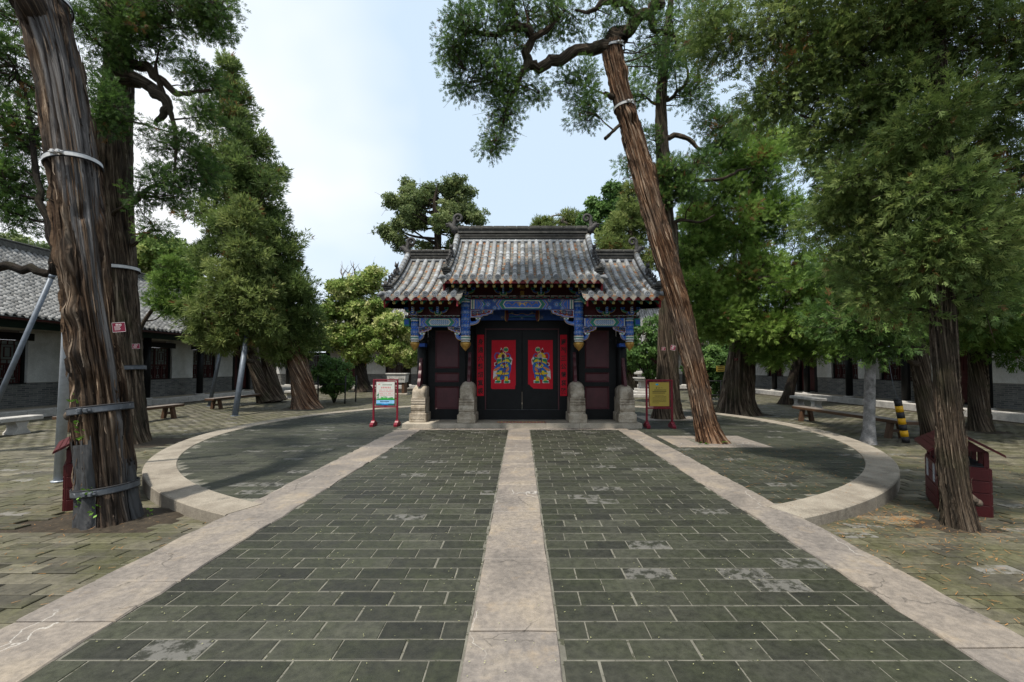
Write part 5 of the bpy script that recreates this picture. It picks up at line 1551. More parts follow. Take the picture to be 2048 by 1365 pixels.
def bark_strips(root, V, nseg, nlen, count, mat, seed, lo=.05, hi=.95):
    """loose slivers of bark that follow the trunk and lift at their ends"""
    r = np.random.default_rng(seed); G = V.reshape(nlen, nseg, 3); C = G.mean(axis=1)
    VV, FF, BB = [], [], []
    for _ in range(count):
        L = int(r.integers(5, max(7, nlen//9))); i0 = int(r.integers(int(nlen*lo), int(nlen*hi) - L)); j = int(r.integers(0, nseg)); wd = r.uniform(.3, 1.0); b = len(VV); sh = r.uniform(-.12, .12); ph = r.random()
        for k in range(L + 1):
            i = i0 + k; t = k/L; jj = j + sh*k
            a = G[i, int(jj) % nseg]; a2 = G[i, (int(jj) + 2) % nseg]; n = a - C[i]; n /= np.linalg.norm(n) + 1e-9; tg = (a2 - a)*.5
            lift = .006 + .016*abs(2*t - 1)**3*r.uniform(.5, 1.2); w = tg*wd*(.25 + .9*math.sin(PI*min(max(t, .08), .92)))
            for q in (-1, 1): VV.append(a + n*lift + w*q*.9); BB.append((math.cos(ph*40)*.35, math.sin(ph*40)*.35, t*.02 + ph*9))
        for k in range(L): FF.append((b + 2*k, b + 2*k + 1, b + 2*k + 3, b + 2*k + 2))
    o = np_mesh('bark_strips', np.array(VV), np.array(FF), M[mat], root, attrs={'bark': np.array(BB), 'bare': np.zeros(len(VV))}, kind='stuff')
    return o

def spray_templates(kind, n=5):
    out = []
    r = np.random.default_rng(77)
    for _ in range(n):
        t = []
        if kind == 'cypress':
            for i in range(6):
                z = .02 + .70*i/6; sd = 1 if i % 2 else -1
                a = R(r.uniform(22, 50)); l = (.62 - .30*i/6)*r.uniform(.75, 1.25); w = .15
                d = np.array([math.sin(a)*sd, r.normal(0, .22), math.cos(a)]); d /= np.linalg.norm(d)
                b = np.array([0, 0, z]); pw = np.array([math.cos(a), 0, -math.sin(a)*sd])*w
                t.append([b - pw*.3, b + pw*.6 + d*l*.5, b + d*l])
            t.append([[-.06, 0, .0], [.06, 0, .5], [0, 0, 1.0]])
        elif kind == 'tuft':       # seen from afar: plump tuft of scale leaves
            for i in range(6):
                a = 2*PI*i/6 + r.uniform(-.3, .3); e = R(r.uniform(15, 65)); l = r.uniform(.6, 1.1)
                d = np.array([math.cos(a)*math.sin(e), math.sin(a)*math.sin(e), math.cos(e)]); q = np.array([-math.sin(a), math.cos(a), 0])*.13
                t.append([d*.06 - q*.4, d*l*.55 + q, d*l])
        else:                       # broad leaves
            for i in range(4):
                a = 2*PI*i/4 + r.uniform(-.4, .4); e = R(r.uniform(35, 95)); l = r.uniform(.6, 1.0)
                d = np.array([math.cos(a)*math.sin(e), math.sin(a)*math.sin(e), math.cos(e)]); q = np.array([-math.sin(a), math.cos(a), r.uniform(-.4, .4)])*.24
                t.append([d*.1, d*l*.5 + q, d*l]); t.append([d*.1, d*l, d*l*.5 - q])
        out.append(np.array(t, dtype=float))
    return out
TEMPL = {k: spray_templates(k) for k in ('cypress', 'tuft', 'broad')}

def foliage(name, parent, pos, dirs, size, tint, kind, mat, seed):
    r = np.random.default_rng(seed)
    Vs, Ts = [], []
    which = r.integers(0, len(TEMPL[kind]), len(pos))
    for k, tm in enumerate(TEMPL[kind]):
        m = which == k
        if not m.any(): continue
        z = dirs[m] / np.linalg.norm(dirs[m], axis=1)[:, None]
        x = np.cross(z, r.normal(size=z.shape)); x /= np.linalg.norm(x, axis=1)[:, None]; y = np.cross(z, x)
        B = np.stack([x, y, z], 1)                                   # rows are the axes
        V = pos[m][:, None, None, :] + size[m][:, None, None, None]*np.einsum('tvc,ncd->ntvd', tm, B)
        Vs.append(V.reshape(-1, 3)); Ts.append(np.repeat(tint[m], tm.shape[0]*3))
    V = np.concatenate(Vs); n = len(V)//3
    return np_mesh(name, V, np.arange(3*n).reshape(-1, 3), mat, parent, attrs={'tint': np.concatenate(Ts)}, kind='stuff')

def tree(name, label, trunks, ells, bark='bark_grey', leaf='leaf_mid', kind='cypress', puff=.4, sprays=45, size=.18, up=.35, dead=.02, seed=1,
         limbs=(), group=None, cat='tree', seg=40, nlen=60, amp=.03, cells=16, twist=.12, flare=.5, bare=None, shell=.55, skel_extra=(), twigr=.012, tint_shift=0.0, lobes=.06, squash=.8, auto=True, grooves=(), knots=(), limb_bark=None, strips=0):
    """trunks / limbs: lists of (x, y, z, radius); ells: (centre, (rx, ry, rz), number of leaf clumps)"""
    rnd = random.Random(seed); r = np.random.default_rng(seed)
    b0 = Vector(trunks[0][0][:3])
    root = thing(name, label, cat, b0, group)
    skel = []
    for i, t in enumerate(trunks):
        V, Fq, bk, br, P, Rr = bark_tube([p[:3] for p in t], [p[3] for p in t], seg, nlen, amp, cells, twist, seed*13 + i, flare if i == 0 or t[0][2] < .3 else 0, bare if i == 0 else None, lobes, grooves if i == 0 else (), knots if i == 0 else ())
        np_mesh('trunk', V, Fq, M[bark], root, attrs={'bark': bk, 'bare': br}, smooth=True)
        if strips: bark_strips(root, V, seg, nlen, strips, bark, seed + 50)
        skel.append(np.column_stack([P, Rr]))
    nl = len(limbs)
    for i, t in enumerate(limbs):
        if len(t) > 3:      # gnarl
            q = spline(t, 3*len(t)); q[1:-1, :3] += r.normal(0, 1, (len(q) - 2, 3))*q[1:-1, 3:4]*.42; t = [tuple(x) for x in q]
        V, Fq, bk, br, P, Rr = bark_tube([p[:3] for p in t], [p[3] for p in t], 12, 30, min(amp*.6, max(p[3] for p in t)*.25), 9, .25, seed*17 + i, 0, None, .1)
        np_mesh('limb', V, Fq, M[limb_bark or bark], root, attrs={'bark': bk, 'bare': br}, smooth=True)
        skel.append(np.column_stack([P, Rr]))
    trunk_sk = np.concatenate(skel)
    # a limb to the heart of each leafy mass that has none near it
    if auto:
        for c, rad, n in ells:
            c = np.array(c); d = np.linalg.norm(trunk_sk[:, :3] - c, axis=1)
            if d.min() < max(rad)*.35: continue
            w = d + np.where(trunk_sk[:, 2] > c[2] - d*.15, 3.0, 0) ; k = int(np.argmin(w)); a, ra = trunk_sk[k, :3], trunk_sk[k, 3]
            L = np.linalg.norm(c - a); r0 = min(ra*.45, .03 + .022*L)
            m1 = a + (c - a)*.35 + np.array([rnd.uniform(-.1, .1)*L, rnd.uniform(-.1, .1)*L, -.04*L]); m2 = a + (c - a)*.7 + np.array([rnd.uniform(-.08, .08)*L, rnd.uniform(-.08, .08)*L, .05*L])
            V, Fq, bk, br, P, Rr = bark_tube([a, m1, m2, c], [r0, r0*.8, r0*.6, r0*.35], 10, 16, r0*.2, 7, .3, seed*19 + k, 0, None, .1)
            np_mesh('limb', V, Fq, M[bark], root, attrs={'bark': bk, 'bare': br}, smooth=True)
            skel.append(np.column_stack([P, Rr]))
    sk = np.concatenate(skel)
    pos, dirs, siz, tint = [], [], [], []
    tw = MB()
    for c, rad, n in ells:
        c, rad = np.array(c), np.array(rad)
        for k in range(n):
            d = r.normal(size=3); d /= np.linalg.norm(d)
            rr = (shell + (1 - shell)*r.random()) if r.random() < .7 else r.random()**.5
            pc = c + d*rad*rr
            pr = puff*r.uniform(.6, 1.25); m = max(6, int(sprays*r.uniform(.55, 1.3)*(pr/puff)**2))
            dd = r.normal(size=(m, 3)); dd /= np.linalg.norm(dd, axis=1)[:, None]
            rad_ = r.random(m)**.45
            off = dd*np.array([1, 1, squash])*(pr*rad_)[:, None]
            out = (pc - c)/rad; out = out/(np.linalg.norm(out) + 1e-6)
            pos.append(pc + off); dirs.append(dd*.8 + out*.35 + np.array([0, 0, up]) + r.normal(0, .25, (m, 3)))
            siz.append(size*r.uniform(.65, 1.3, m))
            tt = np.clip(r.uniform(.15, .8) + tint_shift + r.normal(0, .17, m), 0, 1)
            if r.random() < dead*2.0: tt = np.where(r.random(m) < .45, 2.0, tt)
            tint.append(np.where(r.random(m) < dead*.5, 2.0, tt))
            # the twig that carries the clump
            q = np.linalg.norm(sk[:, :3] - pc, axis=1) + np.where(sk[:, 2] > pc[2] + .1, .5, 0); j = int(np.argmin(q)); a = sk[j, :3]
            L = np.linalg.norm(pc - a)
            if L > .12:
                w1 = a + (pc - a)*.4 + r.normal(0, .08*L, 3); w2 = a + (pc - a)*.75 + r.normal(0, .06*L, 3)
                tr_ = twigr*(1 + .5*min(L, 3))
                tw.tube([a, w1, w2, pc], [min(tr_*1.6, sk[j, 3]), tr_*1.2, tr_*.9, tr_*.4], 3, 0, False)
                for _ in range(2 if kind == 'cypress' else 1):
                    e = pc + r.normal(0, pr*.7, 3); tw.tube([w2, e], [tr_*.6, tr_*.2], 3, 0, False)
    if pos:
        foliage('foliage', root, np.concatenate(pos), np.concatenate(dirs), np.concatenate(siz), np.concatenate(tint), kind, M[leaf], seed + 100)
        o = tw.build('twigs', M['twig'], root); o['kind'] = 'stuff'
    return root

def P4(px, py, Y, r): p = W(px, py, Y); return (p.x, p.y, p.z, r*F/math.hypot(F, px - CX))
def E(px, py, Y, rx, ry, rz, n): return (tuple(W(px, py, Y)), (rx, ry, rz), n)

def band(root, a, b, r0, w, mat, mat2='rubber'):
    """strap round a trunk at a, with the trunk running towards b; its bolted lugs"""
    a, b = Vector(a), Vector(b); t = (b - a).normalized()
    e1 = Vector((1, 0, 0)); e1 = (e1 - t*e1.dot(t)).normalized(); e2 = t.cross(e1)
    mb = MB(); v, f = [], []; n = 40
    for k in range(n):
        an = 2*PI*k/n; d = e1*math.cos(an) + e2*math.sin(an)
        for (rr, h) in ((r0, -w/2), (r0 + .012, -w/2), (r0 + .012, w/2), (r0, w/2)): v.append(a + d*rr + t*h)
    for k in range(n):
        for q in range(4): f.append((4*k+q, 4*k+(q+1) % 4, 4*((k+1) % n)+(q+1) % 4, 4*((k+1) % n)+q))
    mb.add(v, f); o = mb.build('metal_band', M[mat], root)
    for s in (-1, 1):
        mb = MB()
        for k in range(n):
            pass
        ring = [a + (e1*math.cos(2*PI*k/n) + e2*math.sin(2*PI*k/n))*(r0 + .006) + t*(s*(w/2 + .006)) for k in range(n + 1)]
        mb.tube(ring, .010, 5, 0, False); mb.build('rubber_edge', M[mat2], o)
    mb = MB(); d = e2*-1; c = a + (d*.95 + e1*.3).normalized()*(r0 + .03)
    mb.box((c.x - .05, c.y - .03, c.z - w*.4), (c.x - .012, c.y + .03, c.z + w*.4), 0, .005); mb.box((c.x + .012, c.y - .03, c.z - w*.4), (c.x + .05, c.y + .03, c.z + w*.4), 0, .005)
    mb.tube([(c.x - .08, c.y - .005, c.z), (c.x + .08, c.y - .005, c.z)], .010, 6); mb.build('band_lug', M[mat], o)

def name_tag(root, c, w, h, tilt, yaw=0.0):
    Mx = Matrix.Translation(Vector(c)) @ Matrix.Rotation(yaw, 4, 'Z') @ Matrix.Rotation(tilt, 4, 'Y')
    mb = MB(); mb.box((-w/2, -.004, -h/2), (w/2, .004, h/2), 0, .0015, Mx)
    def rc(x0, x1, z0, z1): mb.add([Mx @ Vector(p) for p in ((x0*w, -.0056, z0*h), (x1*w, -.0056, z0*h), (x1*w, -.0056, z1*h), (x0*w, -.0056, z1*h))], [(0, 1, 2, 3)], 1)
    for a, b in ((-.5, -.485), (.485, .5)): rc(a, b, -.5, .5)
    rc(-.5, .5, .47, .5); rc(-.5, .5, -.5, -.47)
    for ch, x in (('侧', -.12), ('柏', .12)):
        vs, fs = text_geo(ch, h*.24, .01); mb.add([Mx @ Vector((x*w + a, -.006, .26*h + b)) for a, b in vs], fs, 1)
    for i in range(4): rc(-.34, .14 - .05*(i % 2), .05 - .11*i, .085 - .11*i)
    mb.build('name_tag', [M['tag'], M['pwhite']], root)

# ---------------------------------------------------------------- the single trees
# massive banded trunk beside the path
def sstep(a, b, x): t = np.clip((x - a)/(b - a), 0, 1); return t*t*(3 - 2*t)
def bare1(th, s):
    d = np.degrees(np.abs((th - R(332) - R(22)*(1 - sstep(2.2, 3.6, s)) + PI) % (2*PI) - PI))
    n = vnoise(th/(2*PI) + .02*np.sin(s*2.1), s*.9, 14, 5)
    wid = 8 + 16*sstep(1.6, 2.6, s + .8*(n - .5)) + 32*sstep(3.0, 4.0, s + .8*(n - .5)) + 12*(n - .5)
    m = 1 - sstep(-4, 6, d - wid)
    crack = 1 - sstep(0, .045, np.abs(vnoise(th/(2*PI), s*.25, 16, 9) - .5))
    return np.clip(m*(1 - crack), 0, 1)
t1 = [P4(220, 1075, 4.85, .44), P4(214, 980, 4.85, .405), P4(206, 850, 4.85, .39), P4(196, 740, 4.85, .355), P4(178, 610, 4.85, .345), P4(160, 450, 4.86, .355),
      P4(147, 330, 4.87, .365), P4(118, 150, 4.9, .375), P4(84, 20, 4.9, .40), P4(52, -90, 4.92, .36), P4(0, -260, 5.0, .28), P4(-60, -480, 5.1, .18)]
t1 = [(x, y, z, r_*.86) for x, y, z, r_ in t1]
T1 = tree('cypress_tree', 'massive old cypress trunk with bare grey heartwood, steel bands and wire mesh round its foot', [t1],
          [E(-150, -520, 5.4, 1.5, 1.3, 1.0, 30), E(120, -640, 5.8, 1.2, 1.2, .9, 24)], 'bark_old', 'leaf_dark', puff=.38, sprays=40, size=.17, seed=3,
          limbs=[[P4(70, 40, 4.8, .2), P4(20, -60, 4.7, .17), P4(-60, -200, 4.7, .12), P4(-140, -420, 4.9, .07)], [P4(40, -120, 4.95, .2), P4(80, -260, 5.2, .15), P4(110, -520, 5.6, .07)]],
          strips=420, seg=150, nlen=190, amp=.055, cells=26, twist=.02, flare=.16, bare=bare1, lobes=.07,
          grooves=[(286, 5, .075, 2.5, 6.4, 3), (352, 4.5, .08, 4.0, 6.0, 5), (322, 2.2, .05, 4.6, 5.9, 8), (262, 3, .05, .6, 5.5, 11), (300, 2.6, .05, .3, 3.6, 14), (318, 2.2, .045, .2, 3.2, 17), (338, 2.5, .05, .4, 3.8, 20), (6, 3, .05, .6, 3.4, 23), (242, 3, .04, .4, 4, 26)],
          knots=[(276, 2.05, .09, .06), (272, 2.5, .07, .05), (318, 3.62, .045, -.09), (345, 1.25, .06, .035), (250, 3.1, .1, .04)])
band(T1, t1[6][:3], t1[7][:3], t1[6][3] + .02, .045, 'band'); band(T1, P4(203, 818, 4.85, 0)[:3], t1[3][:3], t1[2][3] + .022, .055, 'dband'); band(T1, P4(213, 975, 4.85, 0)[:3], t1[2][:3], t1[1][3] + .022, .055, 'dband'); band(T1, P4(84, 12, 4.9, 0)[:3], t1[9][:3], t1[8][3] + .02, .05, 'band')
name_tag(T1, W(238, 655, 4.47), .105, .10, R(-7), R(25))
def mesh_patch(a0, a1, s0, s1):
    V, Fq, bk, br, P, Rr = bark_tube([p[:3] for p in t1], [p[3] + .012 for p in t1], 150, 190, .05, 26, .02, 39, .16, None, .07)
    th = np.degrees(np.arange(150)/150*2*PI); tot = np.concatenate([[0], np.cumsum(np.linalg.norm(np.diff(P, axis=0), axis=1))])
    i, j = Fq[:, 0]//150, Fq[:, 0] % 150
    ok = (tot[i] > s0) & (tot[i] < s1 + .05*np.sin(j*.9)) & (((th[j] - a0) % 360) < (a1 - a0))
    used = np.unique(Fq[ok]); remap = -np.ones(len(V), int); remap[used] = np.arange(len(used))
    np_mesh('wire_mesh_patch', V[used], remap[Fq[ok]], M['wiremesh'], T1, smooth=True)
nw = N('wire_mesh'); cw = nw.coord('Object')
wv = nw.new('ShaderNodeTexWave', wave_type='BANDS', bands_direction='Z'); nw.ln(cw, wv.inputs['Vector']); wv.inputs['Scale'].default_value = 26
nw.bump(wv.outputs['Fac'], .5, .004)
M['wiremesh'] = nw.done(nw.mix(wv.outputs['Fac'], nw.ramp(nw.noise(cw, 3, 5, .6), [(.3, (.018, .018, .02)), (.7, (.05, .05, .052))]), (.075, .077, .08)), .6, .2)
mesh_patch(205, 290, .02, 1.10); mesh_patch(356, 405, .10, .80)
mb = MB(); c = W(138, 832, 4.9); mb.ball(c, (.045, .05, .055)); mb.ball(c + Vector((.05, .02, .01)), (.05, .04, .04)); mb.build('burl', M['burl'], T1)
# seedlings that sprout from the mesh
rnd = random.Random(8)
for px, py in ((150, 800), (152, 850), (165, 870), (160, 1005), (178, 985), (192, 1020), (300, 1025)):
    mb = MB(); c = W(px, py, 4.44 if px < 280 else 4.5)
    for k in range(7):
        a = rnd.uniform(0, 2*PI); d = Vector((math.cos(a)*.7, -.5, math.sin(a)*.5 + .2)).normalized(); q = d.cross(Vector((0, 1, .3))).normalized()
        b = c + Vector((rnd.uniform(-.04, .04), 0, rnd.uniform(-.05, .05))); l = rnd.uniform(.03, .055)
        mb.add([b, b + d*l*.5 + q*l*.3, b + d*l, b + d*l*.5 - q*l*.3], [(0, 1, 2, 3)])
    mb.build('sprout', M['sprout'] if 'sprout' in M else M.setdefault('sprout', plain('fresh_leaf', (.13, .26, .03), .6, .3, 20, 0)), T1, kind='stuff')

# the thick cypress behind it
t2 = [P4(250, 893, 10.1, .60), P4(247, 800, 10.1, .545), P4(243, 700, 10.1, .52), P4(234, 540, 10.1, .52), P4(226, 380, 10.1, .50), P4(228, 260, 10.1, .46), P4(238, 150, 10.1, .40), P4(232, 60, 10.1, .33), P4(215, -40, 10.1, .26), P4(200, -200, 10.1, .15)]
T2 = tree('cypress_tree', 'thick cypress close behind the banded trunk, gnarled limbs hanging dark foliage', [t2],
          [E(330, 20, 9.6, 1.0, .9, .6, 56), E(420, 25, 9.4, .65, .8, .4, 34), E(250, 30, 9.2, .9, .8, .6, 44), E(195, 90, 9.4, .5, .6, .6, 18), E(400, 150, 9.8, .5, .7, .25, 22), E(300, 90, 9.6, .5, .6, .3, 14), E(220, 215, 9.0, .34, .4, .55, 26), E(345, 280, 9.7, .4, .6, .3, 16),
           E(340, 370, 9.7, .40, .5, .45, 24), E(410, 235, 9.9, .35, .5, .25, 14), E(275, 390, 9.4, .2, .3, .25, 7), E(320, 460, 9.8, .2, .3, .15, 5), E(150, -60, 10, 1.2, 1.2, .6, 26), E(340, -90, 10, 1.5, 1.4, .7, 40), E(400, 345, 10.2, .4, .5, .5, 20)],
          'bark_grey', 'leaf_dark', puff=.27, sprays=70, size=.125, up=.1, dead=.01, seed=5, strips=240, seg=120, nlen=130, amp=.045, cells=30, twist=.03, flare=.22, squash=.9, shell=.4,
          limbs=[[P4(238, 160, 10, .22), P4(285, 165, 9.8, .17), P4(325, 190, 9.7, .15), P4(332, 225, 9.7, .10), P4(310, 250, 9.7, .05)], [P4(236, 110, 10, .2), P4(290, 130, 9.8, .13), P4(335, 175, 9.7, .10), P4(370, 188, 9.6, .06), P4(420, 180, 9.6, .03)],
                 [P4(232, 60, 10, .2), P4(300, 40, 9.7, .12), P4(370, 30, 9.5, .08), P4(440, 25, 9.4, .04)], [P4(330, 200, 9.7, .10), P4(350, 260, 9.7, .05), P4(350, 340, 9.7, .03)], [P4(325, 185, 9.7, .08), P4(312, 140, 9.6, .05), P4(318, 100, 9.6, .02)]], twigr=.010)
band(T2, t2[3][:3], t2[4][:3], t2[3][3] + .03, .07, 'band'); band(T2, P4(246, 738, 10.1, 0)[:3], t2[3][:3], t2[2][3] + .03, .08, 'dband')
name_tag(T2, W(272, 693, 9.52), .13, .11, R(-5), R(30))

# cypress whose long limb rests on the thin prop
t0 = [P4(-230, 940, 8.1, .34), P4(-225, 760, 8.1, .30), P4(-215, 620, 8.1, .27), P4(-190, 480, 8.1, .24), P4(-170, 330, 8.1, .2), P4(-160, 150, 8.1, .14)]
T0 = tree('cypress_tree', 'cypress with a long bent limb held up by a thin steel prop', [t0],
          [E(30, 130, 8.6, .5, .8, .7, 42), E(45, 260, 8.5, .5, .6, .6, 42), E(25, 370, 8.4, .5, .6, .45, 36), E(-120, 60, 8.1, 1.2, 1.2, 1.2, 40), E(60, 40, 8.8, .45, .7, .5, 18), E(15, 430, 8.3, .3, .4, .2, 10)],
          'bark_dark', 'leaf_dark', puff=.28, sprays=60, size=.13, up=.1, seed=7, seg=48, amp=.03,
          limbs=[[P4(-215, 600, 8.1, .2), P4(-120, 560, 8.1, .15), P4(-20, 535, 8.1, .125), P4(60, 535, 8.1, .115), P4(100, 545, 8.1, .11), P4(110, 515, 8.1, .10), P4(95, 450, 8.15, .10), P4(80, 390, 8.2, .085), P4(66, 300, 8.3, .07), P4(50, 180, 8.4, .04)],
                 [P4(85, 400, 8.2, .06), P4(40, 390, 8.2, .035), P4(5, 370, 8.3, .02)], [P4(70, 310, 8.3, .05), P4(30, 260, 8.4, .03), P4(0, 220, 8.5, .02)]])

# tall pointed cypress with its leaning trunk
t3 = [P4(613, 822, 18.7, .66), P4(605, 770, 18.7, .50), P4(598, 735, 18.7, .46), P4(580, 640, 18.7, .42), P4(548, 520, 18.7, .36), P4(512, 380, 18.7, .28), P4(480, 240, 18.7, .16), P4(461, 120, 18.7, .04)]
el = []
for (x, y, rr, n) in ((461, 130, .22, 7), (466, 175, .55, 18), (470, 225, .85, 26), (474, 285, 1.2, 36), (498, 345, 1.5, 46), (520, 400, 1.45, 46), (505, 460, 1.8, 52), (560, 500, 1.0, 30), (545, 560, 1.5, 44), (590, 585, .9, 26), (440, 330, .9, 20), (430, 420, 1.2, 28), (440, 500, 1.2, 26), (560, 640, 1.5, 46), (610, 645, .75, 20), (565, 690, 1.0, 24), (605, 690, .7, 14)):
    el.append(E(x, y, 18.7, rr, rr*1.0, min(rr, 1.1), n))
tree('cypress_tree', 'tall pointed dark cypress with a leaning reddish trunk behind the long bench', [t3], el, 'bark_red', 'leaf_mid', 'tuft', puff=.42, sprays=54, size=.24, up=.4, seed=9, seg=60, nlen=70, amp=.05, cells=20, flare=.25, shell=.5, tint_shift=-.06, lobes=.05)

# paler cypress with twin trunks and two props
t4a = [P4(533, 806, 21.5, .45), P4(515, 750, 21.5, .36), P4(500, 700, 21.3, .32), P4(488, 600, 21, .26), P4(488, 500, 21, .16), P4(491, 415, 21, .04)]
t4b = [P4(552, 804, 21.9, .48), P4(540, 750, 21.9, .38), P4(533, 705, 21.8, .30), P4(515, 640, 21.4, .2), P4(500, 590, 21.1, .12)]
el = []
for (x, y, rr, n) in ((490, 420, .35, 9), (487, 460, .8, 24), (490, 510, 1.15, 34), (470, 560, 1.4, 40), (500, 600, 1.3, 34), (440, 615, 1.2, 34), (480, 655, 1.5, 40), (420, 660, 1.0, 26), (530, 650, 1.0, 24), (450, 680, .6, 12)):
    el.append(E(x, y, 17.0, rr*.85, rr*.8, min(rr*.68, .8), int(n*1.25)))
T4 = tree('cypress_tree', 'pale olive cypress on twin leaning trunks, propped by steel poles', [t4a, t4b], el, 'bark_grey', 'leaf_olive', 'tuft', puff=.40, sprays=30, size=.25, up=.1, dead=.02, seed=12, seg=40, amp=.04, flare=.3, shell=.4)
# bright rounded juniper before the hall roof
tj = [P4(262, 818, 18.9, .16), P4(266, 740, 18.9, .13), P4(280, 660, 18.9, .11), P4(318, 600, 18.9, .08), P4(350, 540, 18.9, .03)]
tree('juniper_tree', 'bright green rounded juniper crown before the grey hall roof', [tj],
     [E(350, 535, 18.9, .55, .6, .4, 22), E(330, 565, 18.8, .6, .6, .4, 24), E(375, 570, 18.9, .7, .6, .4, 26), E(320, 595, 18.7, .5, .6, .35, 18), E(355, 605, 18.8, .75, .6, .35, 28), E(400, 600, 18.9, .5, .6, .4, 18), E(350, 625, 18.8, .5, .6, .25, 16)],
     'bark_grey', 'leaf_bright', 'tuft', puff=.30, sprays=34, size=.17, up=.5, dead=0, seed=14, seg=20, nlen=24, amp=.015, flare=.1)

# leaning red-barked cypress inside the terrace
t5 = [P4(1424, 892, 9.3, .42), P4(1408, 830, 9.3, .335), P4(1385, 720, 9.3, .325), P4(1352, 590, 9.3, .325), P4(1310, 440, 9.3, .33), P4(1272, 300, 9.3, .315), P4(1245, 200, 9.25, .28), P4(1226, 110, 9.2, .29), P4(1228, 85, 9.2, .24)]
t5 = [(x, y, z, r_*.74) for x, y, z, r_ in t5]
T5 = tree('cypress_tree', 'leaning red-barked cypress growing through the terrace, white bands near its fork', [t5],
     [E(960, 60, 8.7, .75, .8, .65, 60), E(1050, 20, 8.9, .9, .9, .5, 56), E(930, 140, 8.8, .55, .6, .45, 30), E(1000, 150, 8.9, .6, .7, .5, 34), E(1010, 215, 8.9, .35, .45, .55, 34), E(985, 280, 8.9, .27, .35, .28, 18), E(1070, 175, 9.2, .45, .5, .25, 14), E(1150, 165, 9.3, .45, .5, .35, 20), E(1170, 215, 9.1, .38, .5, .45, 26),
      E(1130, 30, 9.2, .8, .8, .35, 22), E(1240, 20, 9, .6, .8, .4, 22), E(1330, 70, 9.2, .6, .8, .7, 26), E(1000, -80, 9, 1.4, 1.2, .6, 46), E(1250, -90, 9, 1.6, 1.3, .6, 40), E(905, 90, 8.7, .35, .5, .35, 18)],
     'bark_red', 'leaf_dark', limb_bark='bark_grey', puff=.25, sprays=52, size=.105, up=-.12, dead=.006, seed=15, strips=420, seg=130, nlen=180, amp=.046, cells=30, twist=.035, flare=.30, lobes=.06,  # limbs get a darker bark than the trunk, painting in their shade
     grooves=[(255, 3, .05, .2, 6, 3), (285, 2.5, .05, 1, 8, 5), (305, 3, .05, .1, 5, 7), (230, 3, .05, 2, 8.5, 9), (330, 3, .05, .5, 7, 11)], knots=[(275, 7.35, .10, .09), (275, 7.2, .05, -.10), (250, 5.7, .09, .05), (300, 8.3, .08, .07), (325, 6.1, .12, .06), (285, 3.2, .10, .035)], shell=.35, tint_shift=-.05, twigr=.009, squash=1.0,
     limbs=[[P4(1232, 105, 9.2, .15), P4(1190, 92, 9.2, .125), P4(1130, 112, 9.1, .115), P4(1080, 130, 9.05, .105), P4(1052, 118, 9.0, .10), P4(1058, 80, 8.9, .085), P4(1045, 55, 8.8, .08), P4(1000, 65, 8.7, .06), P4(930, 65, 8.6, .03)],
            [P4(1055, 125, 9, .09), P4(1040, 150, 8.9, .06), P4(1020, 200, 8.9, .035), P4(1000, 270, 8.9, .015)], [P4(1228, 90, 9.2, .17), P4(1248, 62, 9.2, .145), P4(1290, 30, 9.2, .12), P4(1320, 0, 9.2, .12), P4(1340, -80, 9.2, .06)],
            [P4(1285, 35, 9.2, .1), P4(1240, 5, 9.1, .08), P4(1215, 5, 9.0, .07), P4(1180, 25, 8.9, .05), P4(1150, 20, 8.9, .02)], [P4(1060, 80, 8.9, .07), P4(1100, 55, 8.8, .05), P4(1130, 20, 8.8, .02)],
            [P4(1300, 30, 9.2, .09), P4(1310, 60, 9.2, .06), P4(1340, 70, 9.2, .04), P4(1380, 90, 9.1, .02)], [P4(1225, 195, 9.2, .07), P4(1210, 188, 9.05, .055)], [P4(1240, 250, 9.2, .04), P4(1210, 278, 8.95, .036)]])
band(T5, P4(1228, 100, 9.2, 0)[:3], t5[8][:3], t5[7][3] + .012, .05, 'band'); band(T5, P4(1248, 216, 9.25, 0)[:3], t5[6][:3], t5[6][3] + .014, .05, 'band')
name_tag(T5, W(1346, 696, 8.95), .10, .10, R(12))
for px, py in ((1412, 890), (1400, 888), (1448, 885)):
    mb = MB(); c = W(px, py, 8.95)
    for k in range(6):
        a = rnd.uniform(0, 2*PI); d = Vector((math.cos(a), -.4, abs(math.sin(a))*.5)).normalized(); q = d.cross(Vector((0, 0, 1))).normalized(); l = rnd.uniform(.05, .09)
        mb.add([c, c + d*l*.5 + q*l*.35, c + d*l, c + d*l*.5 - q*l*.35], [(0, 1, 2, 3)])
    mb.build('sprout', M['sprout'], T5, kind='stuff')

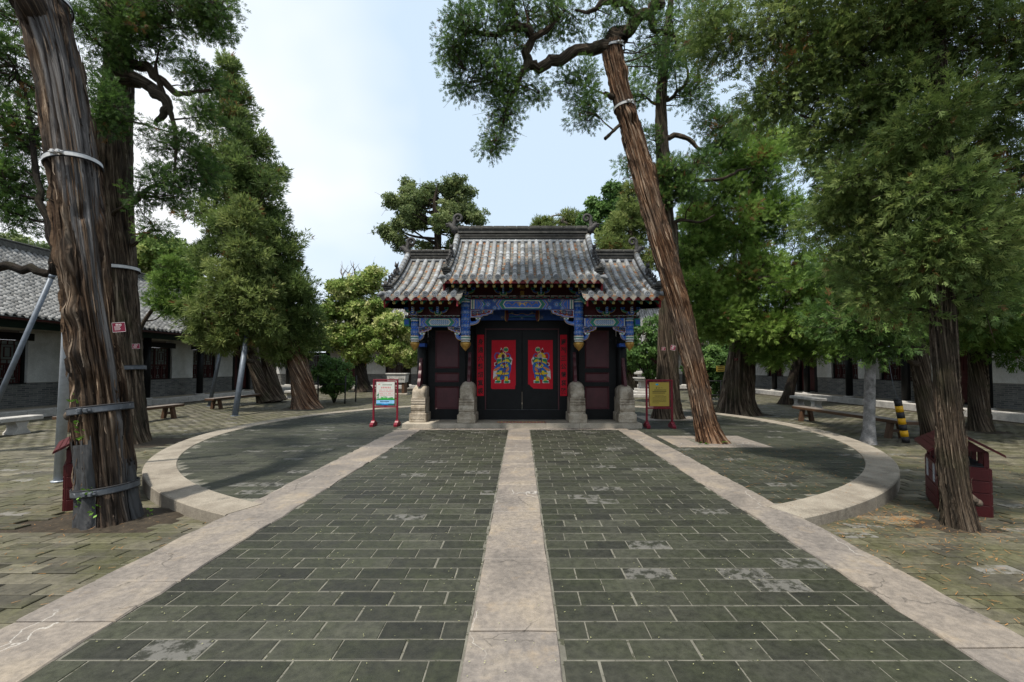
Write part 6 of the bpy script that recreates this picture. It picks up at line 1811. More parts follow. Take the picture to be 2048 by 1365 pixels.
# upright cypress behind the yellow sign, two fused stems
t6 = [P4(1326, 846, 13.55, .36), P4(1328, 790, 13.55, .26), P4(1331, 700, 13.55, .25), P4(1336, 560, 13.55, .26), P4(1332, 440, 13.55, .26), P4(1326, 330, 13.55, .22), P4(1322, 220, 13.5, .18), P4(1328, 120, 13.5, .15), P4(1340, 20, 13.5, .1), P4(1350, -80, 13.5, .05)]
t6b = [P4(1346, 842, 13.5, .30), P4(1347, 780, 13.45, .2), P4(1344, 690, 13.45, .19), P4(1346, 560, 13.5, .2), P4(1344, 450, 13.55, .17)]
T6 = tree('cypress_tree', 'upright double-stemmed cypress behind the yellow sign board', [t6, t6b],
     [E(1330, 120, 13.2, 1.0, .9, .9, 34), E(1390, 180, 13.2, .8, .9, .6, 24), E(1270, 190, 13.4, .5, .7, .6, 16), E(1390, 330, 13.2, .6, .8, .3, 16), E(1340, 345, 13.0, .55, .6, .45, 30), E(1370, 375, 13.0, .6, .6, .4, 30), E(1300, 280, 13.4, .35, .5, .5, 10), E(1440, 250, 13.1, .8, .9, .5, 24), E(1410, 60, 13.2, 1.0, 1.0, .8, 36), E(1450, 290, 13.2, .5, .7, .25, 10), E(1265, 330, 13.5, .4, .5, .5, 12), E(1390, -60, 13.3, 1.4, 1.2, .8, 36), E(1320, 400, 13.1, .35, .4, .25, 10)],
     'bark_grey', 'leaf_dark', puff=.32, sprays=56, size=.15, up=.1, seed=17, seg=56, nlen=100, amp=.035, cells=16, flare=.3, shell=.35, tint_shift=.05,
     limbs=[[P4(1332, 345, 13.5, .09), P4(1370, 352, 13.3, .08), P4(1420, 362, 13.2, .06), P4(1470, 345, 13.1, .04), P4(1505, 335, 13.1, .02)], [P4(1324, 270, 13.5, .10), P4(1370, 275, 13.3, .08), P4(1400, 300, 13.2, .05), P4(1420, 290, 13.2, .03)],
            [P4(1330, 345, 13.5, .10), P4(1300, 365, 13.3, .08), P4(1290, 385, 13.2, .04)], [P4(1324, 200, 13.5, .08), P4(1350, 190, 13.3, .06), P4(1375, 160, 13.2, .05), P4(1370, 120, 13.2, .03)], [P4(1340, 455, 13.5, .08), P4(1365, 440, 13.3, .06), P4(1400, 445, 13.2, .04), P4(1430, 430, 13.1, .02)]])
name_tag(T6, W(1327, 698, 13.27), .12, .10, R(2))

# stout buttressed cypress behind the kerb
t7 = [P4(1474, 834, 16.4, .80), P4(1475, 800, 16.4, .66), P4(1478, 760, 16.4, .58), P4(1485, 700, 16.4, .50), P4(1490, 620, 16.4, .44), P4(1500, 500, 16.4, .36), P4(1510, 380, 16.4, .25), P4(1520, 250, 16.4, .12)]
el = []
for (x, y, Y, rr, rz, n) in ((1400, 420, 15.6, .8, .8, 26), (1390, 500, 15.4, .8, .8, 32), (1400, 580, 15.3, .9, .7, 36), (1430, 640, 15.2, 1.0, .6, 40), (1500, 560, 15.0, 1.2, .9, 46), (1480, 460, 15.4, 1.2, 1.0, 44), (1500, 660, 15.0, 1.1, .5, 38), (1570, 640, 15.0, 1.2, .7, 44), (1580, 540, 15.2, 1.2, 1.0, 44), (1520, 350, 15.6, 1.3, 1.0, 40), (1440, 330, 15.8, .8, .8, 20), (1640, 600, 15.2, 1.2, .9, 36), (1640, 690, 15.2, .9, .4, 22), (1560, 705, 15.0, .9, .35, 20), (1560, 260, 16, 1.2, 1.0, 26), (1560, 430, 15.4, 1.1, .9, 34), (1450, 400, 15.6, 1.0, .7, 24), (1500, 290, 15.8, 1.0, .8, 18)):
    el.append(E(x, y, Y, rr, rr, rz, n))
T7 = tree('cypress_tree', 'stout buttressed cypress with a low fresh green crown just behind the kerb ring', [t7], el, 'bark_grey', 'leaf_fresh', 'cypress', puff=.44, sprays=72, size=.225, up=.05, dead=.02, seed=19, seg=90, nlen=90, amp=.075, cells=16, twist=.03, flare=.35, lobes=.11, shell=.5, tint_shift=-.04, twigr=.014)
name_tag(T7, W(1472, 719, 15.85), .14, .10, 0)

# slim leaning trunk before the shaded hall
t8 = [P4(1571, 812, 20.7, .36), P4(1580, 780, 20.7, .27), P4(1590, 740, 20.7, .24), P4(1600, 690, 20.7, .22), P4(1615, 620, 20.7, .18), P4(1630, 500, 20.7, .1)]
tree('cypress_tree', 'slim dark trunk leaning before the shaded hall wall', [t8], [E(1650, 560, 20, 1.6, 1.5, 1.5, 50), E(1620, 660, 19.8, 1.2, 1.2, .6, 26), E(1700, 640, 19.6, 1.5, 1.2, .9, 40)], 'bark_dark', 'leaf_mid', 'tuft', puff=.5, sprays=30, size=.3, seed=21, seg=30, amp=.03, flare=.2)

# near trunk at the litter bin
t9 = [P4(1918, 1066, 4.62, .235), P4(1912, 1000, 4.62, .205), P4(1903, 900, 4.62, .19), P4(1893, 780, 4.62, .168), P4(1887, 640, 4.62, .165), P4(1885, 500, 4.63, .16), P4(1884, 380, 4.64, .15), P4(1882, 260, 4.65, .135), P4(1878, 150, 4.66, .11), P4(1872, 20, 4.68, .08), P4(1868, -120, 4.7, .05)]
t9 = [(x, y, z, r_*.88) for x, y, z, r_ in t9]
el = []
for (x, y, Y, rx, rz, n) in ((1560, 60, 5.6, .55, .40, 30), (1460, 90, 5.9, .4, .28, 18), (1640, 150, 5.4, .5, .4, 30), (1560, 190, 5.7, .5, .35, 26), (1700, 60, 5.2, .5, .4, 30), (1800, 40, 4.8, .5, .4, 30), (1900, 60, 4.6, .5, .4, 28), (2000, 80, 4.6, .5, .4, 26), (1720, 230, 5.2, .45, .35, 26), (1640, 290, 5.5, .4, .35, 20), (1800, 180, 4.9, .4, .3, 22), (1980, 220, 4.7, .5, .4, 24), (1700, 380, 5.1, .45, .35, 24), (1660, 420, 5.4, .35, .3, 14), (1780, 450, 5.0, .35, .3, 16), (1950, 350, 4.8, .45, .35, 18), (2030, 330, 4.8, .5, .5, 22), (1700, 500, 5.3, .35, .3, 14), (1760, 570, 5.1, .3, .25, 12),
                             (1400, 50, 6.0, .35, .25, 12), (1820, 330, 4.9, .4, .3, 22), (1860, 250, 4.5, .35, .3, 18), (1870, 380, 4.35, .30, .28, 20), (1900, 470, 4.3, .26, .24, 16), (1840, 520, 4.45, .28, .22, 14), (1950, 500, 4.5, .34, .26, 16), (2010, 440, 4.5, .35, .3, 16), (1820, 620, 4.9, .25, .16, 8), (1960, 600, 4.6, .3, .18, 10), (1600, -60, 5.5, .9, .4, 36), (1850, -80, 4.7, 1.0, .5, 40), (2080, 150, 4.6, .5, .6, 22), (1690, 130, 5.2, .3, .3, 12)):
    el.append(E(x, y, Y, rx, rx, rz, n))
el += [((4.0, 3.3, 6.7), (1.5, 1.2, .5), 44), ((5.7, 3.7, 6.9), (1.4, 1.2, .6), 40)]  # unseen crown masses above the view, placed to shade front foliage and floor
T9 = tree('cypress_tree', 'slender furrowed cypress beside the red bin roof, its drooping branches overhead', [t9], el, 'bark_grey', 'leaf_mid', 'cypress', puff=.26, sprays=76, size=.105, up=-.1, dead=.015, seed=23, strips=260, seg=110, nlen=170, amp=.024, cells=22, twist=.10, flare=.16, shell=.3, twigr=.006, lobes=.04, tint_shift=.05, squash=1.0,
     limbs=[[P4(1880, 170, 4.65, .08), P4(1810, 160, 4.8, .05), P4(1740, 140, 5.0, .035), P4(1690, 80, 5.1, .02)], [P4(1884, 330, 4.65, .06), P4(1800, 290, 4.9, .04), P4(1700, 270, 5.2, .028), P4(1600, 230, 5.5, .015)], [P4(1880, 220, 4.65, .06), P4(1960, 170, 4.6, .04), P4(2050, 140, 4.6, .02)], [P4(1886, 420, 4.64, .05), P4(1980, 390, 4.7, .03), P4(2060, 340, 4.7, .02)], [P4(1876, 130, 4.65, .07), P4(1760, 60, 5.1, .045), P4(1620, 60, 5.5, .03), P4(1470, 80, 5.9, .012)], [P4(1885, 520, 4.64, .045), P4(1800, 470, 4.9, .03), P4(1700, 440, 5.2, .015)]])
mb = MB(); c = W(1955, 1006, 4.55); mb.ball(c, (.04, .045, .04), 12, 8); mb.tube([c + Vector((-.08, .02, .06)), c], [.05, .035], 8); mb.build('burl', M['burl'], T9)

# two more trunks in the shade on that side
t10 = [P4(1866, 905, 10.6, .33), P4(1858, 850, 10.6, .27), P4(1845, 760, 10.6, .25), P4(1828, 660, 10.6, .23), P4(1800, 520, 10.6, .18), P4(1780, 380, 10.6, .12), P4(1770, 240, 10.6, .05)]
el = []
for (x, y, Y, rx, rz, n) in ((1700, 640, 9.6, .8, .45, 30), (1770, 620, 9.6, .8, .5, 34), (1700, 540, 9.8, .8, .6, 32), (1800, 520, 9.8, .8, .6, 32), (1760, 690, 9.4, .5, .2, 14), (1900, 560, 9.9, .8, .6, 30), (1960, 620, 10, .8, .4, 28), (1980, 480, 10.2, 1.0, .8, 34), (1720, 420, 10.2, 1.0, .8, 36), (1850, 400, 10.2, 1.0, .9, 36), (2050, 560, 10, .9, .8, 30), (1800, 290, 10.6, 1.0, .8, 30), (1680, 320, 10.4, .8, .7, 20)):
    el.append(E(x, y, Y, rx, rx, rz, n))
tree('cypress_tree', 'dark leaning trunk just behind the slender furrowed one, under a dense low crown', [t10], el, 'bark_grey', 'leaf_dark', 'cypress', puff=.40, sprays=58, size=.195, up=-.1, dead=.02, seed=25, seg=48, nlen=70, amp=.035, twist=.1, flare=.25, shell=.4)
t11 = [P4(1960, 868, 12.1, .42), P4(1958, 820, 12.1, .33), P4(1957, 760, 12.1, .31), P4(1955, 680, 12.1, .29), P4(1950, 560, 12.1, .22), P4(1945, 400, 12.1, .1)]
el = []
for (x, y, Y, rx, rz, n) in ((1960, 650, 11.6, .9, .6, 34), (1900, 660, 11.6, .7, .4, 24), (2020, 690, 11.4, .6, .35, 20), (2050, 620, 11.5, .9, .7, 30), (1960, 540, 11.8, 1.1, .9, 36), (2060, 480, 11.8, 1.2, 1.0, 32)): el.append(E(x, y, Y, rx, rx, rz, n))
tree('cypress_tree', 'straight patchy-barked trunk standing by the shaded hall door', [t11], el, 'bark_grey', 'leaf_bright', 'cypress', puff=.42, sprays=60, size=.21, up=0, dead=.03, seed=27, seg=48, nlen=50, amp=.035, flare=.3)

# ---- trees behind the gate and the halls
tr = [P4(872, 800, 42, .5), P4(873, 650, 42, .4), P4(876, 500, 42, .36), P4(874, 440, 42, .33), P4(870, 410, 42, .25), P4(876, 370, 42, .1)]
el = []; rr_ = random.Random(6)
for k in range(46):        # an umbrella of many small masses over the fork
    a = rr_.uniform(0, PI); q = rr_.uniform(.62, 1.0) if k % 3 else rr_.uniform(.25, .7)
    el.append(E(868 + 88*q*math.cos(a) + (14 if a < PI/2 else -8), 474 - 112*q*math.sin(a)**.8, 42 + rr_.uniform(-3, 3), .95, 1.0, .75, 13))
for x, y in ((790, 478), (775, 465), (800, 490), (850, 494), (905, 494), (940, 482)): el.append(E(x, y, 42, 1.0, 1.0, .6, 12))
tree('broadleaf_tree', 'big domed dark tree rising behind the gate, its fork showing', [tr], el, 'bark_dark', 'leaf_far', 'broad', puff=.55, sprays=34, size=.27, up=.3, dead=0, seed=31, seg=30, nlen=50, amp=.06, flare=.1, shell=.2, twigr=.03)
tr = [P4(1118, 800, 44, .5), P4(1118, 600, 44, .45), P4(1120, 480, 44, .35), P4(1122, 440, 44, .1)]
el = [E(x, y, 44, rr, rr, rr*.5, n) for (x, y, rr, n) in ((1090, 450, 1.0, 16), (1140, 440, 1.3, 22), (1110, 465, 1.6, 22), (1160, 455, 1.0, 14), (1080, 470, .8, 10))]
Tp = tree('pine_tree', 'low flat-topped olive tree with a bare crooked branch behind the ridge', [tr], el, 'bark_dark', 'leaf_olive', 'tuft', puff=.6, sprays=34, size=.42, up=.5, dead=0, seed=33, seg=24, nlen=30, amp=.04, flare=.1)
mb = MB(); mb.tube([W(1135, 450, 43.4), W(1128, 445, 43.4), W(1124, 442, 43.3), W(1130, 434, 43.3), W(1120, 430, 43.3), W(1112, 431, 43.3), W(1098, 434, 43.3)], [.22, .2, .16, .14, .1, .07, .02], 6)
mb.tube([W(1130, 434, 43.3), W(1138, 428, 43.3), W(1139, 421, 43.3), W(1134, 419, 43.3)], [.12, .08, .05, .02], 6); mb.tube([W(1120, 430, 43.3), W(1115, 426, 43.3)], [.07, .02], 5); mb.build('bare_branch', M['dead'], Tp)
tr = [P4(1215, 800, 38, .5), P4(1215, 600, 38, .45), P4(1218, 480, 38, .3), P4(1222, 400, 38, .08)]
el = [E(x, y, 38, rr, rr, rr*.8, n) for (x, y, rr, n) in ((1225, 385, .9, 18), (1195, 415, 1.0, 22), (1235, 420, 1.2, 26), (1180, 440, .8, 16), (1215, 455, 1.3, 26), (1260, 430, 1.1, 20))]
tree('broadleaf_tree', 'loose green broadleaf tree between the bare crooked branch and the mid green cypress', [tr], el, 'bark_dark', 'leaf_broad', 'broad', puff=.6, sprays=30, size=.38, up=.2, dead=0, seed=35, seg=20, nlen=30, amp=.03, flare=.1)
tr = [P4(1262, 800, 30, .45), P4(1262, 640, 30, .4), P4(1262, 500, 30, .3), P4(1265, 390, 30, .06)]
el = [E(x, y, 30, rr, rr, rr*.8, n) for (x, y, rr, n) in ((1262, 385, .5, 12), (1265, 420, .9, 24), (1240, 455, .9, 26), (1285, 460, 1.0, 28), (1215, 490, .9, 26), (1255, 500, 1.2, 34), (1300, 520, 1.0, 26), (1230, 530, 1.2, 26), (1280, 580, 1.2, 26), (1310, 440, .7, 14))]
tree('cypress_tree', 'mid green cypress crown between the gate roof and the leaning trunk', [tr], el, 'bark_grey', 'leaf_olive', 'tuft', puff=.5, sprays=34, size=.3, up=.3, dead=.03, seed=37, seg=20, nlen=30, amp=.03, flare=.1)
tr = [P4(1400, 800, 27, .4), P4(1402, 640, 27, .35), P4(1405, 500, 27, .22), P4(1410, 400, 27, .06)]
el = [E(x, y, 27, rr, rr, rr*.8, n) for (x, y, rr, n) in ((1400, 430, 1.0, 18), (1390, 500, 1.3, 28), (1430, 480, 1.3, 26), (1380, 570, 1.4, 30), (1440, 570, 1.4, 28), (1400, 640, 1.3, 24))]
tree('broadleaf_tree', 'yellow green tree glimpsed behind the double-stemmed cypress', [tr], el, 'bark_dark', 'leaf_lime', 'broad', puff=.5, sprays=30, size=.3, up=.2, dead=0, seed=39, seg=20, nlen=30, amp=.03, flare=.1, tint_shift=-.2)
# far crowns over the long hall
for (x, y, Y, rx, n, lf, lab, sd) in ((330, 510, 41, 3.0, 80, 'leaf_lime', 'yellowish broadleaf crown behind the long hall roof', 41), (40, 505, 46, 3.2, 60, 'leaf_far', 'distant rounded crown above the hall ridge', 43)):
    tr = [P4(x, 790, Y, .5), P4(x, 660, Y, .45), P4(x + 2, 560, Y, .35), P4(x, 480, Y, .1)]
    tree('broadleaf_tree', lab, [tr], [E(x, y, Y, rx, rx, rx*.55, n), E(x + 40, y + 25, Y, rx*.7, rx*.7, rx*.45, n//2), E(x - 35, y + 30, Y, rx*.7, rx*.7, rx*.45, n//2)], 'bark_dark', lf, 'broad', puff=.7, sprays=34, size=.4, up=.2, dead=0, seed=sd, seg=16, nlen=20, amp=.03, flare=0, tint_shift=-.12 if sd == 41 else 0)

# pagoda trees in flower
tr = [P4(727, 784, 31, .62), P4(722, 750, 31, .46), P4(718, 710, 31, .42), P4(716, 660, 31, .34), P4(706, 600, 31, .24), P4(710, 550, 31, .1)]
el = [E(x, y, 30.6, rr, rr, rr*.75, n) for (x, y, rr, n) in ((690, 580, 1.2, 30), (730, 570, 1.1, 26), (668, 625, 1.2, 30), (715, 630, 1.5, 40), (755, 620, 1.1, 26), (690, 670, 1.4, 34), (740, 675, 1.4, 34), (715, 705, 1.1, 20), (660, 680, .9, 16), (745, 550, .7, 12))]
Tq = tree('pagoda_tree', 'flowering pagoda tree with bare twigs on top, behind the round bush', [tr], el, 'bark_dark', 'leaf_lime', 'broad', puff=.5, sprays=42, size=.26, up=.1, dead=0, seed=45, seg=28, nlen=40, amp=.05, flare=.2, shell=.45, tint_shift=.1)
r = random.Random(3)
for k in range(4):
    mb = MB(); a = W(705, 610, 30.6); b = W(682 + 14*k, 540 + 6*(k % 2), 30.6); m = (a + b)/2 + Vector((r.uniform(-.3, .3), 0, 0)); mb.tube([a, m, b], [.09, .06, .03], 6)
    for j in range(7):
        s0 = m.lerp(b, r.uniform(.2, 1)); e = s0 + Vector((r.uniform(-.6, .6), r.uniform(-.3, .3), r.uniform(.2, .9))); mb.tube([s0, (s0+e)/2 + Vector((r.uniform(-.1, .1), 0, 0)), e], [.03, .02, .006], 4)
    mb.build('bare_branch', M['dead'], Tq)
tr = [P4(812, 775, 29, .2), P4(814, 750, 29, .16), P4(822, 720, 29, .13), P4(812, 690, 29, .1), P4(795, 650, 29, .05)]
tr2 = [P4(810, 777, 28.9, .18), P4(806, 750, 28.9, .13), P4(812, 725, 28.9, .10), P4(790, 690, 28.9, .05)]
el = [E(x, y, 28.5, rr, rr, rr*.75, n) for (x, y, rr, n) in ((785, 650, 1.0, 26), (815, 660, .9, 22), (770, 690, .9, 24), (800, 700, 1.0, 26), (825, 715, .6, 14), (775, 720, .6, 12), (765, 655, .7, 14))]
tree('pagoda_tree', 'small pale-flowered pagoda tree on two thin stems beside the stone trough', [tr, tr2], el, 'bark_dark', 'leaf_lime', 'broad', puff=.42, sprays=40, size=.22, up=.1, dead=0, seed=47, seg=16, nlen=24, amp=.02, flare=.1, tint_shift=.14)

# shrubs
def shrub(label, px, py, Y, w, h, n, leaf, seed, stems=6, lift=.5, size=.16, group=None):
    b = W(px, py, Y); rr = random.Random(seed)
    trunks = []
    for k in range(stems):
        a = 2*PI*k/stems; e = Vector((math.cos(a)*w*.4, math.sin(a)*w*.4, h*lift)); trunks.append([(b.x, b.y, b.z - .03, .035), (b.x + e.x*.3, b.y + e.y*.3, b.z + e.z*.5, .028), (b.x + e.x*.7, b.y + e.y*.7, b.z + e.z, .02), (b.x + e.x, b.y + e.y, b.z + e.z*1.5, .01)])
    c = (b.x, b.y, b.z + h*.58)
    return tree('shrub', label, trunks, [(c, (w*.5, w*.5, h*.42), n)], 'bark_dark', leaf, 'broad', puff=.26, sprays=36, size=size, up=.2, dead=0, seed=seed, seg=8, nlen=12, amp=.004, cells=5, flare=0, shell=.6, group=group, cat='shrub', auto=False)
shrub('round glossy bush ringed by dark stakes', 668, 808, 21.6, 1.9, 2.5, 90, 'leaf_broad', 51)
shrub('leafy shrub between the gate and the stone pedestal', 1300, 775, 22, 2.6, 3.6, 110, 'leaf_broad', 53, lift=.4)
shrub('dense shrub with a small yellow board beside the stout cypress', 1415, 812, 20.5, 2.0, 2.9, 100, 'leaf_broad', 55)
shrub('taller shrub in the shade behind the small yellow board', 1440, 795, 23, 2.4, 3.8, 90, 'leaf_broad', 57)
shrub('low shrub at the foot of the rear hall wall', 1250, 770, 30, 2.4, 3.0, 60, 'leaf_broad', 59, size=.22)

# ================================================================ furniture and small things
GZ = -0.17
# steel props
def prop(label, a, b, r, mat, name='steel_prop'):
    mb = MB(); mb.tube([a, b], [r, r*.93], 16); o = mb.build(name, M[mat], origin=a, label=label, cat='post')
    mb = MB(); mb.lathe((a[0], a[1], a[2] - .005), [(r*1.5, 0), (r*1.5, .02)], 16); mb.build('foot_plate', M[mat], o)
    t = (Vector(b) - Vector(a)).normalized(); c = Vector(b) - t*.03
    mb = MB(); mb.tube([c, c + t*.06], [r*1.12, r*1.12], 16); mb.build('end_collar', M['dsteel'], o)
    return o
a = W(118, 955, 6.7); a.z = GZ + .01
prop('fat pale steel pole standing close behind the banded trunk', a, W(150, 380, 6.3), .062, 'steel')
a = W(-58, 905, 8.1); a.z = GZ + .01
prop('thin grey steel pole holding up the long bent limb', a, W(104, 553, 8.1), .042, 'dsteel')
a = W(470, 832, 15.7); a.z = GZ
prop('steel pole slanting up into the pale cypress, standing before the long bench', a, W(496, 655, 17.0), .10, 'dsteel')
a = W(419, 803, 19.6); a.z = GZ
prop('thin steel pole slanting up beside the hall platform edge', a, W(452, 650, 19.6), .08, 'dsteel')

# grey post cast like a trunk, holding the low branch
a = W(1737, 888, 10.0); a.z = GZ - .02
V, Fq, bk, br, Pp, Rr = bark_tube([a, a + Vector((.03, 0, .5)), a + Vector((.06, 0, 1.3)), a + Vector((.12, 0, 2.45))], [.14, .112, .105, .10], 40, 60, .012, 9, .5, 3, .25)
M['cast'] = mat_stone('cast_grey', (.16, .155, .15), (.30, .29, .285), (.08, .075, .07), .52, 7)
o = np_mesh('support_post', V, Fq, M['cast'], origin=a, attrs={'bark': bk}, smooth=True); tagp(o, 'pale grey cast post under the low branches, beside the kerb', 'post')

# striped bollard, tipped, with its wire
a = W(1812, 882, 10.15); a.z = GZ; b = W(1795, 800, 10.2)
root = thing('striped_pole', 'leaning short pole with yellow and black stripes', 'pole', a)
M['syellow'] = plain('stripe_yellow', (.62, .33, .01), .45, .15, 8, .05); M['sblack'] = plain('stripe_black', (.02, .02, .022), .5, .2, 8, .05)
for k in range(7):
    mb = MB(); mb.tube([a.lerp(b, k/7), a.lerp(b, (k+1)/7)], .075, 18, 0); mb.build('stripe', M['syellow'] if k % 2 else M['sblack'], root)
mb = MB(); mb.ball(b, (.085, .085, .05)); mb.build('cap', M['sblack'], root)
mb = MB(); mb.tube([b, W(1786, 770, 10.2), W(1772, 690, 10.2)], .006, 5); mb.build('wire', M['dsteel'], root)

# benches
def wood_bench(label, x, y0, y1, gr=None):
    root = thing('wooden_bench', label, 'bench', (x, (y0+y1)/2, GZ), gr)
    w, zt = .19, GZ + .47
    mb = MB(); mb.box((x - w, y0, zt - .085), (x + w, y1, zt - .012), 0, .008); top = mb.build('seat', M['wood'], root)
    mb = MB(); mb.box((x - w + .004, y0 + .004, zt - .0115), (x + w - .004, y1 - .004, zt), 0, .004); mb.build('seat_board', M['woodtop'], top)
    for y in (y0 + .45, y1 - .45):
        for s in (-1, 1):
            mb = MB(); mb.prism([(x + s*.06, zt - .087), (x + s*.16, zt - .087), (x + s*.24, GZ), (x + s*.13, GZ)], lambda a, b, d: (a, d, b), y - .06, y + .06); mb.build('leg', M['wood'], root)
        mb = MB(); mb.box((x - .125, y - .03, GZ + .15), (x + .125, y + .03, GZ + .22)); mb.build('stretcher', M['wood'], root)
wood_bench('long dark wooden bench beside the grey cast post and striped pole', 9.35, 10.35, 14.6)
wood_bench('wooden bench at the foot of the thick cypress behind the banded trunk', -12.2, 11.4, 15.4)
wood_bench('long wooden bench before the hall, crossed by a steel pole', -12.95, 17.9, 22.4)
def stone_bench(label, x, y0, y1):
    root = thing('stone_bench', label, 'bench', (x, (y0+y1)/2, GZ))
    zt = GZ + .46
    mb = MB(); mb.box((x - .2, y0, zt - .12), (x + .2, y1, zt), 0, .015); mb.build('seat', M['pale_stone'], root)
    for t in (.2, .8):
        y = y0 + (y1-y0)*t
        mb = MB(); prof = [(.20, 0), (.19, .05), (.13, .11), (.105, .18), (.12, .25), (.17, .34)]
        poly = [(y - r, GZ + z) for r, z in prof] + [(y + r, GZ + z) for r, z in reversed(prof)]
        mb.prism(poly, lambda a, b, d: (d, a, b), x - .15, x + .15); mb.build('leg', M['pale_stone'], root)
stone_bench('pale stone bench before the lattice windows, beyond the fat steel pole', -13.4, 9.6, 11.95)
stone_bench('short pale stone bench beyond the end of the pole-crossed wooden bench', -13.0, 24.0, 25.6)
stone_bench('short carved stone bench just beyond the dark wooden bench', 12.65, 18.1, 20.0)

# litter bins with little gabled roofs
def litter_bin(label, c, rot, L=.82, Wd=.44):
    z = gz(c[0], c[1]); root = thing('litter_bin', label, 'bin', (c[0], c[1], z))
    Mx = Matrix.Translation(Vector((c[0], c[1], z))) @ Matrix.Rotation(rot, 4, 'Z')
    mb = MB(); mb.box((-Wd/2, -L/2, 0), (Wd/2, L/2, .585), 0, .006, Mx); body = mb.build('body', M['binred'], root)
    for k in range(4):
        for s in (-1, 1):
            mb = MB(); mb.box((s*(Wd/2 + .006) - .006, -L/2 + .02, .02 + k*.14), (s*(Wd/2 + .006) + .006, L/2 - .02, .15 + k*.14), 0, .003, Mx); mb.build('board', M['binred'], body)
            mb = MB(); mb.box((-Wd/2 + .02, s*(L/2 + .006) - .006, .02 + k*.14), (Wd/2 - .02, s*(L/2 + .006) + .006, .15 + k*.14), 0, .003, Mx); mb.build('board', M['binred'], body)
    for sx in (-1, 1):
        for y in (-L/2 + .05, -.14, .14, L/2 - .05):
            mb = MB(); mb.box((sx*(Wd/2 - .03) - .022, y - .022, .585), (sx*(Wd/2 - .03) + .022, y + .022, .76), 0, .003, Mx); mb.build('post', M['binred'], root)
        for y in (-.2, .2):
            mb = MB(); mb.box((sx*(Wd/2 + .014) - .003, y - .05, .33), (sx*(Wd/2 + .014) + .003, y + .05, .55), 0, 0, Mx); mb.build('label_plate', M['steel'], body)
    mb = MB(); mb.box((-Wd/2 + .03, -L/2 + .03, .586), (Wd/2 - .03, L/2 - .03, .60), 0, 0, Mx); mb.build('liner', M['rubber'], root)
    for s in (-1, 1):
        mb = MB(); mb.prism([(0, .93), (s*(Wd/2 + .10), .735), (s*(Wd/2 + .10), .755), (0, .955)], lambda a, b, d: Mx @ Vector((a, d, b)), -L/2 - .09, L/2 + .09); rf = mb.build('roof_side', M['binred'], root)
        for k in range(6):
            t0 = (k + .1)/6; t1 = (k + .9)/6; W2 = Wd/2 + .10
            mb = MB(); mb.prism([(s*W2*t0, .956 - .2*t0), (s*W2*t1, .956 - .2*t1), (s*W2*t1, .963 - .2*t1), (s*W2*t0, .963 - .2*t0)], lambda a, b, d: Mx @ Vector((a, d, b)), -L/2 - .092, L/2 + .092); mb.build('roof_slat', M['binred'], rf)
    for s in (-1, 1):
        mb = MB(); mb.prism([(-Wd/2, .76), (Wd/2, .76), (0, .92)], lambda a, b, d: Mx @ Vector((a, d, b)), s*(L/2 - .06) - .01, s*(L/2 - .06) + .01); mb.build('gable', M['binred'], root)
litter_bin('red wooden litter bin with gabled roof behind the slender furrowed trunk', (5.47, 5.45), R(-35))
litter_bin('red wooden litter bin half hidden behind the massive banded trunk', (-5.66, 5.70), R(44))

# notice boards on stands
def notice(label, xl, xr, y, rotz, draw, pm):
    """frame on two shaped feet, swivel-held panel"""
    c = ((xl + xr)/2, y); w = (xr - xl)/2
    root = thing('notice_board', label, 'sign', (c[0], c[1], 0.0))
    Mx = Matrix.Translation(Vector((c[0], c[1], 0))) @ Matrix.Rotation(rotz, 4, 'Z')
    for s in (-1, 1):
        mb = MB(); mb.box((s*w - .024, -.022, .10), (s*w + .024, .022, 1.275), 0, .004, Mx); mb.build('post', M['signred'], root)
        foot = [(-.21, 0.004), (-.21, .06), (-.15, .10), (-.10, .105), (-.07, .14), (-.03, .16), (.03, .16), (.07, .14), (.10, .105), (.15, .10), (.21, .06), (.21, 0.004)]
        mb = MB(); mb.prism(foot, lambda a, b, d: Mx @ Vector((d, a, b)), s*w - .045, s*w + .045); mb.build('foot', M['signred'], root)
    mb = MB(); mb.box((-w + .024, -.02, 1.235), (w - .024, .02, 1.275), 0, .004, Mx); mb.build('top_rail', M['signred'], root)
    mb = MB(); mb.box((-w + .024, -.02, .50), (w - .024, .02, .54), 0, .004, Mx); mb.build('lower_rail', M['signred'], root)
    pw, z0, z1 = w - .075, .57, 1.20
    mb = MB(); mb.box((-pw - .02, -.018, z0 - .02), (pw + .02, .012, z1 + .02), 0, .003, Mx); pan = mb.build('panel', M['signred'], root)
    mb = MB(); mb.box((-pw, -.0205, z0), (pw, -.0185, z1), 0, 0, Mx)
    def rc(x0, x1, a, b, mi, d=.0215): mb.add([Mx @ Vector((-pw + 2*pw*x, -d, z0 + (z1 - z0)*z)) for x, z in ((x0, a), (x1, a), (x1, b), (x0, b))], [(0, 1, 2, 3)], mi)
    def pl(pts, mi, d=.022): mb.add([Mx @ Vector((-pw + 2*pw*x, -d, z0 + (z1 - z0)*z)) for x, z in pts], [tuple(range(len(pts)))], mi)
    draw(rc, pl)
    mb.build('print', pm, pan)
    for z in (.75, 1.05):
        for s in (-1, 1): mb = MB(); mb.tube([Mx @ Vector((s*(pw + .02), 0, z)), Mx @ Vector((s*(w - .024), 0, z))], .014, 8); mb.build('pin', M['signred'], root)
    for za, zb in ((.54, .552), (1.218, 1.236)): mb = MB(); mb.box((-.035, -.014, za), (.035, .014, zb), 0, 0, Mx); mb.build('pin', M['signred'], root)
M['signred'] = plain('sign_red', (.16, .008, .02), .4, .15, 8, .05)
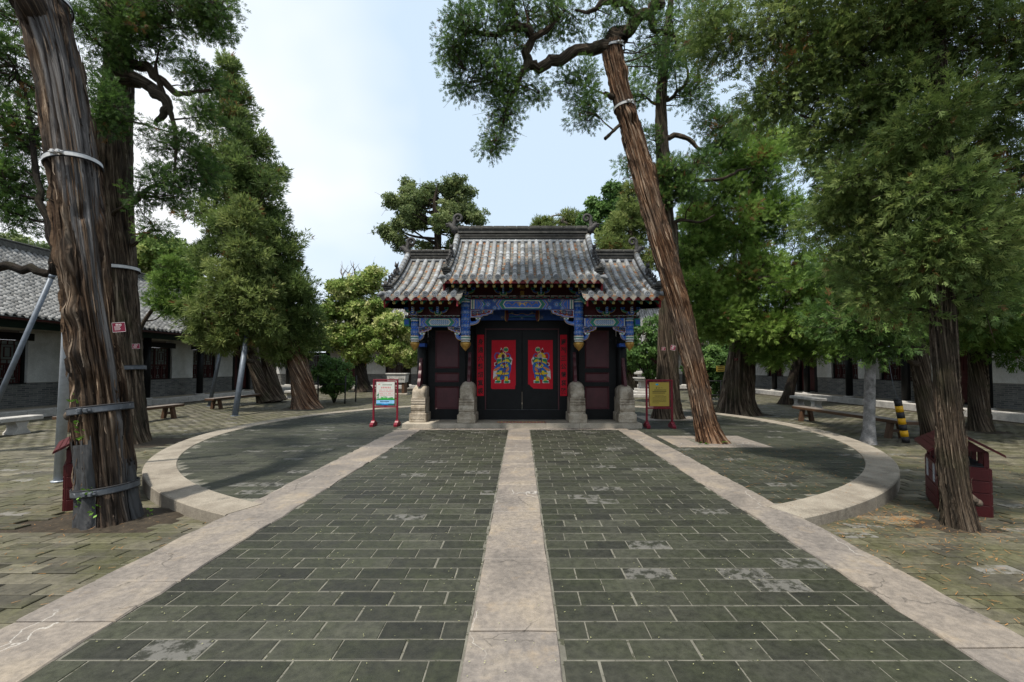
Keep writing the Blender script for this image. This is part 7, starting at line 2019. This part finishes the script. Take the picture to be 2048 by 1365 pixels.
M['swhite'] = plain('sign_white', (.58, .60, .55), .5, .05, 5, 0); M['spink'] = plain('sign_pink', (.62, .16, .20), .5, .05, 5, 0); M['sred'] = plain('sign_title', (.60, .02, .05), .5, .05, 5, 0)
M['sgreen'] = plain('sign_green', (.04, .40, .04), .5, .15, 9, 0); M['sdgreen'] = plain('sign_dark_green', (.005, .16, .05), .5, .2, 9, 0); M['ssky'] = plain('sign_sky', (.25, .50, .75), .5, .25, 12, 0); M['slake'] = plain('sign_lake', (.01, .22, .55), .5, .3, 14, 0)
M['sgrey'] = plain('sign_grey', (.25, .26, .22), .5, .05, 5, 0); M['sgold'] = plain('sign_gold', (.40, .30, .055), .45, .05, 5, 0); M['scyan'] = plain('sign_cyan', (.0, .32, .62), .5, .05, 5, 0)
rs = random.Random(5)
def draw_a(rc, pl):
    rc(.10, .20, .885, .905, 2); pl([(.09, .885), (.21, .885), (.15, .925)], 2)
    rc(.33, .86, .855, .895, 8); rc(.12, .42, .955, .965, 8)
    x = .27
    for k in range(6): rc(x, x + .055, .725, .79, 2); rc(x + .015, x + .04, .745, .77, 0, .023); x += .092
    for i in range(4):
        x = .16
        for k in range(13):
            if k == 6: x += .02; 
            if rs.random() < .93: rc(x, x + .036, .63 - .072*i, .665 - .072*i, 1)
            x += .06
    pl([(0, .25), (.2, .29), (.5, .31), (.8, .28), (1, .29), (1, .23), (0, .23)], 3); rc(0, 1, .215, .245, 4, .0225)
    for k in range(14): h = .30 + .10*rs.random(); x = .26 + .025*k; rc(x, x + .02, .28, h, 4 if k % 2 else 3, .0224)
    for k in range(9): x = .66 + .03*k; rc(x, x + .025, .28, .315 + .03*rs.random(), 4, .0224)
    pl([(.02, .28), (.08, .36), (.06, .42), (.02, .40), (.03, .44), (.10, .48), (.08, .53), (.12, .54), (.115, .49), (.15, .44), (.14, .41), (.11, .42), (.12, .35), (.16, .27), (.12, .27), (.09, .33), (.05, .26)], 4, .0232)
    rc(0, 1, 0, .215, 5, .0216); pl([(0, 0), (1, 0), (1, .06), (.7, .07), (.45, .06), (.2, .08), (0, .07)], 6, .0222); pl([(0, .05), (.25, .045), (.35, .02), (0, .01)], 4, .0228); pl([(1, .065), (.7, .055), (.62, .02), (1, .01)], 4, .0228)
    x = .22
    for k in range(8): w = .05; rc(x, x + w*.85, .135, .175, 7, .0232); x += w + .012
notice('red framed notice board with a white and green poster', -4.02, -3.38, 11.78, R(2), draw_a, [M[k] for k in ('swhite', 'spink', 'sred', 'sgreen', 'sdgreen', 'ssky', 'slake', 'navy', 'sgrey')])
def draw_b(rc, pl):
    rc(.32, .45, .88, .945, 2)
    for ch, x in (('重', .36), ('光', .49), ('门', .62)):
        vs, fs = text_geo(ch, 1.0, .01)
        for f in fs: pl([(x + vs[i][0]*.075, .765 + vs[i][1]*.058) for i in f], 1)
    def para(z, x0, x1, h, n):
        x = x0
        while x < x1:
            w = rs.uniform(.02, .05) if n else .028
            rc(x, min(x + w, x1), z, z + h, 1); x += w + (.012 if n else .006)
    para(.665, .24, .86, .026, 0); para(.60, .15, .86, .03, 0); para(.535, .15, .80, .03, 0)
    for i, (a, b) in enumerate(((.26, .74), (.26, .86), (.15, .86), (.15, .86), (.15, .86), (.15, .86), (.15, .48))): para(.45 - .054*i, a, b, .018, 1)
notice('red framed notice board with a plain yellow panel of small text', 3.34, 4.0, 11.45, R(-3), draw_b, [M['sgold'], M['ink'], M['scyan']])

# stone trough and stone pedestal
root = thing('stone_trough', 'carved pale stone trough raised on dark legs beside the small pagoda tree', 'trough', (-8.0, 28, GZ))
mb = MB(); mb.prism([(-8.55, .62), (-7.45, .62), (-7.38, 1.14), (-8.62, 1.14)], lambda a, b, d: (a, d, b), 27.6, 28.4); bsn = mb.build('basin', M['pale_stone'], root)
mb = MB(); mb.box((-8.68, 27.55, 1.14), (-7.32, 28.45, 1.22), 0, .015); mb.build('rim', M['pale_stone'], bsn)
r = random.Random(2)
for k in range(10):
    pts = [(-8.45 + .1*k + .04*math.cos(j), 27.595, .88 + .09*math.sin(j*1.3 + k)) for j in range(6)]; mb = MB(); mb.tube(pts, .014, 5); mb.build('carving', M['pale_stone'], bsn)
for x in (-8.42, -7.58):
    mb = MB(); mb.box((x - .09, 27.65, GZ + .10), (x + .09, 28.35, .62), 0, .01); mb.build('leg', M['wood'], root)
mb = MB(); mb.box((-8.7, 27.5, GZ), (-7.3, 28.5, GZ + .10), 0, .01); mb.build('base_slab', M['plinth'], root)
root = thing('stone_pedestal', 'waisted pale stone pedestal on a stepped base behind the yellow sign', 'pedestal', (7.45, 26, GZ))
for nm, z0, z1, a in (('step', 0, .18, 1.0), ('step', .18, .34, .7), ('plinth_block', .34, .50, .50), ('shaft', .50, .95, .30), ('waist_slab', .95, 1.08, .48), ('waist_slab', 1.08, 1.16, .56), ('neck', 1.16, 1.34, .33), ('top_slab', 1.34, 1.46, .50), ('cap', 1.46, 1.54, .42)):
    mb = MB(); mb.box((7.45 - a, 26 - a, GZ + z0 + .001), (7.45 + a, 26 + a, GZ + z1), 0, .02); mb.build(nm, M['pale_stone'], root)

# stakes and rails round the bush, small yellow board
root = thing('stake_fence', 'dark stakes and rail standing round the glossy bush', 'fence', (W(668, 808, 21.6).x, 21.6, GZ))
cxs = W(668, 808, 21.6).x; cs = []
for a in (35, 110, 200, 250, 320):
    p = Vector((cxs + 1.05*math.cos(R(a)), 21.6 + 1.0*math.sin(R(a)), GZ)); cs.append(p + Vector((0, 0, .95)))
    mb = MB(); mb.tube([p, p + Vector((.04*math.cos(R(a)), 0, 1.35))], .035, 8); mb.build('stake', M['rubber'], root)
for a, b in zip(cs, cs[1:] + cs[:1]): mb = MB(); mb.tube([a, b], .022, 6); mb.build('rail', M['rubber'], root)
root = thing('rail_fence', 'low dark rail with a small yellow board before the dense shrub', 'fence', (9.0, 19.4, GZ))
for x in (7.9, 9.0, 10.1): mb = MB(); mb.tube([(x, 19.4, GZ), (x, 19.4, 1.02)], .03, 8); mb.build('post', M['rubber'], root)
for z in (.35, .98): mb = MB(); mb.tube([(7.9, 19.4, z), (10.1, 19.4, z)], .022, 6); mb.build('rail', M['rubber'], root)
mb = MB(); c = W(1441, 738, 19.32); mb.box((c.x - .19, c.y - .012, c.z - .13), (c.x + .19, c.y + .012, c.z + .13), 0, .004)
for k in range(3): mb.add([(c.x - .14, c.y - .014, c.z + .07 - .08*k), (c.x + .14, c.y - .014, c.z + .07 - .08*k), (c.x + .14, c.y - .014, c.z + .10 - .08*k), (c.x - .14, c.y - .014, c.z + .10 - .08*k)], [(0, 1, 2, 3)], 1)
mb.build('small_board', [M['sgold'], M['ink']], root)
# ribbon along the gate sill
mb = MB(); mb.box((-.67 + GX, 11.50, .134), (.62 + GX, 11.54, .142), 0)
for k in range(14): mb.box((-.64 + .092*k + GX, 11.499, .136), (-.61 + .092*k + GX, 11.541, .1435), 1)
mb.build('ribbon', [M['paper'], M['yellow']], origin=(GX, 11.52, .134), label='narrow red and yellow ribbon lying along the gate sill', cat='ribbon')
# red couplets on the rear hall door
for x, side in ((-15.43, 'towards the lattice hall'), (-13.77, 'beside the white pier')):
    mb = MB(); mb.box((x - .1, 37.93, .95), (x + .1, 37.955, 2.1)); o = mb.build('paper_couplet', M['paper'], origin=(x, 37.94, 1.0), label='red paper couplet on the rear hall door, ' + side, cat='couplet')
